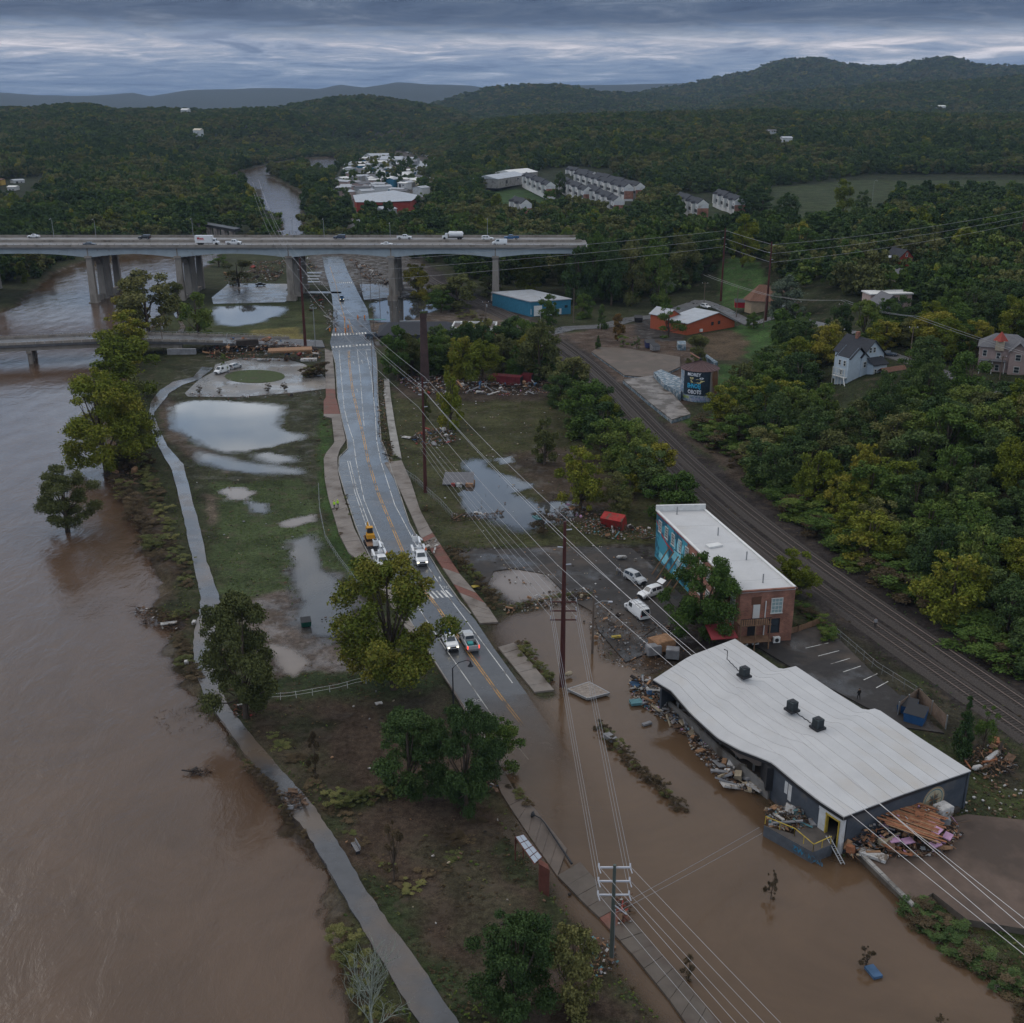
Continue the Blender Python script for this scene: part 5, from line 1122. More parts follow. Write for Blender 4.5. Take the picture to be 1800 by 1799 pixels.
# pink house with turret
hp = G(1760, 650, 14); po = thing('pink_house', 'pinkish two storey house with grey hipped roof and small red topped turret', 'house', hp, R(-24))
mb = MB(); mb.box((0, 0, 2.2), (12, 8.5, 9), M_PINK); mb.build('wall', M_PINK, po)
M_GSH = mat('grey_shingle', (.13, .13, .14), .8, vary=.2, vscale=2)
rf = MB(); a = 6.6; b = 4.9; rf.add([(-a, -b, 6.6), (a, -b, 6.6), (a, b, 6.6), (-a, b, 6.6), (-2.6, 0, 9.6), (2.6, 0, 9.6)], [(0, 1, 5, 4), (1, 2, 5), (2, 3, 4, 5), (3, 0, 4), (3, 2, 1, 0)], M_GSH); rf.build('roof', M_GSH, po)
mb = MB(); gwalls(mb, 4.2, 3.0, 6.4, 2.2, M_PINK, cx=3.6, cy=-5.2); mb.build('wing_wall', M_PINK, po); rf = MB(); gable(rf, 4.2, 5.0, 6.4, 2.2, M_GSH, .4, cx=3.6, cy=-4.6); rf.build('wing_roof', M_GSH, po)
mb = MB(); mb.box((-1.2, -4.0, 7.2), (2.2, 2.2, 2.6), mat('cream_wall', (.40, .33, .25), .8)); mb.build('turret', None, po)
mb = MB(); mb.tube([(-1.2, -4, 8.4), (-1.2, -4, 10.8)], [1.9, .05], mat('red_tile', (.28, .06, .045), .8), 4); mb.build('turret_roof', None, po)
for c in ((-4.6, -4.27, 4.9), (-1.2, -4.27, 4.4), (-4.6, -4.27, 1.6), (-1.2, -4.27, 1.2)): win(po, c, 1.0, 1.6)
for c in ((3.6, -6.72, 4.8), (3.6, -6.72, 1.6)): win(po, c, 1.3, 1.6)
for c in ((-6.02, -1.6, 4.8), (-6.02, 1.6, 4.8)): win(po, c, .9, 1.5, 'x')
mb = MB(); mb.box((-2.4, -5.2, 3.3), (6.5, 2.4, .18), M_GSH)
for x in (-5.4, -2.4, .6): mb.box((x, -6.2, 1.2), (.16, .16, 4.2), M_WFR)
mb.build('porch', M_GSH, po)
# red house, grey roofs among the trees
hp = G(1578, 476, 10); o = thing('red_house', 'small dark red house with black gable half hidden in trees', 'house', hp, R(20)); mb = MB(); gwalls(mb, 7, 9, 6, 3, M_REDB); mb.build('wall', M_REDB, o); rf = MB(); gable(rf, 7, 9, 6, 3, M_DKRF, .4); rf.build('roof', M_DKRF, o)
for c in ((-1.6, -4.53, 4), (1.6, -4.53, 4), (0, -4.53, 7)): win(o, c, .9, 1.5)
mb = MB(); mb.box((-8, -1, 6.1), (9, 6, .25), M_GRYRF)
for x in (-12.2, -8, -4): mb.box((x, -3.8, 2), (.2, .2, 8), M_REDB)
mb.box((-8, -1, 2.6), (8.6, 5.6, .25), M_REDB); mb.build('deck_roof', M_GRYRF, o)
hp = G(1553, 500, 10); o = thing('grey_roofed_house', 'low house with weathered dark grey roof below the red house', 'house', hp, R(8)); mb = MB(); gwalls(mb, 9, 16, 3.4, 2.4, M_PINK); w_ = mb.build('wall', M_PINK, o); w_.rotation_euler.z = R(90); rf = MB(); gable(rf, 9, 16, 3.4, 2.4, M_GSH, .5); r_ = rf.build('roof', M_GSH, o); r_.rotation_euler.z = R(90)
for x in (-5, -1, 4): win(o, (x, -4.53, 1.8), 1.2, 1.2)
hp = G(1560, 545, 10); o = thing('flat_roofed_house', 'pale flat roofed block behind a grey gable in the hillside trees', 'house', hp, R(6)); MB().box((2, 6, 2), (15, 7, 5.5), M_PINK).build('wall', M_PINK, o); MB().box((2, 6, 4.95), (15.8, 7.8, .4), M_PARW).build('roof', M_PARW, o)
mb = MB(); gwalls(mb, 7, 9, 3.6, 2.8, M_GSH, cx=-3, cy=-5); mb.build('gable_wall', M_GSH, o); rf = MB(); gable(rf, 7, 9, 3.6, 2.8, M_GSH, .5, cx=-3, cy=-5); rf.build('gable_roof', M_GSH, o)
for x in (-2, 2, 6): win(o, (x, 2.47, 3.2), 1.2, 1.3)
hp = G(1680, 468, 12); o = thing('green_cabin', 'tiny pale green cabin among the trees on the hillside', 'house', hp, .2); mb = MB(); gwalls(mb, 5, 6, 4, 1.6, mat('pale_green_wall', (.12, .20, .19), .8)); mb.build('wall', None, o); rf = MB(); gable(rf, 5, 6, 4, 1.6, M_GRYRF, .4); rf.build('roof', M_GRYRF, o)
# brown roofed church like house (polygonal roof)
hp = G(1348, 540, 2); o = thing('brown_roofed_house', 'house with broad faceted brown shingle roof behind the tall red pole', 'house', hp, R(-12))
mb = MB(); pts = [(-8.5, -2), (-6, -5.5), (3, -6), (8.5, -3), (9, 4), (2, 7), (-6, 5)]; mb.prism(pts, -2, 3.0, mat('tan_wall', (.33, .25, .17), .8, vary=.15)); mb.build('wall', None, o)
rf = MB(); ov = [(x * 1.12, y * 1.12, 3.0) for x, y in pts]; top = [(-3.5, 0, 8.6), (3.4, .6, 8.2)]; V = ov + top; nO = len(ov)
rf.add(V, [(0, 1, 7), (1, 2, 8, 7), (2, 3, 8), (3, 4, 8), (4, 5, 8), (5, 6, 7, 8), (6, 0, 7)], M_BRNRF); rf.build('roof', M_BRNRF, o)
mb = MB(); mb.box((6.5, -6.2, 1.2), (5.5, 3.5, 3.4), M_WW); mb.build('garage', M_WW, o); MB().box((6.5, -6.2, 3.05), (6.2, 4.2, .3), M_GSH).build('garage_roof', M_GSH, o)
# orange building with grey metal roof
OB = thing('orange_building', 'low orange walled building with folded grey metal roof by the grass bank', 'building')
P4_ = [W(1203, 588, 0), W(1292, 575, 0), W(1248, 548, 0), W(1187, 556, 0)]
def roofpts(pts): return [W(*p) for p in pts]
# gable facing the viewer: eaves 3.2, ridge 6
gA, gB = W(1207, 588, .4), W(1291, 573, .4); gd = (gB - gA); gd.z = 0; gl = gd.length; gd.normalize(); gn = Vector((-gd.y, gd.x, 0)); OB.location = gA; OB.rotation_euler = (0, 0, atan2(gd.y, gd.x))
mb = MB(); mb.add([(0, 0, -.6), (gl, 0, -.6), (gl, 0, 1.6), (gl * .62, 0, 6.0), (0, 0, 4.0), (0, 11, -.6), (gl, 11, -.6), (gl, 11, 1.6), (gl * .62, 11, 6.0), (0, 11, 4.0)], [(0, 1, 2, 3, 4), (9, 8, 7, 6, 5), (0, 4, 9, 5), (1, 6, 7, 2)], M_ORNG); mb.build('wall', M_ORNG, OB)
for nm, q4 in (('roof', [(-.6, -.8, 3.95), (gl * .62, -.8, 6.2), (gl * .62, 11.5, 6.2), (-.6, 11.5, 3.95)]), ('roof', [(gl * .62, -.8, 6.2), (gl + .6, -.8, 1.6), (gl + .6, 11.5, 1.6), (gl * .62, 11.5, 6.2)])):
 mb = MB(); V = [Vector(p) for p in q4]; mb.add(V + [v - Vector((0, 0, .25)) for v in V], [(0, 1, 2, 3), (7, 6, 5, 4), (0, 4, 5, 1), (1, 5, 6, 2), (2, 6, 7, 3), (3, 7, 4, 0)], M_GRYRF); mb.build(nm, M_GRYRF, OB)
mb = MB(); gwalls(mb, 7, 8, 5.0, 2.0, M_ORNG, cx=3, cy=14); mb.build('rear_wall', M_ORNG, OB); rf = MB(); gable(rf, 7, 8, 5.0, 2.0, M_GRYRF, .5, cx=3, cy=14); rf.build('rear_roof', M_GRYRF, OB)
for x in (gl * .52, gl * .66): win(OB, (x, -.02, 2.2), 1.1, 1.1, frame=M_DARK)
MB().box((gl * .28, -.3, .5), (1.2, .6, 1.0), M_PARW).build('air_conditioner', M_PARW, OB)
# blue shed
bA, bB = W(933, 557), W(1003, 552); BS = thing('blue_shed', 'long teal blue metal shed with pale roof beside the railway', 'building', bA, atan2(bB.y - bA.y, bB.x - bA.x)); bLn = (bB - bA).length
mb = MB(); dpt = 26; rk = W(910, 533, 0); sh = -6.5
mb.prism([(0, 0), (bLn, 0), (bLn + sh, dpt), (sh, dpt)], -.4, 5.6, M_BLUE); mb.build('wall', M_BLUE, BS)
mb = MB(); mb.prism([(-.4, -.4), (bLn + .4, -.4), (bLn + sh + .4, dpt + .4), (sh - .4, dpt + .4)], 5.6, 5.95, M_GRYRF); mb.build('roof', M_GRYRF, BS)
for x, w_ in ((3, 3.4), (8.4, 3.4)): MB().box((x, -.06, 2), (w_, .14, 4), M_PARW).build('roller_door', M_PARW, BS)
MB().box((12.5, -.06, 1.2), (1, .14, 2.2), M_WFR).build('door', M_WFR, BS); MB().box((bLn - 2, -.06, 3.0), (1.2, .14, 1), M_GLASS).build('window', M_GLASS, BS)
mb = MB();
for k in range(14): t = k / 14; mb.box((sh * t - .08, dpt * t + .6, 1.6 + rnd.uniform(-.3, .3)), (.12, 1.5, rnd.uniform(1.2, 2.4)), [M_SPW, M_SPL, M_WW, M_SPW][k % 4], rz=atan2(dpt, sh) - pi / 2)
mb.build('graffiti', M_SPW, BS)
# dark roofed store and white flat roofed store by the trees
hp = W(735, 603); o = thing('dark_roofed_store', 'single storey store with dark hipped roof behind the chimney', 'building', hp, R(4)); MB().box((0, 6, 1.4), (26, 17, 3.8), M_GREYW).build('wall', M_GREYW, o)
rf = MB(); rf.add([(-14, -3.5, 3.3), (14, -3.5, 3.3), (14, 15.5, 3.3), (-14, 15.5, 3.3), (-10, 6, 6.2), (10, 6, 6.2)], [(0, 1, 5, 4), (1, 2, 5), (2, 3, 4, 5), (3, 0, 4), (3, 2, 1, 0)], M_DKRF); rf.build('roof', M_DKRF, o); MB().box((-2, 12, 5.2), (9, .5, .5), M_STEEL).build('duct', M_STEEL, o)
hp = W(832, 600); o = thing('flat_roofed_store', 'small store with white rimmed flat roof and rooftop clutter', 'building', hp, R(-3)); MB().box((0, 5, 1.8), (15, 12, 4.4), M_REDB).build('wall', M_REDB, o); MB().box((0, 5, 4.05), (14.6, 11.6, .12), mat('dark_roof_felt', (.10, .085, .08), .8, vary=.3)).build('roof', None, o)
mb = MB()
for c, d_ in (((0, -1.1, 4.4), (15.4, .4, .8)), ((0, 11.1, 4.4), (15.4, .4, .8)), ((-7.6, 5, 4.4), (.4, 12, .8)), ((7.6, 5, 4.4), (.4, 12, .8))): mb.box(c, d_, M_PARW)
mb.build('parapet', M_PARW, o)
for x, y in ((-4, 7), (-1, 4), (3.6, 8)): MB().box((x, y, 4.8), (2.2, 1.6, 1.3), M_PARW if x < 3 else mat('blue_unit', (.10, .16, .28), .6)).build('rooftop_unit', M_PARW, o)
# tan sheets roof wreck north of it
# concrete loading platforms by the tracks
M_GRAF = mat('graffiti_wall', (.11, .16, .20), .7, vary=.5, vscale=1.2, stains=((.32, .34, .36), .9, .50, .58), detail=2)
def platform(label, pts, z, m=M_CONCG, side=M_GRAF, name='concrete_platform'):
 P_ = [W(a, b, z) for a, b in pts]; o = thing(name, label, 'platform'); MB().prism([(p.x, p.y) for p in P_], -.5, z - .25, side).build('side_wall', side, o)
 MB().prism([(p.x, p.y) for p in P_], z - .25, z, m).build('top_slab', m, o); return o
M_PLAT = mat('old_concrete', (.110, .084, .066), .6, vary=.3, vscale=.25, stains=((.09, .072, .055), .12, .44, .62), bump=.2)
platform('broad stained concrete platform above the railway', [(1040, 619), (1052, 611), (1092, 612), (1195, 628), (1196, 645), (1153, 665), (1098, 660)], .55, M_PLAT)
platform('long graffiti edged concrete platform beside the silo', [(1095, 668), (1152, 660), (1180, 690), (1214, 728), (1181, 738), (1140, 706)], 1.0, mat('slab_mosaic', (.19, .17, .155), .5, vary=.35, vscale=.35, stains=((.08, .065, .05), .2, .48, .56)))
platform('graffiti covered concrete block leaning against the silo', [(1149, 655), (1162, 650), (1196, 665), (1197, 690), (1168, 676)], 2.4, M_GRAF)
platform('low wall fragment with teal graffiti behind the silo', [(1236, 624), (1240, 622), (1262, 637), (1256, 639)], 2.2, M_GRAF, name='wall_fragment')
platform('painted wall stub at the foot of the grass bank', [(1190, 600), (1205, 600), (1206, 606), (1192, 606)], 2.0, M_GRAF, name='wall_fragment')
# retaining ledge bottom right and paved terrace
o = thing('retaining_wall', 'raised brown paved terrace with low retaining wall at the flood edge', None); o['kind'] = 'structure'
TP = [(1508, 1500), (1590, 1500), (1660, 1440), (1700, 1432), (1800, 1442), (2050, 1500), (2150, 1700), (1810, 1635), (1700, 1617), (1640, 1570), (1604, 1592), (1560, 1550)]
P_ = [W(a, b, .7) for a, b in TP]; M_TERR = mat('brown_terrace', (.115, .083, .066), .75, vary=.2, vscale=.3, stains=((.07, .052, .042), .12, .47, .62), bump=.25, bscale=3)
MB().prism([(p.x, p.y) for p in P_], -.9, .7, M_TERR, mat('terrace_wall', (.10, .085, .07), .85, vary=.3)).build('terrace', None, o)
rng = [W(1508, 1500, .9), W(1560, 1552, .9), W(1603, 1594, .9)]
for a, b in zip(rng, rng[1:]):
 for k in range(4): p, q_ = a.lerp(b, k / 4), a.lerp(b, (k + .95) / 4); d_ = q_ - p; MB().box(((p.x + q_.x) / 2 + .3, (p.y + q_.y) / 2 + .1, .82), (d_.length, .45, .3), M_CONCG, rz=atan2(d_.y, d_.x)).build('coping_stone', M_CONCG, o)
# townhouses on the far rise
def townrow(label, p0, p1, z, n, w=7.5, h=6.5, endm=M_BRICK):
 a, b = W(*p0, z), W(*p1, z); d_ = b - a; L_ = d_.length; o = thing('townhouse_row', label, 'townhouses', a, atan2(d_.y, d_.x), 'townhouse rows on the rise')
 for k in range(n):
  x0 = L_ * k / n; x1 = L_ * (k + 1) / n; st = .5 * (k % 2)
  mb = MB(); mb.box(((x0 + x1) / 2, 0, h / 2 - 2 + st / 2), (x1 - x0 - .05, w, h + 4 + st), M_WW); mb.box(((x0 + x1) / 2, -w / 2 - .1, 2.2), (x1 - x0 - 1.2, .2, 2.0), M_DARK); mb.build('unit_wall', M_WW, o)
  zr = h + st; rf = MB(); ov = .5
  V = [(x0, -w / 2 - ov, zr), (x1, -w / 2 - ov, zr), (x1, 0, zr + 3.0), (x0, 0, zr + 3.0), (x1, w / 2 + ov, zr), (x0, w / 2 + ov, zr)]
  rf.add(V, [(0, 1, 2, 3), (3, 2, 4, 5), (0, 3, 5), (1, 4, 2), (5, 4, 1, 0)], M_DKRF); rf.build('roof', M_DKRF, o)
  g = MB(); c = (x0 + x1) / 2; g.box((c, -w / 2 - 1.0, h / 2), (2.4, 2.2, h), M_WFR); g.add([(c - 1.5, -w / 2 - 2.3, h), (c + 1.5, -w / 2 - 2.3, h), (c, -w / 2 - 2.3, h + 1.5), (c - 1.5, -1, h), (c + 1.5, -1, h), (c, -1, h + 1.5)], [(0, 1, 2), (0, 2, 5, 3), (1, 4, 5, 2)], M_DKRF); g.build('porch_gable', M_WFR, o)
  for zz in (1.6, 4.4):
   for dx in (-.28, .30): MB().box((c + dx * (x1 - x0), -w / 2 - .08, zz), (1.0, .12, 1.3), M_GLASS).build('window', M_GLASS, o)
 e = MB();
 for x, sg in ((L_ + .02, 1), (-.02, -1)): e.add([(x, -w / 2, -2), (x, w / 2, -2), (x, w / 2, h * .62), (x, -w / 2, h * .62)], [(0, 1, 2, 3)], endm); e.add([(x + sg * .01, -w / 2 - .4, h), (x + sg * .01, w / 2 + .4, h), (x + sg * .01, 0, h + 3.1)], [(0, 1, 2)], M_WFR)
 e.build('end_wall', endm, o)
ZT = 8
townrow('nearest townhouse row with brick end beside the dark round tree', (1035, 345), (1088, 372), ZT, 5)
townrow('second townhouse row stepping down from the playground side', (985, 328), (1034, 352), ZT, 5)
townrow('long middle townhouse row facing the parking court', (1015, 318), (1105, 346), ZT, 8)
townrow('upper townhouse row under the wooded ridge', (1000, 310), (1045, 322), ZT, 5)
townrow('short townhouse row beside the school buildings', (925, 322), (968, 342), ZT, 5)
townrow('rear townhouse row at the far end of the court', (1050, 322), (1125, 344), ZT, 6)
townrow('townhouse row between two dark round trees', (1195, 362), (1235, 378), ZT, 4)
townrow('half hidden townhouse row right of the dark trees', (1262, 356), (1300, 372), ZT, 4)
townrow('townhouse group on the lawn below the playground', (905, 370), (925, 378), ZT, 2)
for lb_, pa, pb, z, dp, m, rm, hh in (
 ('low pale school building at the top of the far lawn', (875, 326), (925, 318), 8, 25, M_CONCG, M_GRYRF, 5), ('pale school wing with curved white end', (905, 316), (945, 312), 8, 25, M_CONCG, M_PARW, 5),
 ('white industrial shed with red gable trim in the river flat', (652, 283), (688, 282), 2, 22, M_WW, M_GRYRF, 6), ('grey industrial shed in the river flat', (668, 290), (706, 290), 2, 40, M_WW, M_GRYRF, 6), ('blue trimmed far shed at the end of the flat', (614, 256), (628, 256), 2, 25, M_BLUE, M_GRYRF, 6),
 ('long white far warehouse under the hills', (641, 252), (680, 253), 2, 25, M_WW, M_GRYRF, 6), ('pale flat shed among flat side trees', (668, 304), (688, 303), 2, 18, M_CONCG, M_GRYRF, 4), ('white marquee like shed with peaked roof', (655, 320), (687, 321), 2, 12, M_CONCG, M_PARW, 4),
 ('cream house beside the white sheds', (720, 328), (738, 330), 2, 16, mat('cream_siding', (.48, .43, .30), .8), M_PARW, 6), ('white trailer beside the cream house', (699, 330), (713, 331), 2, 8, M_WW, M_PARW, 4), ('small blue white shed in the treetops by the river', (562, 318), (574, 318), 2, 9, M_WW, M_PARW, 5),
 ('grey shed with pale end by the muddy road', (675, 382), (698, 380), 1, 14, M_STEEL, M_GRYRF, 5), ('small white shed on the far left lot', (14, 340), (28, 340), 2, 9, M_WW, M_PARW, 5), ('gabled white hut by the far left lot', (25, 326), (44, 325), 4, 8, M_WW, M_GRYRF, 4), ('yellow shed at the left edge', (-6, 333), (4, 333), 2, 9, mat('yellow_siding', (.45, .30, .08), .8), M_BRNRF, 8),
 ('white roofed building on the forested left ridge', (318, 200), (330, 200), 40, 20, M_WW, M_PARW, 6), ('pale houses in the forest gap on the left', (340, 240), (352, 240), 25, 20, M_WW, mat('cream_roof', (.5, .45, .36), .8), 8), ('long white building far right in the valley', (1640, 194), (1662, 194), 70, 20, M_WW, M_PARW, 8),
 ('small grey roofed house in the right hand forest', (1375, 258), (1392, 258), 30, 14, M_WW, M_GRYRF, 9), ('dark roofed house above it in the forest', (1350, 245), (1364, 245), 34, 14, M_WW, M_GSH, 9)):
 if z < 10: a, b = W(*pa, z), W(*pb, z)
 else:
  yy = np.arange(900, 6000, 12.); P0 = Wd(pa[0], pa[1], 1000); dx = P0.x / 1000; dz = (P0.z - CAMH) / 1000; g_ = HW(dx * yy, yy) + 5 - (CAMH + dz * yy); k_ = int(np.argmax(g_ > 0)) if (g_ > 0).any() else 150; a, b = Wd(*pa, yy[k_]), Wd(*pb, yy[k_])
 d_ = b - a; o = thing('shed' if 'house' not in lb_ else 'house', lb_, 'building', a, atan2(d_.y, d_.x)); L_ = d_.length
 mb = MB(); mb.box((L_ / 2, dp / 2, hh / 2 - 1.5), (L_, dp, hh + 3), m); mb.build('wall', m, o)
 rf = MB(); rr_ = min(3, dp * .12); rf.add([(-.5, -.5, hh), (L_ + .5, -.5, hh), (L_ + .5, dp / 2, hh + rr_), (-.5, dp / 2, hh + rr_), (L_ + .5, dp + .5, hh), (-.5, dp + .5, hh)], [(0, 1, 2, 3), (3, 2, 4, 5), (0, 3, 5), (1, 4, 2)], rm); rf.build('roof', rm, o)
 mb = MB(); mb.box((L_ * .3, -.08, 1.5), (min(4, L_ * .2), .12, 3), M_DARK); mb.box((L_ * .7, -.08, hh * .55), (min(3, L_ * .15), .12, 1), M_GLASS); mb.build('opening', M_DARK, o)
for k in range(80):
 px, py = rnd.uniform(590, 755), rnd.uniform(284, 350); p = W(px, py, 1.5)
 if inside(np.array([p.x]), np.array([p.y]), RIVER)[0]: continue
 L_, dp, hh = rnd.uniform(8, 18), rnd.uniform(6, 10), rnd.uniform(4, 6.5); m = rnd.choice([M_WW, M_WW, M_CONCG, M_STEEL, M_PINK, M_BLUE]); px += 0; o = thing('shed', f"small {'white' if m is M_WW else 'grey' if m is M_CONCG else 'dull'} shed in the flooded river flat beyond the bridge", 'building', p, rnd.uniform(-1.2, 1.2), 'small sheds in the river flat')
 mb = MB(); gwalls(mb, dp, L_, hh, 1.2, m); w_ = mb.build('wall', m, o); w_.rotation_euler.z = R(90); rf = MB(); gable(rf, dp, L_, hh, 1.2, rnd.choice([M_GRYRF, M_GRYRF, M_GSH, M_PARW])); r_ = rf.build('roof', None, o); r_.rotation_euler.z = R(90)
# big red warehouse with faceted roof
a, b = W(628, 372, 1), W(722, 372, 1); o = thing('red_warehouse', 'wide red walled warehouse with shallow grey faceted roof beyond the bridge', 'building', a, 0); L_ = (b - a).length
MB().prism([(0, 0), (L_, 0), (L_ + 2, 45), (L_ * .5, 75), (-8, 45)], -2, 6.5, M_REDB).build('wall', M_REDB, o)
rf = MB(); rf.add([(-1, -1, 6.6), (L_ * .45, -1, 6.6), (L_ + 1, -1, 7.6), (L_ + 3, 46, 8), (L_ * .5, 76, 9.5), (-9, 46, 8), (L_ * .45, 40, 9.5)], [(0, 1, 6, 5), (1, 2, 3, 6), (3, 4, 6), (4, 5, 6)], M_GRYRF); rf.build('roof', M_GRYRF, o)
MB().box((L_ * .2, -.15, 2.4), (L_ * .24, .2, 3.2), mat('amber_mural', (.45, .27, .04), .7, vary=.4)).build('mural', None, o); MB().box((L_ * .42, -.15, 2.4), (L_ * .12, .2, 4), M_DARK).build('loading_door', M_DARK, o)
sheet('far_lot', 'pale far parking lot at the left edge of the valley', [(0, 350), (20, 332), (75, 325), (70, 350), (35, 370), (0, 362)], MAT['pale_road'], 2.0, th=3)
# ---------------------------------------------------------------- vehicles
M_TYRE = mat('tyre', (.018, .018, .019), .85); M_RIM = mat('wheel_rim', (.30, .30, .31), .35, metal=.7)
M_HL = mat('lit_headlight', (.9, .85, .7), .3, emit=(1, .88, .62), estr=2.2); M_HL0 = mat('headlight', (.55, .56, .58), .2); M_TL = mat('tail_light', (.35, .02, .02), .3); M_TLL = mat('lit_tail_light', (.5, .03, .02), .3, emit=(1, .08, .04), estr=1.6)
PAINT = {'white': (.70, .71, .72), 'silver': (.42, .43, .44), 'black': (.02, .02, .022), 'navy': (.03, .045, .08), 'blue': (.03, .10, .22), 'slate': (.06, .08, .11), 'red': (.3, .03, .03)}
for k, v in PAINT.items(): mat('paint_' + k, v, .28, vary=.05, vscale=.8, coat=.5)
def vehicle(kind, colour, label, p, ahead, lit=False, tail=False, cat=None, sc_=1.0, group=None, z=None, extra=None):
 """p: rear-to-front midpoint on the ground, ahead: heading angle; local x forward"""
 pm = MAT['paint_' + colour]; t = thing({'van': 'van', 'pickup': 'pickup_truck', 'sedan': 'parked_car', 'suv': 'parked_car'}.get(kind, kind) if extra != 'road' else {'sedan': 'car', 'suv': 'car', 'van': 'van', 'pickup': 'pickup_truck'}[kind], label, cat or {'van': 'van', 'pickup': 'pickup truck'}.get(kind, 'car'), p, ahead, group)
 t.scale = (sc_, sc_, sc_)
 # stations: x, belt height, roof height, half width body, half width roof
 S = {'sedan': [(-2.3, .62, .70, .74, .70), (-2.2, .92, .98, .86, .72), (-1.5, .98, 1.04, .90, .66), (-.8, .98, 1.40, .91, .60), (.3, .96, 1.44, .91, .60), (1.0, .94, 1.0, .90, .66), (1.9, .84, .90, .88, .70), (2.25, .62, .70, .78, .66)],
         'suv': [(-2.3, .70, .8, .80, .74), (-2.22, 1.05, 1.5, .92, .66), (-1.9, 1.05, 1.68, .94, .66), (-.6, 1.04, 1.74, .95, .66), (.35, 1.02, 1.70, .95, .66), (1.05, 1.02, 1.08, .94, .74), (2.0, .94, 1.0, .92, .78), (2.35, .66, .75, .84, .72)],
         'van': [(-2.85, .6, .7, .88, .86), (-2.8, 1.15, 2.0, .98, .80), (-2.4, 1.18, 2.1, 1.0, .82), (0, 1.18, 2.12, 1.0, .82), (1.2, 1.16, 2.06, 1.0, .80), (1.95, 1.14, 1.22, .98, .84), (2.6, .95, 1.02, .95, .84), (2.8, .6, .7, .88, .8)],
         'pickup': [(-.75, 1.08, 1.12, .95, .80), (-.62, 1.08, 1.70, .96, .70), (.2, 1.08, 1.80, .97, .70), (.9, 1.08, 1.76, .97, .70), (1.55, 1.10, 1.15, .97, .80), (2.6, 1.04, 1.10, .95, .84), (2.85, .70, .78, .88, .8)]}[kind]
 bx = []
 for x, zb, zr, wb, wr in S: bx.append([(x, -wb * .93, .32), (x, -wb, .62), (x, -wb * .97, zb), (x, -wr, zr), (x, -wr * .5, zr + .04), (x, wr * .5, zr + .04), (x, wr, zr), (x, wb * .97, zb), (x, wb, .62), (x, wb * .93, .32)])
 mb = MB(); n = 10; mb.add([v for r in bx for v in r], [(i * n + k, (i + 1) * n + k, (i + 1) * n + (k + 1) % n, i * n + (k + 1) % n) for i in range(len(bx) - 1) for k in range(n)] + [tuple(range(n)), tuple(reversed([(len(bx) - 1) * n + k for k in range(n)]))], pm)
 body = mb.build('body', pm, t)
 g = MB()
 def lp(i, k, f=0): return Vector(bx[i][k])
 for i in range(len(S) - 1):
  h0, h1 = S[i][2] - S[i][1], S[i + 1][2] - S[i + 1][1]
  if h0 > .3 and h1 > .3 and not (kind == 'van' and i < 3 ):
   for a, b in ((2, 3), (7, 6)):
    q = [lp(i, a).lerp(lp(i, b), .12), lp(i + 1, a).lerp(lp(i + 1, b), .12), lp(i + 1, a).lerp(lp(i + 1, b), .86), lp(i, a).lerp(lp(i, b), .86)]; o_ = Vector((0, -.015 if a == 2 else .015, .01)); q = [v + o_ for v in q]; q[0].x += .06; q[3].x += .06; q[1].x -= .06; q[2].x -= .06
    g.add(q, [(0, 1, 2, 3) if a == 2 else (3, 2, 1, 0)], M_GLASS)
  elif max(h0, h1) > .3 and abs(h0 - h1) > .3:
   q = [lp(i, 3), lp(i, 6), lp(i + 1, 6), lp(i + 1, 3)]; c_0 = sum(q, Vector()) / 4; up = Vector((.02 if i > 2 else -.02, 0, .055)); q = [c_0 + (v - c_0) * .84 + up for v in q]; g.add(q, [(0, 3, 2, 1)], M_GLASS)
 if kind == 'van':
  for y in (-.42, .42): g.box((-2.86, y, 1.55), (.04, .62, .55), M_GLASS)
 g.build('window', M_GLASS, t)
 ax = {'sedan': (-1.4, 1.4, .33, .80), 'suv': (-1.4, 1.45, .38, .84), 'van': (-1.9, 1.75, .38, .88), 'pickup': (-1.85, 1.9, .42, .88)}[kind]
 for x in ax[:2]:
  for sg in (-1, 1):
   w_ = MB().tube([(x, sg * (ax[3] - .06), ax[2]), (x, sg * (ax[3] + .10), ax[2])], ax[2], M_TYRE, 14).build('wheel', M_TYRE, t)
   MB().tube([(x, sg * (ax[3] + .09), ax[2]), (x, sg * (ax[3] + .12), ax[2])], ax[2] * .58, M_RIM, 10).build('rim', M_RIM, w_)
 fx, fz = S[-1][0], (.68 if kind != 'pickup' else .82)
 for sg in (-1, 1):
  MB().box((fx - .04, sg * S[-1][3] * .80, fz), (.14, .30, .17), M_HL if lit else M_HL0).build('headlight', M_HL, t)
  if kind != 'pickup': MB().box((S[0][0] - .0, sg * S[0][3] * .86, .85 if kind != 'van' else .95), (.12, .18, .28), M_TLL if tail else M_TL).build('tail_light', M_TL, t)
 MB().box((fx + .02, 0, .48), (.12, S[-1][3] * 1.7, .22), M_DARK).build('bumper', M_DARK, t)
 MB().box((fx + .02, 0, fz + .0), (.06, S[-1][3] * 1.05, .2), M_DARK).build('grille', M_DARK, t)
 for sg in (-1, 1): MB().box((S[-3][0] - .35 if kind != 'pickup' else 1.15, sg * (S[-3][3] + .10), 1.12), (.12, .2, .16), M_DARK).build('mirror', M_DARK, t)
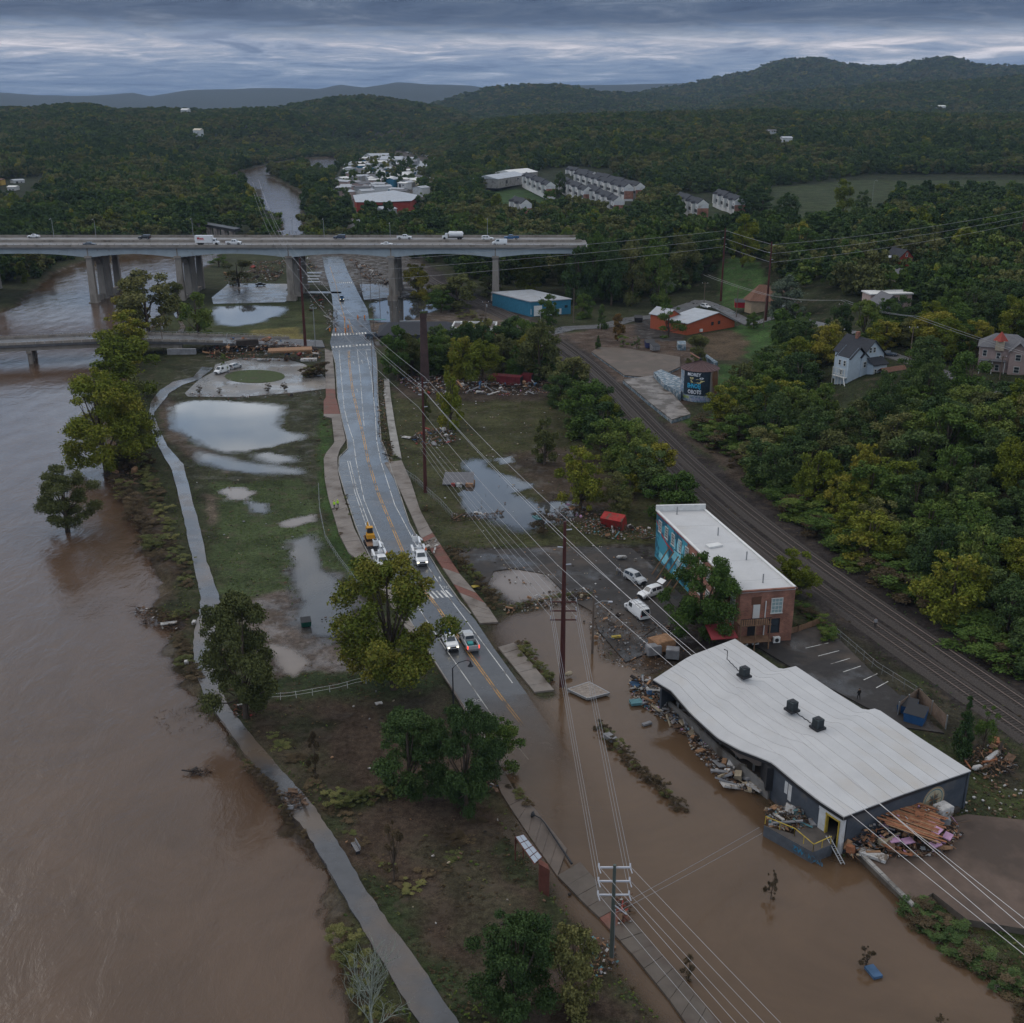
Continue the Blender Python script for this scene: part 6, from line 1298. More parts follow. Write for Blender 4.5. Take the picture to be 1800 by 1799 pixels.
 if kind == 'pickup':
  b = MB(); b.box((-1.85, -.9, .88), (2.2, .12, .66), pm); b.box((-1.85, .9, .88), (2.2, .12, .66), pm); b.box((-1.85, 0, .62), (2.2, 1.8, .12), M_DARK); b.box((-.78, 0, .88), (.1, 1.8, .66), pm); b.build('cargo_bed', pm, t)
  MB().box((-2.96, 0, .9), (.1, 1.86, .6), pm).build('tailgate', pm, t); MB().box((-3.1, 0, .5), (.22, 1.9, .22), M_RIM).build('bumper', M_RIM, t)
  for sg in (-1, 1): MB().box((-2.95, sg * .88, .95), (.14, .16, .5), M_TLL if tail else M_TL).build('tail_light', M_TL, t)
 if kind == 'van':
  r_ = MB()
  for x in (-2.2, -.9, .6): r_.box((x, 0, 2.3), (.06, 1.7, .06), M_RIM); r_.box((x, -.75, 2.2), (.06, .06, .2), M_RIM); r_.box((x, .75, 2.2), (.06, .06, .2), M_RIM)
  for y in (-.7, .7, .1): r_.box((-.8, y, 2.34), (3.6, .05, .05), M_RIM)
  r_.build('ladder_rack', M_RIM, t)
 return t
def hd(p0, p1): a, b = W(*p0), W(*p1); return atan2(b.y - a.y, b.x - a.x)
def rp(px, py, z=.06): p = W(px, py, z); return p
v = vehicle('pickup', 'white', 'white pickup with lights on facing the viewer in the left lane', rp(790, 1133), hd((786, 1110), (797, 1132)), lit=True)
MB().box((-1.9, 0, 1.15), (1.2, 1.1, .5), mat('blue_crate', (.04, .12, .35), .6)).build('crate', None, v)
v = vehicle('pickup', 'silver', 'pale pickup with glowing tail lights driving away beside the facing pickup', rp(824, 1133), hd((838, 1148), (818, 1112)), tail=True); v.scale = (1.02,) * 3
MB().box((-1.8, .2, 1.0), (.9, .8, .4), mat('teal_box', (.04, .25, .25), .6)).build('tool_box', None, v)
vehicle('van', 'white', 'white work van with roof rack in the muddy lot', rp(1119, 1080, .08), hd((1128, 1084), (1106, 1066)))
vehicle('suv', 'silver', 'silver wagon with open front door, left one of the two in the lot', rp(1116, 1022, .08), hd((1103, 1012), (1130, 1026)))
v = vehicle('suv', 'white', 'pale wagon with raised tailgate beside the feathery tree', rp(1143, 1048, .08), hd((1160, 1040), (1124, 1052)))
MB().box((-2.5, 0, 2.1), (1.0, 1.4, .06), MAT['paint_white'], M=Matrix.Rotation(.5, 3, 'Y')).build('raised_tailgate', MAT['paint_white'], v)
vehicle('van', 'white', 'white van parked on the turning circle', rp(390, 656, .08), hd((398, 652), (380, 658)))
vehicle('suv', 'silver', 'pale four wheel drive behind the white van on the turning circle', rp(414, 648, .08), hd((405, 651), (425, 645)))
vehicle('suv', 'blue', 'blue car with headlights on driving down the wet far road', rp(601, 528, .1), hd((600, 515), (602, 540)), lit=True, extra='road')
vehicle('pickup', 'slate', 'slate blue pickup crossing at the junction', rp(656, 594, .1), hd((650, 594), (670, 593)))
vehicle('suv', 'white', 'white car parked beside the orange building', G(1240, 543, 0) + Vector((0, 0, .2)), hd((1232, 541), (1248, 545)))
vehicle('sedan', 'black', 'black car on the drive behind the white gabled house', G(1478, 612, 12) + Vector((0, 0, .3)), .2); vehicle('sedan', 'slate', 'grey car beside the white gabled house on the lane', G(1562, 628, 12) + Vector((0, 0, .3)), -.5)
vehicle('sedan', 'black', 'dark wrecked car by the lower edge of the turning circle', rp(458, 503, .1), .3)
# bridge traffic
BR = [('sedan', 'white', 60, 422, 503, -1, 'white saloon on the far carriageway at the left end of the bridge'), ('sedan', 'slate', 158, 434, 474, 1, 'dark grey saloon on the near carriageway left of the box truck'), ('suv', 'black', 254, 419, 498, -1, 'black car on the far carriageway above the second pier'),
 ('pickup', 'white', 411, 430, 479, 1, 'white pickup just ahead of the box truck'), ('suv', 'navy', 597, 419, 499, -1, 'dark blue car above the road under the bridge'), ('sedan', 'white', 680, 434, 474, 1, 'white hatchback on the near carriageway above the fifth pier'), ('pickup', 'white', 711, 420, 498, 1, 'white pickup on the far carriageway behind the tanker'),
 ('suv', 'white', 857, 423, 494, 1, 'white car ahead of the tank truck'), ('pickup', 'blue', 899, 420, 497, -1, 'blue pickup at the right end of the bridge'), ('van', 'white', 878, 430, 478, -1, 'white van on the near carriageway at the right pier')]
for k, c, px, py, y, s, lb_ in BR:
 p = Wd(px, py, y); vehicle(k, c, lb_, (p.x, y, BZ + .02), 0 if s > 0 else pi, extra='road', sc_=1.15)
def truck(label, p, ah, kind):
 t = thing('box_truck' if kind == 'box' else 'tank_truck', label, 'truck', p, ah); wm = MAT['paint_white']
 c = MB(); c.add([(1.9, -1, .6), (4.2, -.9, .6), (4.2, .9, .6), (1.9, 1, .6), (1.9, -1, 2.5), (2.9, -.92, 2.4), (2.9, .92, 2.4), (1.9, 1, 2.5), (3.2, -.9, 1.5), (4.2, -.85, 1.35), (4.2, .85, 1.35), (3.2, .9, 1.5)], [(0, 3, 2, 1), (4, 5, 6, 7), (5, 8, 11, 6), (8, 9, 10, 11), (9, 1, 2, 10), (0, 4, 7, 3), (0, 1, 9, 8, 5, 4), (3, 7, 6, 11, 10, 2)], wm); c.build('cab', wm, t)
 MB().add([(2.97, -.75, 2.3), (3.2, -.8, 1.62), (3.2, .8, 1.62), (2.97, .75, 2.3)], [(0, 1, 2, 3)], M_GLASS).build('windscreen', M_GLASS, t)
 MB().box((2.4, -.99, 1.9), (.8, .04, .6), M_GLASS).build('window', M_GLASS, t); MB().box((-.9, 0, .75), (7.5, .9, .3), M_DARK).build('chassis', M_DARK, t)
 if kind == 'box':
  b = MB().box((-1.6, 0, 2.25), (6.8, 2.4, 2.7), wm).build('cargo_box', wm, t)
  text_on('Mesa', 1.25, (-4.1, -1.22, 2.2), (1, 0, 0), (0, 0, 1), mat('red_script', (.5, .03, .03), .5), t, off=.01); MB().box((-2.6, -1.22, 1.95), (2.8, .02, .1), MAT['red_script']).build('underline', None, t)
 else:
  MB().tube([(-4.6, 0, 2.0), (-4.2, 0, 2.1), (1.2, 0, 2.1), (1.6, 0, 2.0)], [.5, 1.15, 1.15, .5], wm, 16).build('tank', wm, t); MB().box((-1.5, 0, 3.2), (1, .7, .25), M_RIM).build('hatch', M_RIM, t)
 for x in (-3.6, -2.6, 3.2):
  for sg in (-1, 1): MB().tube([(x, sg * .75, .5), (x, sg * 1.08, .5)], .5, M_TYRE, 14).build('wheel', M_TYRE, t)
 return t
truck('white box truck with red script lettering on the bridge', (Wd(367, 430, 478).x, 478, BZ), 0, 'box').scale = (1.08,) * 3
truck('white tank truck on the far carriageway', (Wd(795, 420, 498).x, 498, BZ), pi, 'tank').scale = (1.05,) * 3
def boom(t, x0):
 wm = MAT['paint_white']; MB().box((x0, 0, 1.5), (.7, .7, 1.2), wm).build('turret', wm, t)
 MB().tube([(x0, 0, 2.2), (x0 + .9, .1, 2.9), (x0 - 2.4, .25, 2.7)], .2, wm, 6).build('boom_arm', wm, t); MB().tube([(x0 - 2.4, .25, 2.7), (x0 - .1, .55, 3.1)], .14, wm, 6).build('boom_arm', wm, t)
 b = MB(); b.box((x0 - 2.6, -.35, 2.5), (.75, .8, 1.0), wm); b.build('bucket', wm, t); MB().box((x0 - 2.6, -.35, 3.01), (.55, .6, .04), M_DARK).build('bucket_opening', M_DARK, t)
def bucket_truck(label, p, ah, lit, door=False):
 t = vehicle('pickup', 'white', label, p, ah, lit=lit, cat='utility truck', sc_=1.12); t.name = 'bucket_truck'; wm = MAT['paint_white']
 for sg in (-1, 1): MB().box((-2.1, sg * .98, 1.0), (2.9, .35, 1.0), wm).build('tool_cabinet', wm, t)
 boom(t, -1.3); MB().tube([(-.5, 1.0, 1.6), (-.5, 1.0, 2.1)], [.22, .05], mat('orange_cone', (.6, .12, .03), .6), 8).build('traffic_cone', None, t)
 if door: MB().box((.75, -1.45, 1.05), (.08, 1.0, .95), wm, rz=0).build('open_door', wm, t)
 return t
bucket_truck('white bucket truck with open door parked in the right lane', rp(739, 986), hd((735, 966), (744, 992)), True, True)
bucket_truck('white bucket truck towing the excavator trailer, partly behind the yellow tree', rp(671, 994), hd((662, 966), (676, 1000)), False)
p = rp(652, 957); ah = hd((646, 935), (660, 970)); t = thing('trailer', 'low equipment trailer behind the bucket truck', 'trailer', p, ah)
MB().box((0, 0, .7), (5.6, 2.1, .16), M_RUSTW).build('deck', M_RUSTW, t)
for x in (-.5, .6):
 for sg in (-1, 1): MB().tube([(x, sg * 1.1, .38), (x, sg * 1.32, .38)], .38, M_TYRE, 12).build('wheel', M_TYRE, t)
MB().tube([(2.8, -.8, .7), (4.1, 0, .6), (2.8, .8, .7)], .07, M_DARK, 4).build('drawbar', M_DARK, t)
M_YM = mat('machine_yellow', (.50, .24, .02), .5, vary=.12); t = thing('mini_excavator', 'small yellow excavator riding on the trailer', 'excavator', p + Vector((cos(ah) * -.4, sin(ah) * -.4, .79)), ah + pi)
for sg in (-1, 1):
 tr = MB(); tr.box((0, sg * .75, .28), (2.4, .4, .5), M_TYRE); tr.build('crawler_track', M_TYRE, t)
MB().box((-.25, 0, .95), (2.0, 1.6, .75), M_YM, taper=.88).build('body', M_YM, t); MB().box((.35, 0, 1.75), (1.0, 1.1, 1.2), M_DARK, taper=.88).build('cab_frame', M_DARK, t); MB().box((.35, 0, 2.4), (1.1, 1.2, .1), M_YM).build('cab_roof', M_YM, t)
MB().tube([(.9, .1, 1.1), (2.2, .1, 2.7), (3.3, .1, 1.7)], [.16, .14, .11], M_YM, 5).build('boom_arm', M_YM, t); MB().box((3.4, .1, 1.2), (.6, .6, .6), M_YM, taper=.6).build('bucket', M_YM, t)
vehicle('pickup', 'white', 'white pickup on the far right road across the field', Wd(1786, 362, 930), 0, extra='road', sc_=1.3); vehicle('suv', 'white', 'white car on the lawn beside the pale ramp', G(1503, 397, 0) + Vector((0, 0, .2)), .1, extra='road'); vehicle('sedan', 'white', 'white car behind the bare trees on the far road', G(1385, 436, 0) + Vector((0, 0, 1.2)), 0, extra='road')
# ---------------------------------------------------------------- people
def person(label, p, top, legs, skin=(.30, .18, .12), face=0, helmet=None, stride=.12, sc_=1.0):
 t = thing('person', label, 'person', p, face); t.scale = (sc_,) * 3; mt = mat('cloth_' + top, {'hivis': (.45, .75, .05), 'black': (.02, .02, .02), 'grey': (.25, .25, .26), 'orange': (.6, .15, .03)}[top], .8); ml = mat('cloth_' + legs, {'navy': (.025, .03, .05), 'khaki': (.18, .15, .1), 'black': (.02, .02, .02)}[legs], .85); ms = mat('skin', skin, .6)
 V = [(0, 0, .95), (0, 0, 1.2), (0, 0, 1.42), (0, 0, 1.52), (0, 0, 1.66), (0, .2, 1.40), (.04, .27, 1.13), (.10, .25, .88), (0, -.2, 1.40), (-.02, -.27, 1.13), (.04, -.26, .88), (0, .1, .88), (stride, .11, .48), (stride - .05, .12, .06), (stride + .12, .12, .03), (0, -.1, .88), (-stride * .6, -.11, .48), (-stride * 1.6, -.12, .06), (-stride * 1.6 + .16, -.12, .03)]
 E_ = [(0, 1), (1, 2), (2, 3), (3, 4), (2, 5), (5, 6), (6, 7), (2, 8), (8, 9), (9, 10), (0, 11), (11, 12), (12, 13), (13, 14), (0, 15), (15, 16), (16, 17), (17, 18)]
 r_ = [.15, .15, .17, .06, .105, .07, .05, .04, .07, .05, .04, .10, .065, .045, .045, .10, .065, .045, .045]
 me = bpy.data.meshes.new('body'); me.from_pydata(V, E_, []); o = bpy.data.objects.new('body', me); C.objects.link(o); md = o.modifiers.new('s', 'SKIN'); md.use_smooth_shade = True
 for i, sv in enumerate(me.skin_vertices[0].data): sv.radius = (r_[i], r_[i] * (1.15 if i in (0, 1, 2) else 1)); sv.use_root = i == 0
 o.modifiers.new('u', 'SUBSURF').levels = 1; o.modifiers['u'].render_levels = 1
 dg = bpy.context.evaluated_depsgraph_get(); m2_ = bpy.data.meshes.new_from_object(o.evaluated_get(dg)); bpy.data.objects.remove(o); m2_.name = 'body'; m2_.materials.clear()
 for m_ in (mt, ml, ms, M_DARK): m2_.materials.append(m_)
 for f in m2_.polygons: z = f.center.z; f.material_index = 2 if z > 1.5 or (abs(f.center.y) > .2 and z < 1.0 and z > .75) else 0 if z > .92 or abs(f.center.y) > .2 else 3 if z < .1 else 1
 o = bpy.data.objects.new('body', m2_); C.objects.link(o); o.parent = t
 h = MB().tube([(0, 0, 1.68), (0, 0, 1.76), (0, 0, 1.8)], [.12, .10, .03], None, 8).build('helmet' if helmet else 'hair', mat('helmet_' + str(helmet), (.6, .6, .1) if helmet == 'yellow' else (.65, .65, .65) if helmet else (.04, .025, .02), .5), t); return t
person('worker in lime vest on the left pavement, nearer the lawn', rp(588, 895, .17), 'hivis', 'navy', face=-1.6, helmet='yellow'); person('worker in lime vest on the left pavement, nearer the road', rp(594, 893, .17), 'hivis', 'navy', face=-1.2, helmet='yellow', stride=.16)
person('worker in yellow vest beside the open truck door', rp(733, 984, .06), 'hivis', 'navy', face=1.2, helmet='yellow'); person('person in black clothes standing in the yard behind the warehouse', rp(1509, 1230, .1), 'black', 'black', face=2)
person('person walking on the dark track bed', rp(1538, 1104, .4), 'grey', 'black', face=-2, stride=.18); person('person in grey by the silver wagon, left', rp(1084, 1012, .08), 'grey', 'khaki', face=0); person('person in grey by the silver wagon, right', rp(1089, 1013, .08), 'grey', 'navy', face=2)
person('worker in lime vest at the railway crossing', rp(904, 582, .2), 'hivis', 'navy', face=1, sc_=1.15)
# ---------------------------------------------------------------- poles and wires
M_RPOLE = mat('rust_red_pole', (.085, .032, .028), .7, vary=.2, vscale=.8, metal=.3); M_WPOLE = mat('wooden_pole', (.13, .10, .08), .85, vary=.2); M_INS = mat('insulator', (.45, .46, .50), .3); M_WIRE = mat('wire', (.30, .30, .31), .45, metal=.5)
POLES = {}
def redpole(k, px, by, ty, label, r=.42, arms=(), z0=0, dirv=(1, 0)):
 b = W(px, by, z0); h = topz(b, ty); t = thing('transmission_pole', label, 'power pole', b, 0, 'rust red steel transmission poles'); MB().tube([(0, 0, -.5), (0, 0, h - z0)], [r, r * .5], M_RPOLE, 12).build('shaft', M_RPOLE, t); POLES[k] = (b, h)
 d_ = Vector((dirv[0], dirv[1], 0)).normalized()
 for i, z in enumerate(arms):
  a = MB(); a.tube([d_ * -1.9 + Vector((0, 0, z - z0)), d_ * 1.9 + Vector((0, 0, z - z0))], .11, M_RPOLE, 5); am = a.build('crossarm', M_RPOLE, t)
  for s in (-1.8, 1.8): MB().tube([d_ * s + Vector((0, 0, z - z0 + .1)), d_ * s + Vector((0, 0, z - z0 + .6))], .08, M_INS, 6).build('insulator', M_INS, am)
 for i in range(3):
  z = h - z0 - 1.2 - 2.6 * i; MB().tube([(0, 0, z), ((-1) ** i * .95, -.2, z + .15)], .09, M_INS, 6).build('insulator', M_INS, t)
 return t
redpole('P1', 537, 612, 455, 'rust red steel pole rising in front of the fourth bridge pier', .55); redpole('P2', 748, 866, 664, 'rust red steel pole in the field below the chimney', .42)
redpole('P3', 988, 1206, 918, 'rust red steel pole with crossarms standing at the flood edge', .42, (13.4, 12.0, 10.6)); redpole('P5', 1267, 528, 402, 'rust red steel pole left of the brown roofed house', .5, z0=2); redpole('P6', 1346, 562, 426, 'rust red steel pole in front of the brown roofed house', .5, z0=3)
b7 = G(1790, 455, 14); t = thing('transmission_pole', 'rust red steel pole at the far right edge', 'power pole', b7, 0, 'rust red steel transmission poles'); MB().tube([(0, 0, 0), (0, 0, topz(b7, 366) - b7.z)], [.5, .3], M_RPOLE, 10).build('shaft', M_RPOLE, t); POLES['P7'] = (b7, topz(b7, 366))
b4 = W(1074, 1690); h4 = topz(b4, 1521); t = thing('steel_pole', 'grey green steel pole with six ended crossarms at the flooded pavement', 'power pole', b4); M_GPOLE = mat('grey_green_pole', (.10, .115, .10), .6, metal=.3); MB().tube([(0, 0, -.3), (0, 0, h4)], [.22, .16], M_GPOLE, 10).build('shaft', M_GPOLE, t)
MB().tube([(.22, -.1, 0), (.2, -.1, h4 * .55)], .06, M_STEEL, 5).build('riser_conduit', M_STEEL, t)
A4 = []
for i, z in enumerate((h4 - .3, h4 - 1.9, h4 - 3.5)):
 am = MB().box((0, 0, z), (3.1, .14, .14), M_INS).build('crossarm', M_INS, t)
 for s in (-1.5, 1.5):
  MB().tube([(s, 0, z), (s, .25, z + .3)], .09, M_INS, 6).build('insulator', M_INS, am); MB().tube([(s, -.05, z), (s + .15, -.5, z - .3)], .06, M_INS, 6).build('insulator', M_INS, am); A4.append((b4 + Vector((s, 0, z + .1)), s, i))
am = MB().tube([(0, 0, h4 - 4.6), (1.3, -.3, h4 - 5.6)], .06, M_INS, 5).build('brace', M_INS, t)
def wire(label, pts, sag, r=.03, n=14, name='power_line'):
 P_ = []
 for a, b in zip(pts, pts[1:]):
  for i in range(n): u = i / n; p = a.lerp(b, u); p.z -= sag * 4 * u * (1 - u) * ((b - a).length / 100) ** 2; P_.append(p)
 P_.append(pts[-1]); return tag(MB().tube(P_, r, M_WIRE, 4, False).build(name, M_WIRE), label, 'power line')
def at(k, dz, dx=0): b, h = POLES[k]; return Vector((b.x + dx, b.y, h - dz))
NX = Vector((44.3, 44.5, 25.4)); P0_ = Vector((-135, 610, 40))
off = [(.6, 0), (-1.0, 1.2), (1.0, 3.8), (-1.0, 6.4)]
for i, (dx, dz) in enumerate(off):
 nmz = ['uppermost', 'second', 'third', 'lowest'][i]
 wire(f'{nmz} long transmission line running between the red poles over the white roof', [P0_ + Vector((dx * 2, 0, -dz)), at('P1', dz, dx), at('P2', dz, dx), at('P3', dz, dx), NX + Vector((dx * 1.6 + 2.2 * i - 2, 0, -dz * .55 - .2 * i))], .9, .035)
M5 = Vector((25.5, 58.5, 10.2))
for (p, s, i) in A4:
 zP3 = (13.9, 12.5, 11.1)[i]; b3 = POLES['P3'][0]; b2 = POLES['P2'][0]
 q3 = Vector((b3.x + s * 1.2, b3.y, zP3)); q2 = Vector((b2.x + s * .6, b2.y, 12.6 - 1.3 * i))
 sd = 'left' if s < 0 else 'right'; lv = ['top', 'middle', 'bottom'][i]
 wire(f'{lv} distribution line on the {sd} side of the grey steel pole', [q2, q3, p, M5 + Vector((s * 1.0, s * .6, -1.6 * i))], .9, .022)
wire('slack service cable from the steel pole toward the wrecked dock', [b4 + Vector((.3, 0, h4 - 5)), W(1335, 1455, 2.5)], 1.2, .02, name='service_cable'); wire('second slack service cable ending in the torn dock rail', [b4 + Vector((.3, 0, h4 - 5.6)), W(1340, 1465, 2.3)], 2.6, .02, name='service_cable')
for i in range(3):
 lv = ['top', 'middle', 'bottom'][i]
 wire(f'{lv} line from the left red hillside pole to the far right pole', [at('P5', 1 + 3.2 * i, .5), at('P6', 1 + 3.2 * i, .5), at('P7', 1 + 2.5 * i)], .7, .05); wire(f'{lv} line crossing the wood from the hillside pole toward the road', [at('P1', 2 + 3.4 * i), at('P5', 1 + 3.2 * i, -.5)], .35, .05)
def woodpole(label, px, by, ty, z0=0, arm=True, r=.17, m=None, lampn=False, gz=True):
 b = G(px, by, z0) if gz else W(px, by, z0); h = topz(b, ty) - b.z; m = m or M_WPOLE; t = thing('utility_pole', label, 'utility pole', b, rnd.uniform(-.3, .3)); MB().tube([(0, 0, -.5), (0, 0, h)], [r, r * .7], m, 8).build('shaft', m, t)
 if arm:
  a = MB().box((0, 0, h - .5), (2.4, .14, .16), m).build('crossarm', m, t)
  for s in (-1.1, 0, 1.1): MB().cyl((s, 0, h - .45), .09, .35, M_INS, 6).build('insulator', M_INS, a)
 if lampn: MB().tube([(0, 0, h * .8), (1.2, 0, h * .86), (2.3, 0, h * .86)], .05, M_STEEL, 5).build('lamp_arm', M_STEEL, t); MB().box((2.5, 0, h * .85), (.7, .3, .15), M_INS).build('lamp_head', M_INS, t)
 if arm == 2: MB().cyl((.4, 0, h - 2.2), .28, .9, M_STEEL, 10).build('transformer', M_STEEL, t)
 return (b, h)
woodpole('brown utility pole with lamp arm in the lot edge', 1041, 1150, 1042, arm=False, r=.2, lampn=True); woodpole('utility pole by the low bridge near the path', 288, 622, 568, arm=2); woodpole('pale pole rising from the debris near the turning circle', 401, 622, 588, arm=False, m=M_STEEL)
woodpole('grey pole at the left corner of the junction', 555, 618, 540, arm=True, m=M_STEEL); woodpole('utility pole with transformer by the track crossing', 854, 585, 530, arm=2); woodpole('bare utility pole right of the blue shed', 1008, 568, 508, arm=False); woodpole('utility pole behind the yellow topped tree', 950, 575, 548, arm=True, m=M_STEEL); woodpole('pale pole near the rail crossing', 906, 590, 560, arm=2)
for i, (a, b_, c, z) in enumerate(((1237, 540, 497, 2), (1294, 560, 504, 2), (1342, 576, 522, 3), (1399, 572, 530, 8), (1477, 575, 534, 10), (1598, 640, 574, 12), (1757, 668, 626, 14), (1160, 522, 500, 4), (1630, 520, 490, 12))):
 woodpole(['utility pole behind the orange building', 'lamp pole on the grass by the lane bend', 'thin pole beside the right hand red pole', 'utility pole left of the white house lane', 'utility pole between hillside trees', 'utility pole beside the hillside lane', 'pole before the pink house', 'short pole near the silvery tree', 'pole deep in the hillside trees'][i], a, b_, c, z, arm=(i not in (1, 2)))
hp_ = [G(1237, 540, 2) + Vector((0, 0, 13)), G(1342, 576, 3) + Vector((0, 0, 12)), G(1399, 572, 8) + Vector((0, 0, 9)), G(1477, 575, 10) + Vector((0, 0, 9)), G(1598, 640, 12) + Vector((0, 0, 13)), G(1757, 668, 14) + Vector((0, 0, 8.5)), G(1900, 720, 16) + Vector((0, 0, 9))]
for k in (-.9, .9): wire(f"{'left' if k < 0 else 'right'} wire strung along the hillside utility poles", [p + Vector((k, 0, 0)) for p in hp_], 1.5, .04)
for i, (px, by, ty) in enumerate(((636, 520, 470), (652, 532, 478), (668, 545, 495), (690, 560, 505), (658, 604, 540), (657, 700, 600), (672, 655, 610))): woodpole(['first thin pole right of the far road', 'second thin pole right of the far road', 'third thin pole right of the far road', 'thin pole by the reflecting pool', 'signal pole at the junction corner', 'thin pole below the junction', 'short pole before the green tree'][i], px, by, ty, arm=(i in (0, 4)), r=.12)
# black street lamp, lamps on the bridge
def street_lamp(label, p, h, ah, L_=2.6, m=None, black=True):
 m = m or (M_DARK if black else M_STEEL); t = thing('street_lamp', label, 'street lamp', p, ah); MB().tube([(0, 0, 0), (0, 0, h * .9), (L_ * .35, 0, h), (L_ * .8, 0, h * 1.02), (L_, 0, h * .98)], [.12, .08, .07, .06, .06], m, 7).build('post', m, t)
 if black: MB().tube([(L_, 0, h * .98), (L_, 0, h * .93), (L_, 0, h * .88)], [.08, .15, .42], m, 10).build('lamp_shade', m, t); MB().cyl((0, 0, 0), .24, .7, m, 10).build('base', m, t)
 else: MB().box((L_ + .3, 0, h * .98), (.9, .35, .16), m).build('lamp_head', m, t)
b = W(797, 1248, .15); street_lamp('black curved street lamp beside the flooded road', b, 7.2, .35)
for i, (px, y) in enumerate(((169, 503), (340, 505), (686, 487), (857, 505), (95, 505), (515, 505), (570, 505))):
 p = Wd(px, 418, y); street_lamp(['pale lamp on the bridge left of the box truck', 'pale lamp right behind the box truck', 'pale lamp in the bridge median near the fifth pier', 'pale lamp by the tank truck', 'short lamp near the left end of the bridge', 'pale lamp above the fourth pier', 'pale lamp above the far road'][i], (p.x, y, BZ), 8.2, -pi / 2, 1.6, black=False)
for i, (px, by, ty, z) in enumerate(((1003 + 530, 355, 318, 3), (1510 - 8, 280, 272, 20))): p = G(px, by, z); street_lamp(['tall lamp on the far lawn', 'lamp on the wooded slope'][i], p, max(6, topz(p, ty) - p.z), 0, 2, black=False)
fl_ = W(957, 1447, .3); t = thing('fallen_lamp', 'black street lamp lying along the flooded pavement', 'street lamp', fl_); e_ = W(1005, 1519, .4) - fl_; MB().tube([(0, 0, 0), e_], [.07, .14], M_DARK, 8).build('post', M_DARK, t); MB().tube([Vector((0, 0, 0)), Vector((-.5, .9, 0)), Vector((-1.1, 1.3, .1))], .07, M_DARK, 6).build('arm', M_DARK, t); MB().tube([(-1.1, 1.3, .1), (-1.4, 1.5, .1)], [.1, .4], M_DARK, 8).build('lamp_shade', M_DARK, t)
# pergola shelter
sp = W(944, 1560); t = thing('rusty_shelter', 'rusty steel bus shelter with glazed roof standing in the mud', 'shelter', (0, 0, 0)); M_CORT = mat('corten_steel', (.105, .04, .03), .7, vary=.3, vscale=1.5)
a, b_, c, d_ = W(906, 1472, 3.0), W(920, 1468, 3.0), W(953, 1508, 3.0), W(940, 1520, 3.0)
MB().prism([(p.x, p.y) for p in (W(947, 1510, 3.4), W(963, 1520, 3.4), W(966, 1530, 3.4), W(948, 1520, 3.4))], -.2, 3.4, M_CORT).build('slab_wall', M_CORT, t)
fr = MB()
for u in np.linspace(0, 1, 5): fr.tube([a.lerp(d_, u), b_.lerp(c, u)], .07, M_CORT, 4)
for v_ in (0, .5, 1): fr.tube([a.lerp(b_, v_), d_.lerp(c, v_)], .08, M_CORT, 4)
for p in (a, b_): fr.tube([p, (p.x, p.y, -.2)], .08, M_CORT, 4)
fr.build('frame', M_CORT, t)
for i in range(4):
 for j in range(2):
  q = [a.lerp(d_, (i + .06) / 4).lerp(b_.lerp(c, (i + .06) / 4), (j + .05) / 2), a.lerp(d_, (i + .94) / 4).lerp(b_.lerp(c, (i + .94) / 4), (j + .05) / 2), a.lerp(d_, (i + .94) / 4).lerp(b_.lerp(c, (i + .94) / 4), (j + .95) / 2), a.lerp(d_, (i + .06) / 4).lerp(b_.lerp(c, (i + .06) / 4), (j + .95) / 2)]
  z = Vector((0, 0, .06)); MB().add([p + z for p in q] + [p + z * .4 for p in q], [(0, 1, 2, 3), (7, 6, 5, 4), (0, 4, 5, 1), (1, 5, 6, 2), (2, 6, 7, 3), (3, 7, 4, 0)], mat('roof_glass', (.32, .36, .42), .25)).build('roof_pane', None, t)
bk = MB()
for k in range(3): bk.tube([W(1003 + k * 8, 1638 - k * 3, .1), W(1006 + k * 8, 1626 - k * 3, 1.0), W(1011 + k * 8, 1636 - k * 3, .1)], .04, M_DARK, 5)
tag(bk.build('bicycle_rack', M_DARK), 'bent black bicycle rack beside the lower pavement', 'bicycle rack')
# ---------------------------------------------------------------- flood debris
DM = {'w': mat('debris_white', (.42, .41, .40), .7, vary=.3, vscale=2, stains=((.14, .11, .085), 1.2, .5, .62)), 'g': mat('debris_grey', (.20, .20, .21), .7, vary=.3), 'b': mat('debris_blue', (.05, .10, .18), .7, vary=.3), 't': mat('debris_wood', (.26, .15, .085), .85, vary=.35, vscale=2), 'o': mat('debris_orange_wood', (.25, .105, .055), .85, vary=.3, vscale=2), 'k': mat('debris_dark', (.035, .028, .024), .85, vary=.3), 'p': mat('pink_foam', (.42, .25, .38), .8, vary=.15), 'r': mat('debris_red', (.22, .045, .035), .7, vary=.3), 'n': mat('debris_brown', (.12, .075, .05), .9, vary=.4, vscale=2), 'c': mat('debris_cream', (.30, .25, .18), .8, vary=.3), 'y': mat('debris_yellow', (.34, .26, .05), .7), 'q': mat('debris_aqua', (.09, .20, .22), .7, vary=.3)}
NAMES = {'w': ('sheet', 'panel', 'appliance'), 'g': ('panel', 'pipe', 'crate'), 'b': ('barrel', 'bin', 'crate'), 't': ('plank', 'beam', 'board'), 'o': ('plank', 'beam', 'board'), 'k': ('board', 'branch', 'mat'), 'p': ('foam_board',) * 3, 'r': ('panel', 'crate', 'bin'), 'n': ('branch', 'board', 'beam'), 'c': ('board', 'panel', 'cushion'), 'y': ('panel', 'crate', 'rail'), 'q': ('bin', 'crate', 'cushion')}
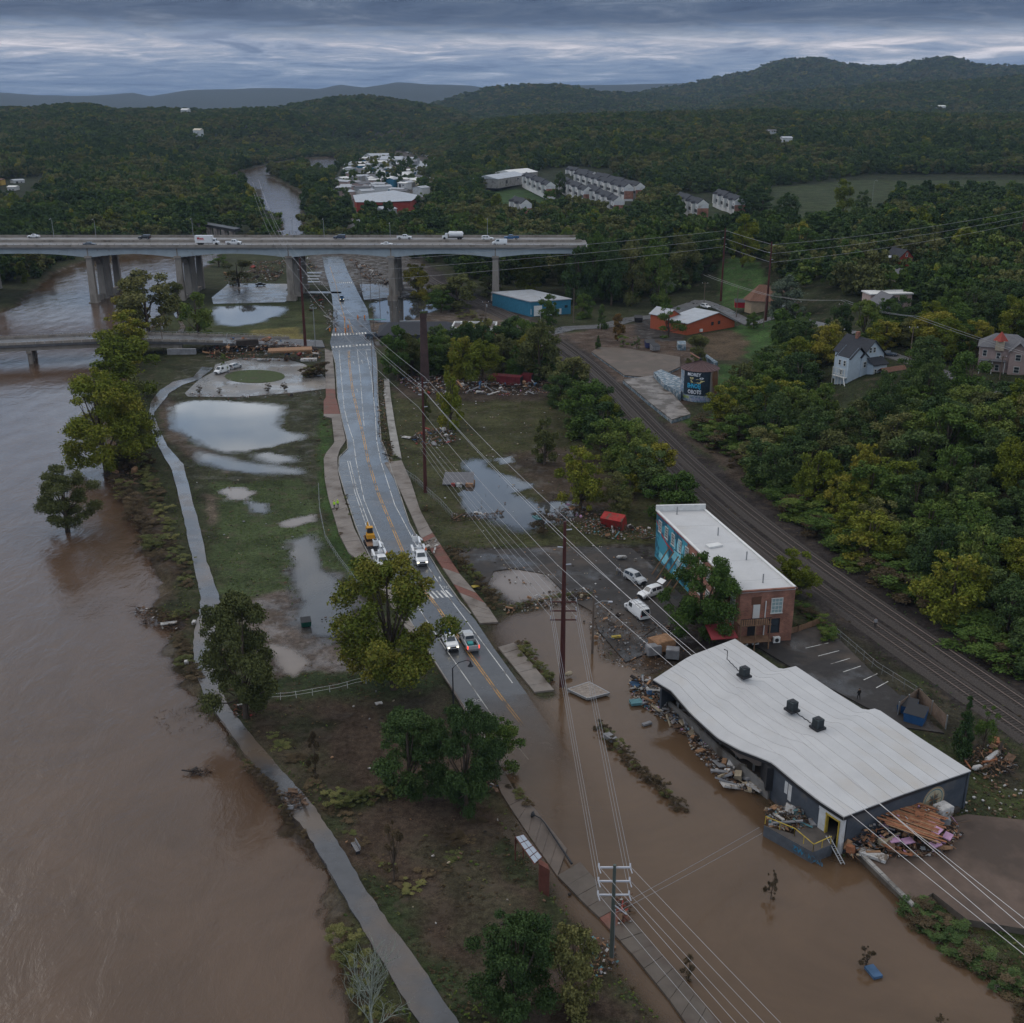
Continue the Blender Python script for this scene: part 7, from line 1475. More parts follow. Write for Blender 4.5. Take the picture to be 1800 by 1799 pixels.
def piece(mb, c, k, s, big=False):
 t = rnd.random()
 if t < .34: d = (s * rnd.uniform(1, 2.4), s * rnd.uniform(.12, .3), s * .12)
 elif t < .75: d = (s * rnd.uniform(.5, 1.2), s * rnd.uniform(.4, .9), s * rnd.uniform(.05, .2))
 else: d = (s * rnd.uniform(.4, .8), s * rnd.uniform(.35, .6), s * rnd.uniform(.3, .6))
 M_ = Matrix.Rotation(rnd.uniform(0, 6.28), 3, 'Z') @ Matrix.Rotation(rnd.uniform(-.5, .5), 3, 'X') @ Matrix.Rotation(rnd.uniform(-.45, .45), 3, 'Y'); mb.box(c, d, DM[k], M=M_)
 return 0 if t < .34 else 1 if t < .75 else 2
def pile(label, pts, n, hgt, pal, s=1.0, nbig=6, z=0, twigs=30, bigs=1.7, name='debris_pile'):
 """pts: outline (px) ; bits joined as stuff, large pieces as parts"""
 P_ = [W(a, b, z) for a, b in pts]; poly = [(p.x, p.y) for p in P_]; xs = [p[0] for p in poly]; ys = [p[1] for p in poly]; cx, cy = sum(xs) / len(xs), sum(ys) / len(ys)
 root = thing(name, label, 'debris', (cx, cy, z)); bits = MB(); got = 0; tries = 0; n = int(n * 1.7)
 per = sdist
 while got < n + nbig + twigs and tries < 20000:
  tries += 1; x, y = rnd.uniform(min(xs), max(xs)), rnd.uniform(min(ys), max(ys))
  dd_ = float(sdist(np.array([x]), np.array([y]), poly)[0])
  if dd_ < -.5: continue
  zz = hgt * min(1, max(.05, dd_ / (.35 * min(max(xs) - min(xs), max(ys) - min(ys)) + .01))) * rnd.random() ** .7
  c = Vector((x - cx, y - cy, zz + .12)); k = rnd.choice(pal)
  if got < n: k = k if rnd.random() < .62 else rnd.choice('nnktg'); piece(bits, c, k, s * rnd.uniform(.2, .78))
  elif got < n + nbig:
   b = MB(); i = piece(b, (0, 0, 0), k, s * bigs * rnd.uniform(.8, 1.3)); o = b.build(NAMES[k][i], DM[k], root); o.location = c + Vector((0, 0, .3))
  else:
   a = rnd.uniform(0, 6.28); L_ = s * rnd.uniform(1, 2.6); e = c + Vector((cos(a) * L_, sin(a) * L_, rnd.uniform(-.2, .9) * s)); bits.tube([c, c.lerp(e, .5) + Vector((rnd.uniform(-.2, .2), rnd.uniform(-.2, .2), .1)), e], [.06 * s, .05 * s, .02 * s], DM['n' if rnd.random() < .7 else 'k'], 3)
  got += 1
 o = bits.build('rubble', None, root); o['kind'] = 'stuff'; return root
# wood and insulation heap at the wrecked corner
pile('huge heap of splintered timber and pink foam boards at the wrecked warehouse corner', [(1478, 1450), (1530, 1432), (1600, 1415), (1650, 1425), (1688, 1462), (1660, 1495), (1600, 1508), (1520, 1506), (1488, 1500)], 700, 2.4, 'tttooonnnkkwwgpcc', .8, 46, .75, 160)
hp = thing('collapsed_wood_deck', 'fan of reddish brown boards lying on the timber heap', 'boards', W(1605, 1450, 2.0), -.45)
for i in range(22): MB().box((rnd.uniform(-.5, .5), -3.2 + i * .30, 1.0 + .05 * sin(i)), (6.0 + rnd.uniform(-1.2, 1.2), .24, .07), DM['o' if i % 3 else 't'], M=Matrix.Rotation(rnd.uniform(-.04, .04), 3, 'Z') @ Matrix.Rotation(.10, 3, 'Y')).build('plank', DM['o'], hp)
def single(name, label, cat, px, py, z, d, k, rz=0, tilt=0, m=None):
 p = G(px, py) if z is None else W(px, py, z); M_ = Matrix.Rotation(rz, 3, 'Z') @ Matrix.Rotation(tilt, 3, 'X'); mb = MB(); mb.box((0, 0, d[2] / 2), d, m or DM[k], M=M_)
 if d[2] > .5: mb.box((0, 0, d[2] + .03), (d[0] * .9, d[1] * .9, .06), m or DM[k], M=M_)
 o = mb.build(name, m or DM[k]); o.location = p + Vector((0, 0, .05 if z is not None else .1)); return tag(o, label, cat)
for i, (px, py, r_) in enumerate(((1584, 1440, .2), (1640, 1444, .6), (1647, 1462, .8), (1596, 1480, .3), (1644, 1486, .5), (1572, 1478, .2), (1555, 1450, 1.2), (1666, 1472, .9))):
 single('foam_board', ['pink foam board high on the timber heap', 'pink foam board beside the white unit', 'pink foam board under the white unit', 'long pink foam board low in the heap', 'pink foam board near the heap front', 'small pink foam board at the heap left', 'pink foam board tucked behind loose timber', 'pink foam board at the right toe of the heap'][i], 'foam board', px, py, 2.6 if i < 3 else 1.8, (1.3, .9, .12), 'p', r_, .1)
single('roof_unit', 'white boxy air handler on top of the debris heap', 'air conditioner', 1656, 1433, 1.8, (1.9, 1.5, 1.2), 'w', .5); single('metal_cabinet', 'white metal cabinet lying on the terrace edge', 'cabinet', 1535, 1506, .8, (3.0, 1.3, .35), 'w', -.6); single('fridge', 'white fridge lying on its back in the heap', 'fridge', 1583, 1457, 2.3, (1.9, .8, .6), 'w', -.7); single('water_tank', 'pale rounded tank beside the air handler', 'tank', 1654, 1448, 1.5, (1.9, .8, .7), 'g', -.2)
lt = MB()
for k in (-1, 1): lt.tube([W(1455, 1470, 1.8) + Vector((.2 * k, 0, 0)), W(1482, 1520, .2) + Vector((.2 * k, 0, 0))], .06, M_STEEL, 4)
for u in np.linspace(.05, .95, 12): p = W(1455, 1470, 1.8).lerp(W(1482, 1520, .2), u); lt.box(p, (.44, .05, .05), M_STEEL)
tag(lt.build('ladder', M_STEEL), 'metal ladder hanging off the dock into the flood', 'ladder')
pile('jumble of bent pipes and white boxes on the loading dock', [(1345, 1430), (1372, 1420), (1420, 1430), (1430, 1450), (1400, 1460), (1360, 1452)], 260, 1.3, 'ggwwkkntcq', .7, 12, 1.2, 50)
pile('strip of shattered boards and trash along the torn warehouse wall', [(1108, 1205), (1130, 1190), (1160, 1212), (1200, 1250), (1240, 1290), (1235, 1310), (1190, 1280), (1140, 1245), (1112, 1230)], 620, 1.3, 'wwwwgggqkkntcbp', .75, 34, -.1, 60)
pile('floating pipes and boards below the broken block wall', [(1205, 1285), (1250, 1312), (1300, 1355), (1340, 1385), (1325, 1395), (1270, 1370), (1215, 1310)], 300, .6, 'wwggtckn', .75, 18, -.1, 40)
pile('broken white wallboard raft floating beside the stub wall', [(1262, 1345), (1300, 1350), (1345, 1385), (1300, 1392), (1270, 1372)], 60, .4, 'wwwcgt', .9, 14, -.05, 8)
pile('scattered clutter over the muddy lot north of the warehouse', [(1035, 1110), (1060, 1060), (1110, 1095), (1170, 1100), (1215, 1135), (1150, 1182), (1100, 1175), (1060, 1155)], 420, .5, 'wggkktnnnktg', .5, 16, 0, 40)
pile('broken fence and trash along the parking lot top', [(1030, 915), (1110, 925), (1150, 935), (1150, 950), (1080, 948), (1020, 935)], 330, .8, 'wwgkktnqr', .6, 14, 0, 60); pile('tangled wreckage beside the pool under the trees', [(955, 905), (1000, 890), (1060, 900), (1080, 915), (1040, 930), (980, 930)], 190, .9, 'wggkknntp', .6, 14, 0, 90)
pile('wide field of white and coloured trash below the chimney trees', [(695, 668), (760, 660), (830, 668), (960, 672), (975, 690), (900, 697), (820, 692), (740, 695)], 800, 1.4, 'wwwwggbkkntcrpn', 1.0, 46, 0, 120)
pile('smashed red trimmed shed heap at the second red pole', [(725, 770), (745, 758), (775, 755), (800, 760), (802, 775), (770, 785), (735, 785)], 220, 1.3, 'wwrrgtknb', .8, 18, 0, 40)
pile('long debris drift jammed against the low bridge', [(355, 615), (400, 602), (460, 605), (530, 610), (562, 618), (560, 634), (500, 636), (430, 634), (370, 630)], 620, 4.2, 'nnnkkktttwwgcbro', 1.2, 46, 0, 260)
pile('debris drift at the far pier beyond the car park', [(395, 480), (470, 476), (500, 482), (480, 496), (400, 498)], 260, 1.4, 'nnkkwgt', 1.3, 10, 0, 90); pile('debris across the muddy ground under the highway bridge', [(440, 462), (540, 455), (560, 475), (500, 480), (440, 478)], 240, 1.4, 'nnkkwgtr', 1.3, 12, 0, 60)
pile('debris line along the right side of the far road', [(615, 455), (650, 470), (690, 500), (670, 505), (640, 490)], 240, 1.0, 'nkkwwgt', 1.2, 10, 0, 50); pile('mud and rubble bank on the near side of the junction', [(575, 545), (590, 548), (592, 575), (577, 580)], 150, .7, 'wwggnk', .8, 8, 0, 20)
pile('pole wreckage with wires at the junction corner', [(545, 520), (568, 522), (568, 545), (548, 548)], 90, 2.2, 'wkkrgn', .9, 6, 0, 40); pile('debris on the rail crossing near the lime vest', [(870, 575), (920, 578), (925, 592), (875, 594)], 140, .7, 'wcctgn', 1.0, 10, 0, 20)
pile('line of trash on the verge right of the road', [(665, 665), (674, 668), (676, 760), (690, 815), (682, 815), (668, 765)], 260, .6, 'wgnkktc', .6, 6, .05, 80); pile('trash caught at the end of the chain link fence', [(795, 905), (850, 905), (885, 900), (885, 908), (840, 914), (800, 918)], 120, .8, 'nnkktw', .6, 6, 0, 60)
pile('weeds and trash between puddle and flooded drive', [(885, 1068), (960, 1048), (1040, 1035), (1048, 1052), (970, 1062), (900, 1080)], 160, .5, 'wwgtknc', .6, 10, 0, 50); pile('brown bark and trash heap at the yard fence', [(1700, 1325), (1760, 1310), (1785, 1350), (1740, 1370), (1700, 1350)], 150, .7, 'nnkktwo', .7, 10, 0, 60)
pile('reed and plank drift under the leaning bank trees', [(190, 815), (235, 812), (250, 840), (215, 868), (190, 850)], 60, 2.2, 'nntk', 1.2, 6, -.4, 130); pile('tree wreck with white sheet at the eroded bank', [(240, 1070), (290, 1078), (330, 1092), (335, 1108), (290, 1105), (250, 1095)], 60, 1.2, 'nnkw', .8, 5, -.8, 120)
pile('driftwood snag in the brown river', [(336, 1356), (370, 1358), (368, 1366), (340, 1366)], 14, .4, 'nk', .6, 2, -1, 50); pile('flooded twigs sticking out of the river by the path', [(270, 1255), (350, 1245), (365, 1280), (300, 1290)], 4, .3, 'n', .4, 1, -1.1, 50); pile('branches and sand caught on the path bend', [(500, 1395), (530, 1400), (535, 1425), (505, 1420)], 40, .5, 'nkg', .7, 3, 0, 60)
pile('trash tangled below the big tree at the greenway', [(415, 1235), (450, 1235), (455, 1255), (420, 1260)], 60, .9, 'nnkrw', .6, 4, 0, 70); pile('debris piled at the steel pole and pavement corner', [(1082, 1580), (1100, 1585), (1110, 1625), (1092, 1622)], 60, .9, 'nnwkr', .5, 5, .1, 50); pile('rubbish under the bottom edge tree by the steel pole', [(1030, 1655), (1080, 1650), (1085, 1690), (1040, 1720), (1010, 1700)], 90, .6, 'nntkwqo', .5, 6, 0, 70)
pile('trash at the foot of the bent green tree', [(850, 1365), (875, 1370), (872, 1395), (850, 1392)], 50, .7, 'nnwktb', .5, 4, 0, 50); pile('loose boards on the kerb right of the bucket truck', [(748, 950), (765, 952), (768, 972), (755, 975)], 24, .5, 'wgnw', .6, 3, .1, 10); pile('litter along the lower edge of the turning circle', [(330, 693), (400, 698), (520, 692), (565, 688), (566, 692), (520, 697), (400, 703), (335, 698)], 120, .35, 'nkwwgr', .5, 4, .05, 30)
# one mass of small litter over the grass
lit = MB()
for reg, n in (([(690, 700), (1000, 700), (1080, 800), (1130, 900), (800, 960), (720, 860)], 260), ([(390, 635), (570, 632), (570, 700), (330, 700)], 90), ([(470, 1200), (760, 1200), (900, 1400), (1050, 1650), (800, 1700), (560, 1430)], 60), ([(800, 960), (1150, 960), (1160, 1150), (1050, 1130)], 150), ([(1640, 1340), (1800, 1380), (1800, 1500), (1700, 1450)], 90), ([(540, 500), (640, 445), (760, 520), (640, 600)], 160), ([(320, 840), (560, 850), (620, 1100), (420, 1100)], 50), ([(600, 260), (760, 290), (740, 350), (640, 400)], 120), ([(1090, 660), (1190, 670), (1200, 720), (1170, 730)], 40)):
 P_ = pw(reg); xs = [p[0] for p in P_]; ys = [p[1] for p in P_]; x = nrg.uniform(min(xs), max(xs), n * 3); y = nrg.uniform(min(ys), max(ys), n * 3); m_ = inside(x, y, P_); x, y = x[m_][:n], y[m_][:n]; z = HW(x, y)
 for a, b, c in zip(x, y, z):
  k = rnd.choice('wwgcknntkn'); s = rnd.uniform(.12, .42) * (1 if b < 400 else 2.0); lit.box((a, b, max(c, -.05) + .12 + (.3 if b > 600 else 0)), (s, s * rnd.uniform(.3, .9), .08 + s * .15), DM[k], rz=rnd.uniform(0, 3))
o = lit.build('litter', None); tag(o, 'small scattered litter over the flooded grass and lots', kind='stuff')
# single wreck items
def container(px0, px1, h, label, w_=2.6):
 a, b = W(*px0), W(*px1); d_ = b - a; t = thing('red_container', label, 'container', a, atan2(d_.y, d_.x)); L_ = d_.length; m = mat('container_red', (.14, .025, .03), .6, vary=.3, vscale=.5); MB().box((L_ / 2, w_ / 2, h / 2), (L_, w_, h), m).build('shell', m, t); rb = MB()
 for x in np.arange(.3, L_, .6): rb.box((x, -.04, h / 2), (.22, .1, h * .92), m); rb.box((x, w_ / 2, h + .03), (.22, w_ * .95, .06), m)
 rb.build('corrugation', m, t); MB().box((L_ + .05, w_ / 2, h / 2), (.12, w_ * .9, h * .9), M_DARK).build('door', M_DARK, t)
container((862, 676), (914, 680), 2.7, 'long dark red freight container among the trash below the trees', 3); container((916, 676), (934, 677), 2.9, 'short dark red container end right of the long one', 3)
p = W(1078, 928); t = thing('food_trailer', 'tilted bright red trailer wrecked behind the mill', 'trailer', p, -.5); m = mat('bright_red', (.30, .028, .026), .6, vary=.3, stains=((.10, .07, .05), .8, .5, .64)); MB().box((0, 0, 1.4), (4.6, 2.3, 2.3), m, M=Matrix.Rotation(.35, 3, 'X')).build('body', m, t); MB().box((1.6, -.95, 1.0), (1.0, .1, 1.2), DM['w'], M=Matrix.Rotation(.35, 3, 'X')).build('white_sign', DM['w'], t); MB().tube([(-2.0, -1.2, .4), (-2.0, -1.0, .4)], .4, M_TYRE, 10).build('wheel', M_TYRE, t)
p = W(808, 852); t = thing('floating_roof', 'torn off grey shed roof stranded at the pool edge', 'shed roof', p, -.15); mb = MB(); mb.add([(-3.6, -1.6, .2), (3.4, -1.4, .4), (2.6, 3.6, 1.6), (-4.0, 3.4, 1.4), (-3.6, -1.6, .35), (3.4, -1.4, .55), (2.6, 3.6, 1.75), (-4.0, 3.4, 1.55)], [(4, 5, 6, 7), (3, 2, 1, 0), (0, 1, 5, 4), (1, 2, 6, 5), (2, 3, 7, 6), (3, 0, 4, 7)], M_GSH); mb.build('roof', M_GSH, t); mb = MB(); mb.box((.2, -1.4, .3), (1.2, .7, .9), DM['w']); mb.box((-1.2, -1.3, .25), (.9, .6, .7), DM['r']); mb.box((2.4, 0, .3), (1.6, 3.0, .8), DM['t']); mb.build('contents', None, t)
p = W(1034, 1218, 0); t = thing('floating_deck', 'tilted wooden deck raft stranded beside the crossarmed red pole', 'deck', p, -.28); cs_ = [(-2.9, -.6), (.4, -2.4), (3.1, 0), (-.4, 2.3)]
for i in range(14): u = (i + .5) / 14; a = Vector((*cs_[0], 0)).lerp(Vector((*cs_[1], 0)), u); b = Vector((*cs_[3], 0)).lerp(Vector((*cs_[2], 0)), u); d_ = b - a; MB().box(((a.x + b.x) / 2, (a.y + b.y) / 2, .42 + rnd.uniform(-.02, .02)), (d_.length, .23, .06), mat('grey_plank', (.27, .23, .20), .85, vary=.3, vscale=2), rz=atan2(d_.y, d_.x)).build('plank', None, t)
fr = MB()
for i in range(4): a, b = Vector((*cs_[i], .3)), Vector((*cs_[(i + 1) % 4], .3)); d_ = b - a; fr.box((a + b) / 2, (d_.length, .12, .34), M_STEEL, rz=atan2(d_.y, d_.x))
fr.build('frame', M_STEEL, t)
for i, (px, py, k, lb_) in enumerate(((1000, 1185, 'c', 'yellow and aqua kayak end leaning at the pole base'), (1093, 980, 'w', 'white propane tank in the parking lot'), (1745, 1330, 'w', 'long white propane cylinder by the tracks'), (1718, 1350, 'w', 'second white cylinder by the tracks'), (845, 690, 'w', 'white cylinder at the front of the trash field'), (462, 633, 'w', 'white tank at the foot of the bridge debris'))):
 p = W(px, py, .5); L_ = (1.4, 2.0, 3.6, 1.6, 3.2, 4.2)[i]; a = (.6, 0, .7, .3, -.4, 0)[i]; mm = DM['c'] if i == 0 else DM['w']; r_ = .35 if i != 2 else .38
 tag(MB().tube([(-L_ / 2, 0, 0), (-L_ / 2 + r_, 0, 0), (L_ / 2 - r_, 0, 0), (L_ / 2, 0, 0)], [.08, r_, r_, .08], mm, 12).build('gas_tank' if i else 'kayak', mm, None, p, True, a), lb_, 'tank' if i else 'kayak')
def dumpster(label, px, py, rz, m, sc_=1, z=.05):
 t = thing('dumpster', label, 'dumpster', W(px, py, z), rz); t.scale = (sc_,) * 3; MB().add([(-1, -.8, 0), (1, -.8, 0), (1, .8, 0), (-1, .8, 0), (-1.1, -.9, 1.1), (1.1, -.9, 1.1), (1.1, .9, 1.6), (-1.1, .9, 1.6)], [(0, 3, 2, 1), (4, 5, 6, 7), (0, 1, 5, 4), (1, 2, 6, 5), (2, 3, 7, 6), (3, 0, 4, 7)], m).build('body', m, t); MB().add([(-1.12, -.95, 1.14), (1.12, -.95, 1.14), (1.12, .92, 1.66), (-1.12, .92, 1.66)], [(0, 1, 2, 3)], M_DARK).build('lid', M_DARK, t)
MBL = mat('dumpster_blue', (.03, .10, .25), .6, vary=.2); dumpster('blue dumpster in front of the yard fence', 1608, 1268, -.6, MBL, 1.25); dumpster('blue dumpster tucked behind the other one in the fence corner', 1594, 1252, -.6, MBL, 1.1)
dumpster('navy dumpster on the concrete platform', 1142, 611, .1, mat('dumpster_navy', (.04, .045, .12), .6), 1.5, .2); dumpster('pale graffiti dumpster beside the navy one', 1151, 616, .4, DM['g'], 1.3, .2); dumpster('red dumpster on the lawn by the bending lane', 1300, 541, -.1, mat('dumpster_red', (.35, .02, .03), .6), 1.9, 2.5); dumpster('black dumpster on the access road', 1122, 566, 0, M_DARK, 1.4)
dumpster('dark green bin standing in the shallow water', 538, 1100, .3, mat('dumpster_green', (.01, .06, .045), .6), .75)
# timber fence round the dumpsters
def fence(label, pts, h, m, post, step=.35, solid=True, cat='fence', name='wooden_fence', z=0):
 P_ = [G(*p) if z is None else W(*p, z) for p in pts]; t = thing(name, label, cat, P_[0]); sl = MB(); n = 0
 for a, b in zip(P_, P_[1:]):
  d_ = b - a; L_ = d_.length; rz = atan2(d_.y, d_.x); k = max(1, int(L_ / step))
  for i in range(k):
   c = a.lerp(b, (i + .5) / k) - P_[0]
   if solid: MB().box((c.x, c.y, h / 2), (step * .93, .04, h + rnd.uniform(-.06, .03)), m, rz=rz + rnd.uniform(-.03, .03)).build('board', m, t)
   else: sl.tube([(c.x, c.y, 0), (c.x + rnd.uniform(-.1, .1), c.y + rnd.uniform(-.1, .1), h)], .035, post, 4)
  for i in range(max(1, int(L_ / 2.6)) + 1): c = a.lerp(b, i / max(1, int(L_ / 2.6))) - P_[0]; MB().box((c.x, c.y, h / 2 + .05), (.14, .14, h + .15), post).build('post', post, t) if solid else None
  for zz in ((h * .3, h * .85) if solid else (h * .96, h * .5)): c = (a + b) / 2 - P_[0]; sl.box((c.x, c.y, zz), (L_, .03, .06 if solid else .03), post, rz=rz)
 o = sl.build('rail' if solid else 'mesh_panel', post, t);
 return t
fence('brown board fence around the dumpsters in the yard corner', [(1578, 1258), (1612, 1232), (1662, 1282)], 2.0, mat('fence_board', (.17, .125, .095), .85, vary=.3, vscale=2), M_STEEL, .42); fence('grey picket fence at the foot of the brick mill', [(1296, 1136), (1345, 1128), (1402, 1112), (1440, 1098)], 1.1, M_RUSTW, M_RUSTW, .4)
fence('chain link fence curving between pavement and field', [(712, 836), (735, 852), (750, 868), (775, 890), (797, 915)], 1.5, None, M_STEEL, .9, False, name='chain_link_fence'); fence('leaning wire fence between lawn and left verge', [(560, 858), (562, 900), (572, 950), (594, 985), (620, 1020), (638, 1048)], 1.2, None, M_STEEL, 1.2, False, name='wire_fence'); fence('row of white fence stakes across the lower park', [(478, 1232), (508, 1230), (534, 1226), (595, 1215), (627, 1206), (660, 1200)], 1.1, None, M_PARW, 2.4, False, name='stake_fence')
fence('wire fence along the track side of the yard', [(1470, 1120), (1540, 1180), (1620, 1230)], 1.5, None, M_STEEL, 2.2, False, name='wire_fence')
for i, (px, py, lb_, z) in enumerate(((1013 + 5, 1515 - 205, '', 0),)): pass
for i, (px, py, z, d, k, rz, nm, ct, lb_) in enumerate(((297, 1097, -.3, (2.6, .9, .15), 'w', .3, 'white_sheet', 'sheet', 'white crumpled sheet on the eroded river bank'), (341, 1097, .1, (.5, 1.0, .4), 'w', 0, 'white_board', 'board', 'white board beside the path at the bank wreck'), (328, 1168, .1, (.6, .6, .5), 'w', .2, 'white_box', 'box', 'small white box at the path edge'), (712, 897 + 150, .2, (1, .5, .3), 'w', .2, 'rag', 'debris', 'white rag under the sycamore'),
 (666, 1238, .1, (1.0, .7, .1), 'w', .4, 'paper_sheet', 'debris', 'white litter sheet on the muddy slope'), (715, 770, .1, (2.4, 1.4, .1), 'w', -.5, 'white_sheet', 'sheet', 'white sheet on the grass beside the shed heap'), (945, 945 - 32, .3, (1.2, 2.4, .4), 'q', .5, 'fridge', 'fridge', 'pale fridge caught in the shrubs at the pool'), (1535, 1712, -.1, (1.0, 1.6, .3), 'b', .3, 'blue_tarp', 'tarp', 'blue rag hanging from the drowned sapling'), (1118, 1238, 0, (1.7, 1.2, .4), 'q', .2, 'blue_case', 'box', 'bright blue case at the torn wall trash'), (1137, 1275, -.08, (1.4, .5, .3), 'g', .5, 'floating_board', 'board', 'grey board adrift below the torn wall'),
 (1072, 1300, .1, (1.0, 1.8, .5), 'g', .6, 'bin', 'bin', 'grey bin on the drowned hedge'), (836, 1032, .3, (1.3, .9, .1), 'y', .5, 'sign', 'sign', 'lime yellow sign lying in the right verge shrubs'), (877, 574, .3, (1.6, 1.2, .1), 'y', .1, 'sign', 'sign', 'lime yellow sign on the mud near the tracks'), (585, 716 + 180, .2, (.1, .1, .1), 'w', 0, 'cup', 'litter', 'tiny white cup near the workers'), (1740, 1340, .4, (2.2, .3, .2), 'o', .3, 'orange_beam', 'beam', 'orange beam on the bark heap'), (543, 658 - 23, 3.2, (5.0, 2.2, .6), 'w', .1, 'white_tank', 'tank', 'white dented vessel at the end of the bridge debris'),
 (320, 624, 3.5, (9, .8, 1.8), 'g', 0.05, 'panel_wall', 'panel', 'long pale panel under the low bridge deck'), (510, 617, 3.4, (14, 5, .5), 't', .2, 'tan_roof', 'roof', 'tan torn roof sheet on the bridge debris'), (435, 1050 - 443, 5, (7, 2.4, 1.6), 'k', .3, 'crushed_car', 'car', 'dark crushed car shape on top of the bridge debris'), (1083, 1122, .1, (1.5, .5, .3), 'y', .2, 'yellow_rail', 'rail', 'yellow frame lying in the muddy lot'), (1148, 1150, .2, (2.2, 1.4, 1.4), 'g', .3, 'metal_box', 'box', 'grey metal box beside the tan tarp'), (1182, 1156, .2, (2.0, 1.6, 1.4), 'g', -.2, 'metal_box', 'box', 'grey metal box under the tan tarp edge'), (1163, 1140, .2, (3.4, 2.6, 1.6), 't', .5, 'tan_tarp', 'tarp', 'tan tarp draped crate near the warehouse tip'))):
 if 'cup' in nm or 'rag' == nm: continue
 single(nm, lb_, ct, px, py, z, d, k, rz)
bn = thing('park_bench', 'grey bench on its side at the lower path bend', 'bench', W(625, 1495, .1), -1.1)
for i in range(3): MB().box((0, i * .16 - .16, .45), (1.8, .13, .05), DM['g']).build('seat_slat', DM['g'], bn)
MB().box((0, .3, .75), (1.8, .05, .45), DM['g']).build('backrest', DM['g'], bn)
for s in (-.8, .8): MB().box((s, 0, .2), (.08, .5, .45), M_DARK).build('leg', M_DARK, bn)
mb = MB()
for px, py in ((612, 655 // 1 * 1 - 78), (606, 563), (629, 560), (641, 560), (590, 583), (607, 583), (580, 583), (535, 584)): p = W(px, py, .1); b = MB().cyl((0, 0, 0), .25, 1.1, mat('barrel_orange', (.60, .17, .02), .6), 8); o = b.build('traffic_barrel', None); o.location = p; tag(o, 'orange traffic barrel at the junction closure', 'traffic barrel', 'orange barrels at the junction')
for i, (px, py, ty) in enumerate(((588, 583, 560), (560, 604, 575))): pass
single('green_sign', 'green street sign plate by the junction pool', 'sign', 662, 563, .8, (7, 2, .15), 'q', 0)
# ---------------------------------------------------------------- trees
def leaf_mat(name, c1, c2, c3):
 m = bpy.data.materials.new(name); m.use_nodes = True; nt = m.node_tree; N = nt.nodes; L = nt.links; b = N['Principled BSDF']; b.inputs['Roughness'].default_value = .75; b.inputs['Specular IOR Level'].default_value = .08
 a = N.new('ShaderNodeAttribute'); a.attribute_name = 'tone'; oi = N.new('ShaderNodeObjectInfo')
 ad = N.new('ShaderNodeMath'); ad.operation = 'MULTIPLY_ADD'; L.new(oi.outputs['Random'], ad.inputs[0]); ad.inputs[1].default_value = .55; L.new(a.outputs['Fac'], ad.inputs[2])
 r = N.new('ShaderNodeValToRGB'); e = r.color_ramp.elements; e.new(.5)
 for el, (p, c) in zip(e, ((.15, c1), (.72, c2), (1.25, c3))): el.position = min(p, 1); el.color = (*c, 1)
 L.new(ad.outputs[0], r.inputs[0]); L.new(r.outputs[0], b.inputs['Base Color']); MAT[name] = m; return m
LM = {'dark': leaf_mat('leaf_dark_green', (.028, .052, .019), (.056, .092, .030), (.095, .128, .042)),
      'mid': leaf_mat('leaf_mid_green', (.040, .076, .018), (.080, .128, .028), (.140, .172, .040)),
      'yellow': leaf_mat('leaf_yellow_green', (.070, .100, .014), (.145, .165, .022), (.250, .215, .036)),
      'olive': leaf_mat('leaf_olive', (.062, .074, .028), (.118, .126, .044), (.175, .165, .060)),
      'gold': leaf_mat('leaf_sycamore', (.050, .080, .014), (.105, .130, .022), (.210, .185, .034)),
      'rust': leaf_mat('leaf_rust', (.080, .062, .024), (.150, .095, .034), (.20, .11, .04)),
      'silver': leaf_mat('leaf_silver_green', (.070, .095, .060), (.110, .140, .095), (.150, .175, .12)),
      'brown': leaf_mat('leaf_brown_mud', (.045, .034, .020), (.080, .060, .035), (.13, .095, .055))}
M_BARK = mat('bark', (.075, .058, .045), .9, vary=.35, vscale=2, bump=.5); M_PALEB = mat('pale_bark', (.22, .24, .20), .85, vary=.35, vscale=3)
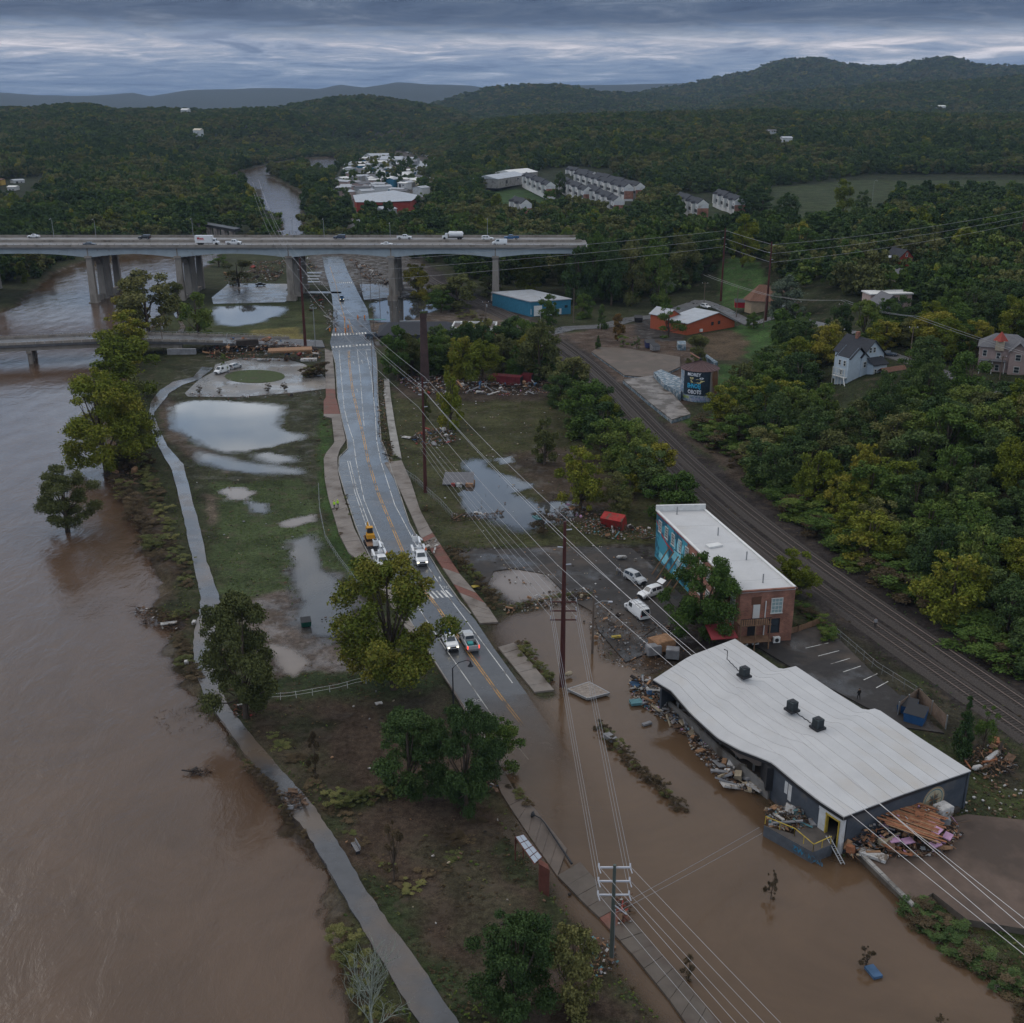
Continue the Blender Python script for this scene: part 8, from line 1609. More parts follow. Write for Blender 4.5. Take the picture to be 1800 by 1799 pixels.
def crown_mesh(name, nleaf, size, shape='round', lobes=26, seed=0, R_=4.5, Hh=12.0, base=.22, hollow=.0):
 g = np.random.default_rng(seed); cs = []
 for i in range(lobes):
  t = g.random() ** .8; z = base + (1 - base) * t
  if shape == 'round': rad = np.sqrt(max(0, 1 - ((t - .42) / .62) ** 2))
  elif shape == 'cone': rad = (1 - t) * .95 + .06
  elif shape == 'tall': rad = .85 * np.sqrt(max(0, 1 - ((t - .4) / .66) ** 2))
  else: rad = 1.0 - .35 * t
  a = g.random() * 2 * pi; q_ = rad * (.25 + .75 * np.sqrt(g.random())) * (.85 + .3 * sin(3 * a + seed)); lr = R_ * ((.11 if lobes > 50 else .13) + (.19 if lobes > 50 else .24) * g.random() ** 1.5) * (.55 + .45 * rad if shape != 'cone' else .5 + .5 * rad)
  cs.append((cos(a) * q_ * R_, sin(a) * q_ * R_, z * Hh - lr * .4, lr, g.random()))
 cs = np.array(cs); w = cs[:, 3] ** 2; k = g.choice(lobes, nleaf, p=w / w.sum()); c = cs[k]
 d = g.normal(size=(nleaf, 3)); d[:, 2] = d[:, 2] * .9 + .25; d /= np.linalg.norm(d, axis=1)[:, None]
 rr = c[:, 3] * (.62 + .55 * g.random(nleaf) ** 1.3 + .35 * (g.random(nleaf) < .06)) * (1 + .22 * np.sin(d[:, 0] * 9 + c[:, 4] * 40) * np.sin(d[:, 1] * 8))
 p = c[:, :3] + d * rr[:, None] * np.array([1, 1, .82])
 nrm = d * .9 + g.normal(size=(nleaf, 3)) * .75; nrm /= np.linalg.norm(nrm, axis=1)[:, None]
 t1 = np.cross(nrm, g.normal(size=(nleaf, 3))); t1 /= np.linalg.norm(t1, axis=1)[:, None]; t2 = np.cross(nrm, t1)
 s = size * (.6 + .8 * g.random(nleaf)); a_ = t1 * s[:, None]; b_ = t2 * (s * .62)[:, None]
 V = np.stack([p - a_, p - b_ + nrm * (s * .15)[:, None], p + a_, p + b_ + nrm * (s * .15)[:, None]], 1).reshape(-1, 3)
 me = bpy.data.meshes.new(name); q_ = np.arange(nleaf * 4).reshape(-1, 4); fill(me, V, q_, LM['mid'], smooth=False)
 tone = np.clip(.10 + .32 * c[:, 4] + .26 * g.random(nleaf), 0, 1); at = me.attributes.new('tone', 'FLOAT', 'FACE'); at.data.foreach_set('value', tone.astype(np.float32))
 me['lobes'] = [float(v) for v in cs[:, :4].ravel()]; return me
def trunk_mesh(name, cm, seed=0, Hh=12.0, r=.32, m=None):
 g = random.Random(seed); lb = cm['lobes']; cs = [lb[i:i + 4] for i in range(0, len(lb), 4)]; mb = MB(); top = Vector((g.uniform(-.3, .3), g.uniform(-.3, .3), Hh * .5))
 mb.tube([(0, 0, -.8), (0, 0, .4), top * .55, top, (top.x * 1.5, top.y, Hh * .82)], [r * 1.35, r, r * .8, r * .55, r * .15], None, 7)
 for c in g.sample(cs, min(len(cs), 12)):
  e = Vector(c[:3]); b0 = Vector((0, 0, 0)).lerp(top, min(.95, max(.35, e.z / Hh * .75))); md = b0.lerp(e, .5) + Vector((0, 0, -.3)); mb.tube([b0, md, e], [r * .4, r * .25, r * .06], None, 5)
  for _ in range(2): e2 = e + Vector((g.uniform(-1, 1), g.uniform(-1, 1), g.uniform(0, 1))) * c[3] * .8; mb.tube([md.lerp(e, .5), e2], [r * .14, r * .04], None, 3)
 me = bpy.data.meshes.new(name); me.from_pydata(mb.v, [], mb.f); me.materials.append(m or M_BARK); me.polygons.foreach_set('use_smooth', [True] * len(mb.f)); return me
CR = {}
def crset(key, n, *a, **k):
 CR[key] = []
 for i in range(n):
  k2 = dict(k); k2['seed'] = hash_(key) + i; cm = crown_mesh(key + '_crown', *a, **k2); CR[key].append((cm, trunk_mesh(key + '_trunk', cm, i)))
def hash_(s): return sum(ord(c) * (i + 3) for i, c in enumerate(s))
crset('hero', 4, 34000, .125, 'round', 64, base=.10); crset('near', 7, 9000, .22, 'round', 40, base=.06); crset('tall', 3, 6000, .25, 'tall', 34, base=.06); crset('cone', 3, 4200, .26, 'cone', 34, base=.04)
crset('far', 5, 1300, .62, 'round', 16, base=.12); crset('tuft', 4, 34, 2.0, 'round', 6, base=.0); crset('bush', 3, 2600, .22, 'round', 16, base=.0); crset('far2', 4, 420, 1.0, 'round', 12, base=.1)
def tree(name, label, base, h, wd, kind='near', leaf='mid', group=None, parts=('crown', 'trunk'), cat='tree', lean=0, rz=None, pick=None):
 cm, tm = rnd.choice(CR[kind]) if pick is None else CR[kind][pick % len(CR[kind])]
 rz = rnd.uniform(0, 6.28) if rz is None else rz
 t = thing(name, label, cat, base, rz, group); t.rotation_euler = (lean, 0, rz)
 for nm, me in (('crown', cm), ('trunk', tm)):
  if nm not in parts: continue
  o = bpy.data.objects.new(nm, me); C.objects.link(o); o.parent = t; o.scale = (wd / 9.6, wd / 9.6, h / 12.3)
  if nm == 'crown': o.material_slots[0].link = 'OBJECT'; o.material_slots[0].material = LM[leaf]
 return t
def ptree(px, by, ty, wpx, kind, leaf, label, name='broadleaf_tree', **k):
 b = G(px, by); zc = b.y * CP + (CAMH - b.z) * SP; h = topz(b, ty) - b.z; w_ = wpx / FPX * zc
 return tree(name, label, b, max(h * 1.04, 1.0), w_, kind, leaf, **k)
T = [(692, 1212, 985, 205, 'hero', 'gold', 'huge yellow green sycamore beside the road pickups'), (432, 1262, 1056, 150, 'hero', 'olive', 'olive brown tree leaning over the greenway path'),
 (722, 1400, 1262, 150, 'hero', 'dark', 'ragged green tree, left half of the clump above the muddy bank'), (820, 1425, 1242, 130, 'hero', 'dark', 'flood bent dark green tree overhanging the pavement'), (875, 1350, 1262, 80, 'near', 'mid', 'small leafy limb tree reaching over the flooded road edge'),
 (905, 1790, 1618, 170, 'hero', 'dark', 'broad dim green tree at the bottom edge, left of the two'), (1005, 1775, 1640, 110, 'near', 'olive', 'smaller olive tree beside the steel pole at the bottom edge'),
 (188, 832, 655, 160, 'hero', 'yellow', 'tall green riverbank tree, largest at the river edge'), (240, 790, 668, 90, 'near', 'olive', 'green tree squeezed between the big bank tree and the path'), (118, 928, 822, 105, 'hero', 'olive', 'leaning brown green tree standing in the river'),
 (212, 700, 592, 120, 'near', 'yellow', 'yellow green bank tree right below the low bridge'), (228, 640, 548, 100, 'near', 'yellow', 'yellow topped bank tree crossing the low bridge'), (262, 590, 482, 110, 'near', 'olive', 'olive brown tree by the river above the low bridge'), (232, 585, 510, 70, 'near', 'yellow', 'yellow green tree beside the olive riverside tree'), (312, 552, 497, 40, 'near', 'olive', 'small olive tree at the foot of the bridge pier'),
 (350, 600, 514, 66, 'tall', 'mid', 'bright green tree standing by the white pond'), (420, 503, 456, 66, 'bush', 'olive', 'round olive tree in debris beyond the car park'), (385, 470, 446, 40, 'bush', 'mid', 'low tree under the highway bridge'),
 (700, 668, 578, 62, 'tall', 'mid', 'green tree left of the brick chimney'), (725, 660, 600, 46, 'near', 'dark', 'dark tree between the chimney and the green tree'), (768, 662, 595, 40, 'near', 'mid', 'green tree right behind the brick chimney'), (808, 668, 592, 62, 'near', 'yellow', 'yellow green tree before the flat roofed store'), (848, 672, 598, 66, 'near', 'yellow', 'yellow green tree beside the flat roofed store'),
 (885, 655, 588, 50, 'near', 'olive', 'brownish tree right of the flat roofed store'), (912, 668, 610, 50, 'near', 'mid', 'green tree above the red container'), (948, 672, 572, 80, 'near', 'olive', 'large autumn tinted tree right of the red container'), (930, 650, 585, 40, 'near', 'yellow', 'yellow topped tree behind the autumn tinted tree'),
 (1000, 705, 626, 84, 'near', 'olive', 'straw coloured tree at the top of the trackside row'), (1032, 768, 672, 90, 'near', 'mid', 'second tree of the trackside row, deep green'), (1068, 775, 700, 50, 'near', 'yellow', 'small yellow green tree in the trackside row'), (1098, 828, 738, 92, 'near', 'mid', 'middle tree of the trackside row, full and green'), (1145, 862, 778, 96, 'near', 'yellow', 'yellow green tree of the trackside row above the mill'), (1190, 915, 832, 100, 'near', 'mid', 'last tree of the trackside row touching the mill'),
 (793, 752, 655, 56, 'tall', 'yellow', 'slender yellow green tree alone in the debris field'), (957, 818, 735, 56, 'tall', 'olive', 'narrow rusty green tree in the muddy field'), (748, 742, 690, 26, 'tall', 'olive', 'thin olive tree beside the second red pole'), (1020, 898, 790, 88, 'near', 'yellow', 'full yellow green tree at the pool edge'), (1085, 905, 832, 62, 'near', 'olive', 'small olive tree beside the pool edge tree'),
 (1232, 1125, 978, 135, 'hero', 'mid', 'feathery green tree covering the side of the brick mill'), (1395, 1052, 968, 78, 'near', 'yellow', 'yellow green tree behind the brick mill'), (1690, 1328, 1228, 60, 'cone', 'dark', 'taller dark evergreen by the wooden fence'), (1728, 1318, 1242, 52, 'bush', 'mid', 'rounder green evergreen by the wooden fence'),
 (1057, 580, 537, 30, 'cone', 'dark', 'dark conical evergreen by the access road'), (1085, 600, 555, 36, 'tall', 'rust', 'rust red tree beside the dark evergreen'), (1095, 610, 590, 26, 'bush', 'mid', 'green bush under the rust red tree'), (1051, 616, 591, 20, 'cone', 'dark', 'small dark shrub at the platform corner'), (1119, 613, 592, 18, 'bush', 'dark', 'small round bush on the concrete platform'),
 (1175, 594, 537, 56, 'bush', 'mid', 'dense rounded tree before the orange building'), (962, 572, 520, 40, 'near', 'mid', 'green tree before the blue shed'), (1025, 560, 518, 38, 'near', 'mid', 'green tree right of the blue shed'), (735, 525, 466, 60, 'near', 'yellow', 'yellow green tree right of the fifth bridge pier'), (805, 545, 486, 84, 'near', 'olive', 'broad olive tree below the bridge'), (775, 550, 512, 50, 'near', 'mid', 'green shrubby tree by the reflecting pool'), (860, 520, 488, 46, 'near', 'olive', 'olive tree at the sixth bridge pier'),
 (932, 514, 452, 66, 'near', 'yellow', 'golden tree against the dark wood near the blue shed'), (1168, 528, 486, 46, 'bush', 'silver', 'silvery grey round tree in the dark wood'), (1228, 646, 590, 46, 'near', 'olive', 'wispy tree growing behind the silo'), (1324, 578, 550, 26, 'near', 'mid', 'small tree on the lawn by the bending lane'), (1382, 560, 486, 70, 'near', 'silver', 'pale green tree beside the brown roofed house'), (1310, 1190, 1165, 10, 'bush', 'dark', 'weed tuft at the mill corner'),
 (1340, 375, 342, 40, 'near', 'dark', 'dark round tree left of the far lawn'), (1385, 388, 340, 44, 'near', 'dark', 'dark round tree beside the far lawn'), (1480, 388, 318, 46, 'tall', 'yellow', 'tall yellow green tree on the far lawn'), (1515, 378, 335, 36, 'tall', 'dark', 'dark narrow tree beside the far ramp'), (1655, 362, 325, 46, 'near', 'yellow', 'pale yellow tree on the far grassy bank'), (1640, 368, 345, 36, 'bush', 'dark', 'small dark tree under the pale yellow tree'),
 (1082, 326, 305, 24, 'near', 'dark', 'dark tree between the townhouse rows'), (984, 345, 303, 22, 'near', 'dark', 'upright dark tree beside the school side row')]
T += [(1022, 512, 408, 60, 'near', 'dark', 'tall dark tree hiding the east end of the bridge, first in the row'), (1062, 514, 418, 62, 'near', 'mid', 'tall green tree at the bridge end, second in the row'), (1105, 512, 410, 66, 'near', 'dark', 'broad dark tree at the bridge end, third in the row'), (1150, 508, 416, 60, 'near', 'mid', 'green tree right of the bridge end screen'), (1195, 505, 410, 62, 'near', 'olive', 'olive tree right of the bridge end screen'), (1305, 470, 380, 56, 'tall', 'yellow', 'tall pointed yellow green tree between the two red hillside poles'), (1230, 480, 412, 60, 'near', 'dark', 'dark tree left of the hillside pole pair'), (1400, 480, 400, 80, 'near', 'mid', 'wide green tree right of the hillside pole pair')]
for a in T:
 cat = 'bush' if 'bush' in a[6] or 'shrub' in a[6] or 'tuft' in a[6] else 'tree'
 nm = {'cone': 'evergreen_tree'}.get(a[4], 'broadleaf_tree') if cat == 'tree' else 'bush'
 ptree(*a[:6], a[6], name=nm, cat=cat)
for i, (x, y, h, w_, lf) in enumerate(((27, 463, 25, 13, 'dark'), (34, 466.5, 29, 14, 'mid'), (41, 460, 26, 14, 'dark'), (50, 464, 28, 15, 'olive'), (60, 458, 25, 14, 'mid'), (38, 513, 29, 15, 'dark'), (24, 514, 26, 12, 'mid'))):
 z = hz(x, y); tree('broadleaf_tree', f"{['first', 'second, tallest', 'third', 'fourth', 'fifth', 'rear right', 'rear left'][i]} tree of the clump swallowing the east end of the highway bridge", (x, y, z - .3), h - z, w_, 'near', lf)
# bare lichen covered tree at the bottom edge
b = W(655, 1830, 0); bt = thing('bare_tree', 'leafless pale lichened tree at the bottom edge by the path', 'tree', b); mb = MB()
def branch(mb, p, d, L_, r, lev):
 n = 4; P_ = [p];
 for i in range(n): d = (d + Vector((rnd.uniform(-.3, .3), rnd.uniform(-.3, .3), rnd.uniform(-.1, .25)))).normalized(); P_.append(P_[-1] + d * L_ / n)
 mb.tube(P_, [r * (1 - .7 * i / n) for i in range(n + 1)], M_PALEB, 5)
 if lev:
  for i in range(1, n + 1):
   for _ in range(2 if lev > 1 else 1): branch(mb, P_[i], (d + Vector((rnd.uniform(-1, 1), rnd.uniform(-1, 1), rnd.uniform(-.2, .7))) * 1.0).normalized(), L_ * rnd.uniform(.5, .72), r * .5, lev - 1)
branch(mb, Vector((0, 0, -.3)), Vector((-.25, .1, 1)), 5.2, .16, 3); mb.build('limbs', M_PALEB, bt)
o = bpy.data.objects.new('crown', CR['bush'][0][0]); C.objects.link(o); o.parent = bt; o.scale = (.28, .28, .15); o.location = (2.2, .5, 0); o.material_slots[0].link = 'OBJECT'; o.material_slots[0].material = LM['brown']
# flood battered saplings and hedges
for px, by, ty, wp_, leaf, lab in ((555, 1368, 1288, 34, 'brown', 'debris tangled sapling in the left mud field'), (693, 1548, 1450, 44, 'brown', 'drooping sapling with trash at its foot near the bench'), (1355, 1580, 1532, 26, 'brown', 'mud coated sapling standing in the flood below the dock'), (1522, 1700, 1668, 32, 'brown', 'mud coated sapling with blue rag in the flood'), (1210, 1722, 1685, 36, 'brown', 'drowned sapling beside the lower pavement'),
 (1652, 1815, 1785, 30, 'brown', 'sapling tip at the bottom right edge'), (395, 655, 622, 18, 'mid', 'young tree next to the parked white van'), (472, 690, 674, 16, 'brown', 'muddy sapling on the near rim of the turning circle'), (500, 688, 672, 16, 'brown', 'second muddy sapling on the rim of the turning circle'), (351, 692, 678, 14, 'brown', 'small muddy sapling above the blue pond'), (386, 692, 682, 12, 'brown', 'red ribboned sapling above the blue pond'),
 (955, 935, 900, 60, 'brown', 'heap of uprooted brown shrubs at the pool edge'), (1012, 905, 888, 30, 'brown', 'wrecked shrub at the right end of the pool'), (1470, 0, 0, 0, '', '')):
 if not wp_: continue
 ptree(px, by, ty, wp_, 'bush', leaf, lab, name='sapling', cat='sapling')
def hedge(label, pts, wd, h, leaf, n, name='hedge', z=None, cat='hedge'):
 P_ = [G(*p) for p in pts]; root = thing(name, label, cat, P_[0]); cum = 0; k = 0
 Ls = [(b - a).length for a, b in zip(P_, P_[1:])]; tot = sum(Ls)
 for i in range(n):
  s = tot * (i + rnd.random() * .6) / n; j = 0
  while j < len(Ls) - 1 and s > Ls[j]: s -= Ls[j]; j += 1
  p = P_[j].lerp(P_[j + 1], min(1, s / Ls[j])); o = bpy.data.objects.new('shrub', rnd.choice(CR['bush'])[0]); C.objects.link(o); o.parent = root
  sc_ = rnd.uniform(.7, 1.3); o.location = p - P_[0] + Vector((rnd.uniform(-.3, .3) * wd, rnd.uniform(-.3, .3) * wd, -.2 if z is None else z)); o.scale = (wd / 8 * sc_, wd / 8 * sc_, h / 12 * sc_); o.rotation_euler = (0, 0, rnd.uniform(0, 6))
  o.material_slots[0].link = 'OBJECT'; o.material_slots[0].material = LM[leaf if rnd.random() < .7 else 'brown' if leaf != 'brown' else 'olive']
 return root
hedge('drowned brown hedge island running diagonally through the flood', [(1055, 1280), (1075, 1310), (1105, 1340), (1140, 1372), (1175, 1400), (1198, 1424)], 1.7, 1.3, 'brown', 26)
hedge('matted brown shrubs along the right pavement', [(786, 968), (812, 992), (840, 1020), (862, 1052), (880, 1075)], 2.4, 1.6, 'brown', 22)
hedge('muddy shrubs on the bed beside the isolated pavement slab', [(915, 1135), (935, 1160), (955, 1185), (970, 1200)], 2.0, 1.3, 'olive', 12)
hedge('weedy strip between the pale puddle and the flood', [(890, 1072), (930, 1064), (980, 1052), (1040, 1048)], 1.6, .9, 'olive', 18)
hedge('matted shrub strip on the left kerb beds', [(608, 870), (612, 890), (617, 915)], 1.3, .9, 'brown', 5)
hedge('brown shrub line on the road verge near the stone walk', [(668, 735), (676, 760), (684, 790), (694, 812)], 1.6, 1.0, 'brown', 14)
hedge('clipped brown hedge block at the turning circle entrance', [(538, 662), (566, 662)], 5.5, 3.6, 'brown', 9)
hedge('low bushes under the second red pole near the fence', [(745, 890), (752, 900)], 1.2, .8, 'brown', 3)
hedge('root and shrub tangle on the bank below the leaning tree', [(205, 850), (225, 880), (245, 905), (262, 950), (285, 985)], 4.2, 2.0, 'brown', 16)
hedge('brown root mass on the eroded bank end', [(275, 1078), (300, 1092), (325, 1085), (345, 1078)], 2.0, 1.5, 'brown', 10)
hedge('reddish brush along the low bank beside the path', [(432, 1340), (452, 1358), (470, 1385), (495, 1412), (508, 1440), (540, 1495)], 1.6, 1.1, 'brown', 16)
hedge('tall grass tufts on the lower river bank', [(598, 1640), (612, 1690), (630, 1740), (660, 1790), (700, 1830)], 2.4, 1.4, 'olive', 22)
hedge('mud streaked brush ridge crossing the lower park', [(590, 1418), (640, 1402), (690, 1392), (730, 1378)], 2.2, 1.2, 'olive', 14)
hedge('brush and debris on the lower pavement edge', [(900, 1385), (915, 1405), (930, 1420)], 1.3, .8, 'brown', 6)
hedge('dark weeds between terrace and flood', [(1608, 1600), (1650, 1640), (1720, 1690), (1790, 1750), (1850, 1800)], 3.4, 1.2, 'dark', 26)
hedge('fallen branches line beside the greenway lawn', [(560, 700), (575, 760), (548, 790), (570, 830), (590, 900), (605, 950), (640, 1020)], 1.2, .6, 'brown', 20)
hedge('shrub belt between the tracks and the yard', [(1395, 1068), (1440, 1100), (1470, 1130)], 2.6, 1.6, 'mid', 12)
hedge('undergrowth at the foot of the slope beside the tracks', [(1235, 760), (1290, 800), (1350, 850), (1425, 918), (1525, 992), (1635, 1070), (1780, 1175)], 8, 3.6, 'mid', 84)
hedge('brushy belt on the far side of the reflecting pool', [(760, 520), (790, 540), (830, 560), (860, 590)], 6, 3, 'olive', 14)
hedge('scrubby brush between the river and the upper greenway', [(250, 820), (275, 880), (300, 950), (322, 1010), (330, 1040)], 3.6, 1.2, 'olive', 26)
hedge('flattened brush along the bank below the river snag', [(312, 1120), (325, 1160), (345, 1200)], 2.6, .9, 'brown', 12)
hedge('mud caked brush scattered over the lower park', [(470, 1290), (540, 1350), (620, 1470), (720, 1560), (800, 1500), (860, 1420)], 2.6, .5, 'brown', 26)
hedge('brown brush at the big bank tree roots', [(205, 815), (235, 828), (262, 815)], 5.0, 4.0, 'brown', 12)
# woods: one thing per tree for the nearest, one mass beyond
def polyw(pts, z=0): return pw(pts, z)
WOOD = [polyw([(1245, 745), (1316, 842), (1450, 942), (1597, 1050), (1830, 1215), (2300, 1420), (2300, 690), (1830, 735), (1760, 705), (1640, 668), (1560, 648), (1480, 655), (1440, 625), (1380, 612), (1345, 655), (1330, 700)]),
  polyw([(880, 508), (1000, 528), (1085, 535), (1180, 520), (1240, 500), (1300, 495), (1340, 505), (1400, 548), (1450, 565), (1500, 588), (1560, 608), (1640, 625), (1830, 690), (2300, 760), (2300, 405), (1500, 415), (1200, 440), (1000, 446), (700, 425), (740, 470), (860, 500)]),
  polyw([(-700, 600), (0, 535), (40, 505), (92, 472), (150, 448), (300, 428), (400, 411), (470, 396), (430, 350), (405, 318), (300, 320), (-700, 380)]),
  polyw([(938, 606), (985, 628), (1052, 702), (1120, 785), (1195, 880), (1165, 905), (1085, 835), (1020, 755), (960, 700)]), polyw([(690, 665), (690, 625), (860, 628), (960, 600), (965, 668), (860, 650), (760, 664)]), polyw([(1000, 470), (1180, 520), (1240, 500), (1100, 462)]),
  polyw([(545, 412), (600, 412), (625, 385), (615, 365), (600, 345), (560, 330), (538, 345), (532, 368)])]
YARDS = [(G(1512, 655, 12), 14, 30), (G(1760, 650, 14), 13, 30), (G(1578, 476, 10), 10, 20), (G(1553, 500, 10), 9, 16), (G(1560, 545, 10), 9, 14), (G(1348, 540, 2), 14, 14), (W(1225, 560), 24, 5), (W(965, 540), 22, 8), (G(1680, 468, 12), 5, 6)]
LANES = [[(1490, 640), (1562, 624), (1640, 650), (1700, 672), (1790, 702), (1860, 722)], [(1500, 590), (1420, 570), (1370, 556), (1320, 572), (1270, 545), (1235, 530), (1200, 540)], [(960, 588), (1060, 575), (1150, 558), (1235, 530)]]
LW = [[(G(*p).x, G(*p).y) for p in l] for l in LANES]
def okpts(x, y):
 m = np.zeros(x.shape, bool)
 for w_ in WOOD: m |= inside(x, y, w_)
 m |= y > 640
 m &= sdist(x, y, RIVER) < -4
 for c, r, dl in YARDS:
  m &= seg_dist(x, y, [(c.x, c.y), (c.x * (1 - dl / c.y), c.y - dl)], False) > r
 for l in LW:
  for k in (0, 8, 16): m &= seg_dist(x, y + k, l, False) > 7
 rx = np.interp(y, [p.y for p in smooth_line(TB, 20)][::-1], [p.x for p in smooth_line(TB, 20)][::-1]); m &= ((x - rx > 8) | (x - rx < -14.5)) | (y > 590)
 m &= ~((y > 462) & (y < 514) & (x > -330) & (x < 28))
 for ex in EXC: m &= ~inside(x, y, ex)
 m &= ~(inside(x, y, THIN) & (nrg.random(x.shape) < .86))
 return m
EXC = [polyw(p) for p in ([(560, 425), (600, 412), (625, 385), (622, 365), (635, 345), (735, 345), (735, 372), (700, 385), (660, 388), (635, 414)], [(735, 300), (748, 292), (744, 304), (732, 316)],
  [(850, 362), (850, 340), (880, 330), (925, 322), (960, 320), (1010, 318), (1060, 322), (1130, 340), (1130, 360), (1095, 385), (1020, 358), (975, 362), (940, 385), (880, 385)], [(1190, 380), (1190, 352), (1240, 352), (1310, 355), (1320, 382), (1240, 395)],
  [(1340, 388), (1350, 345), (1520, 328), (1830, 328), (1830, 366), (1570, 376), (1560, 412), (1440, 438), (1180, 440), (1180, 418)], [(-20, 365), (0, 330), (85, 322), (80, 352), (40, 375)], [(325, 405), (440, 405), (430, 385), (340, 383)],
  [(560, 425), (640, 425), (640, 412), (560, 412)])]
EXC += [polyw(p, 10) for p in ([(406, 313), (467, 306), (534, 340), (528, 367), (541, 412), (500, 402), (493, 379), (452, 365), (458, 333)], [(540, 278), (592, 277), (592, 294), (540, 298)], [(635, 372), (635, 350), (650, 335), (648, 318), (690, 318), (722, 350), (722, 372)], [(875, 325), (935, 314), (1010, 306), (1128, 326), (1130, 350), (1090, 380), (1030, 352), (975, 360), (965, 345), (890, 345)], [(1190, 378), (1195, 356), (1300, 356), (1302, 376)], [(700, 255), (675, 262), (760, 282), (815, 294), (800, 280)])]
THIN = polyw([(575, 362), (590, 284), (745, 268), (775, 345), (745, 375)], 8)
def scatter(y0, y1, sp, grow=0):
 xs, ys = [], []; y = y0
 while y < y1:
  s = sp if not grow else max(sp, grow * y); n = int(1.30 * y / s) + 1; x = (np.arange(n) - n / 2) * s + nrg.uniform(-.42, .42, n) * s; xs.append(x); ys.append(y + nrg.uniform(-.42, .42, n) * s); y += s * .9
 x = np.concatenate(xs); y = np.concatenate(ys); m = okpts(x, y); return x[m], y[m]
xa, ya = scatter(110, 640, 7.6); xb, yb = scatter(640, 1500, 9.5); xc, yc = scatter(1500, 6300, 11, .0052)
za = HW(xa, ya); dist = np.hypot(ya, 80 - za)
order = np.argsort(dist); leafk = ['dark', 'dark', 'mid', 'mid', 'olive', 'yellow', 'dark', 'mid']
NIND = 205
tone_n = fbm(xa + 500, ya, 35, 3)
LABL = {'dark': 'dark green', 'mid': 'mid green', 'olive': 'olive brown', 'yellow': 'yellow green', 'rust': 'rusty'}
LMK = [(W(1370, 850), 'at the trackside edge of the wood'), (W(1500, 930), 'at the wood edge across the tracks from the mill'), (W(1640, 1040), 'at the wood edge across the tracks from the yard'), (W(1780, 1150), 'at the right edge above the tracks'), (W(1330, 720, 4), 'on the slope right of the silo'), (G(1512, 700, 12), 'on the slope below the white gabled house'), (G(1620, 760, 12), 'below the middle of the hillside lane'), (G(1760, 780, 12), 'below the lane end at the right edge'), (G(1600, 880, 10), 'in the middle of the dense near wood'), (G(1740, 980, 12), 'in the densest wood at the right side'),
 (G(1430, 600, 8), 'left of the white gabled house'), (G(1700, 600, 12), 'between the white house and the pink house'), (G(1790, 560, 14), 'behind the pink house'), (G(1600, 560, 12), 'behind the hillside lane bend'), (G(1540, 470, 10), 'beside the red house'), (G(1680, 460, 12), 'around the tiny green cabin'), (G(1450, 520, 8), 'right of the brown roofed house'), (G(1350, 500, 4), 'behind the tall right hand red pole'), (W(1250, 490), 'behind the tall left hand red pole'), (W(1130, 500), 'behind the silvery round tree'), (W(1030, 470), 'at the bridge east end'), (W(940, 480), 'behind the golden tree'), (W(800, 470), 'under the highway bridge beside the tracks'),
 (W(60, 500), 'on the west bank beneath the bridge'), (W(180, 420), 'on the west bank just past the bridge'), (W(350, 400), 'near the old trestle'), (W(580, 380), 'on the point beside the muddy far road')]
vis = [i for i in order if abs(xa[i] / (ya[i] * CP + 75 * SP)) < .50][:NIND]
visset = set(int(i) for i in vis)
for i in vis:
 x, y, z = float(xa[i]), float(ya[i]), float(za[i])
 lf = rnd.choice(leafk) if rnd.random() < .5 else ('dark' if tone_n[i] < .47 else 'mid' if tone_n[i] < .53 else 'olive' if tone_n[i] < .58 else 'yellow')
 hh = rnd.uniform(7.5, 14.5); lm_ = min(LMK, key=lambda q_: hypot(q_[0].x - x, q_[0].y - y))[1]; lb_ = f"{'tall' if hh > 12 else 'low' if hh < 9.5 else 'middle sized'} {LABL[lf]} tree {lm_}"
 tree('broadleaf_tree', lb_, (x, y, z - .3), hh, rnd.uniform(8.0, 13), 'near' if rnd.random() < .85 else 'tall', lf, group='woodland trees ' + lm_)
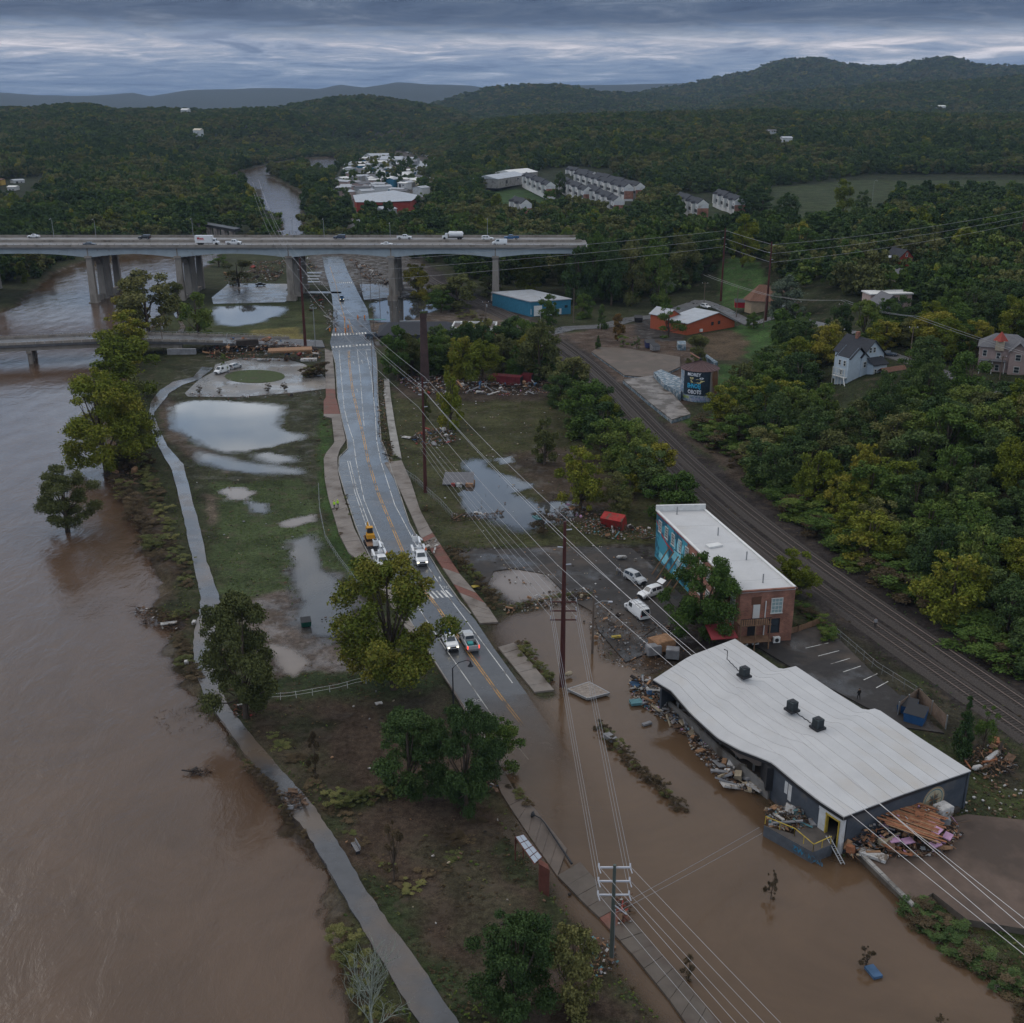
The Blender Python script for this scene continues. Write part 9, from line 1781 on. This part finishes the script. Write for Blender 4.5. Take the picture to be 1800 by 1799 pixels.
# the rest of the woods as one mass, instanced on points
srcs = {}
def src(kind, leaf, i):
 cm = CR[kind][i % len(CR[kind])][0].copy(); cm.materials.clear(); cm.materials.append(LM[leaf]); o = bpy.data.objects.new('leafy_crown', cm); return o
def forest(name, label, x, y, z, kind, smin, smax, zk=1.0, leaves=('dark', 'dark', 'mid', 'olive', 'dark', 'mid', 'yellow', 'dark')):
 cc = bpy.data.collections.new(name + '_kinds')
 for i, lf in enumerate(leaves): cc.objects.link(src(kind, lf, i))
 n = len(x); me = bpy.data.meshes.new(name); me.vertices.add(n); me.vertices.foreach_set('co', np.stack([x, y, z], 1).astype(np.float32).ravel())
 t = fbm(x + 300, y, 60, 3); ix = np.where(nrg.random(n) < .3, nrg.integers(0, 8, n), np.select([t < .45, t < .52, t < .57], [0, 2, 4], 3)).astype(np.int32)
 at = me.attributes.new('pick', 'INT', 'POINT'); at.data.foreach_set('value', ix)
 s = nrg.uniform(smin, smax, (n,)); sv = np.stack([s * nrg.uniform(.85, 1.2, n), s * nrg.uniform(.85, 1.2, n), s * zk * nrg.uniform(.75, 1.15, n)], 1); at = me.attributes.new('size', 'FLOAT_VECTOR', 'POINT'); at.data.foreach_set('vector', sv.astype(np.float32).ravel())
 at = me.attributes.new('turn', 'FLOAT_VECTOR', 'POINT'); at.data.foreach_set('vector', np.stack([x * 0, x * 0, nrg.uniform(0, 6.28, n)], 1).astype(np.float32).ravel())
 o = bpy.data.objects.new(name, me); C.objects.link(o); tag(o, label, kind='stuff')
 ng = bpy.data.node_groups.new(name, 'GeometryNodeTree'); ng.interface.new_socket('Geometry', in_out='INPUT', socket_type='NodeSocketGeometry'); ng.interface.new_socket('Geometry', in_out='OUTPUT', socket_type='NodeSocketGeometry')
 N = ng.nodes; L = ng.links; gi = N.new('NodeGroupInput'); go = N.new('NodeGroupOutput'); ci = N.new('GeometryNodeCollectionInfo'); ci.inputs['Collection'].default_value = cc; ci.inputs['Separate Children'].default_value = True; ci.inputs['Reset Children'].default_value = True
 ip = N.new('GeometryNodeInstanceOnPoints'); L.new(gi.outputs[0], ip.inputs['Points']); L.new(ci.outputs[0], ip.inputs['Instance']); ip.inputs['Pick Instance'].default_value = True
 for nm_, ty, sk in (('pick', 'INT', 'Instance Index'), ('size', 'FLOAT_VECTOR', 'Scale'), ('turn', 'FLOAT_VECTOR', 'Rotation')):
  a = N.new('GeometryNodeInputNamedAttribute'); a.data_type = ty; a.inputs['Name'].default_value = nm_; L.new(a.outputs['Attribute'], ip.inputs[sk])
 L.new(ip.outputs[0], go.inputs[0]); md = o.modifiers.new('scatter', 'NODES'); md.node_group = ng; return o
rest = np.array([i for i in range(len(xa)) if i not in visset], int)
forest('forest', 'mass of trees filling the woods beyond the nearer ones', xa[rest], ya[rest], za[rest] - .4, 'far', .75, 1.2)
forest('forest', 'wooded country on both sides of the river beyond the bridge', xb, yb, HW(xb, yb) - .8, 'far', .8, 1.35)
zc3 = HW(xc, yc);
for lo, hi in ((1500, 2600), (2600, 4200), (4200, 6400)):
 m_ = (yc >= lo) & (yc < hi); k = .0052 * (lo + hi) / 2 / 9.0; forest('forest', f'distant wooded slope {dict([(1500, "closing the valley"), (2600, "below the mountains"), (4200, "on the high mountain"),])[lo]}', xc[m_], yc[m_], zc3[m_] - 1.2 * k, 'far2', .8 * k, 1.25 * k, .62)
cz_ = np.empty(len(gx) * 4, np.float32); ground.data.color_attributes['zone'].data.foreach_get('color', cz_); cz_ = cz_.reshape(-1, 4)
km = (gy < 330) & (gz > -.28) & (np.abs(gx / (gy * CP + 28)) < .55) & (nrg.random(len(gx)) < np.clip((cz_[:, 1] / cz_[:, 0] - .72) * 1.1, 0, .55))
km &= (sdist(gx, gy, FLOOD) < -.6) & (sdist(gx, gy, RIVER) < -.6) & (fbm(gx, gy, 4, 3) > .40)
for pv in PAVE: km &= sdist(gx, gy, pv) < -.3
for nm, pl, kd in PONDS: km &= sdist(gx, gy, pl) < .2
ii = np.nonzero(km)[0]; jx = gx[ii] + nrg.uniform(-.4, .4, len(ii)); jy = gy[ii] + nrg.uniform(-.4, .4, len(ii))
forest('grass', 'rough flattened grass and weeds over the valley floor', jx, jy, gz[ii] - .06, 'tuft', .022, .055, .55, ('mid', 'olive', 'brown', 'brown', 'dark', 'olive', 'mid', 'brown')); print('TUFTS', len(ii))
print('TREES', len(xa), len(xb), len(xc))
# ---------------------------------------------------------------- air
m = bpy.data.materials.new('haze'); m.use_nodes = True; nt = m.node_tree; N = nt.nodes; N.remove(N['Principled BSDF'])
v = N.new('ShaderNodeVolumePrincipled'); v.inputs['Color'].default_value = (.50, .66, .92, 1); v.inputs['Density'].default_value = 4.2e-5; v.inputs['Anisotropy'].default_value = .1
nt.links.new(v.outputs[0], N['Material Output'].inputs['Volume'])
o = MB().box((0, 7000, 174), (26000, 14600, 362), m).build('haze', m); o['kind'] = 'stuff'; o['label'] = 'thin blue evening haze over the valley'
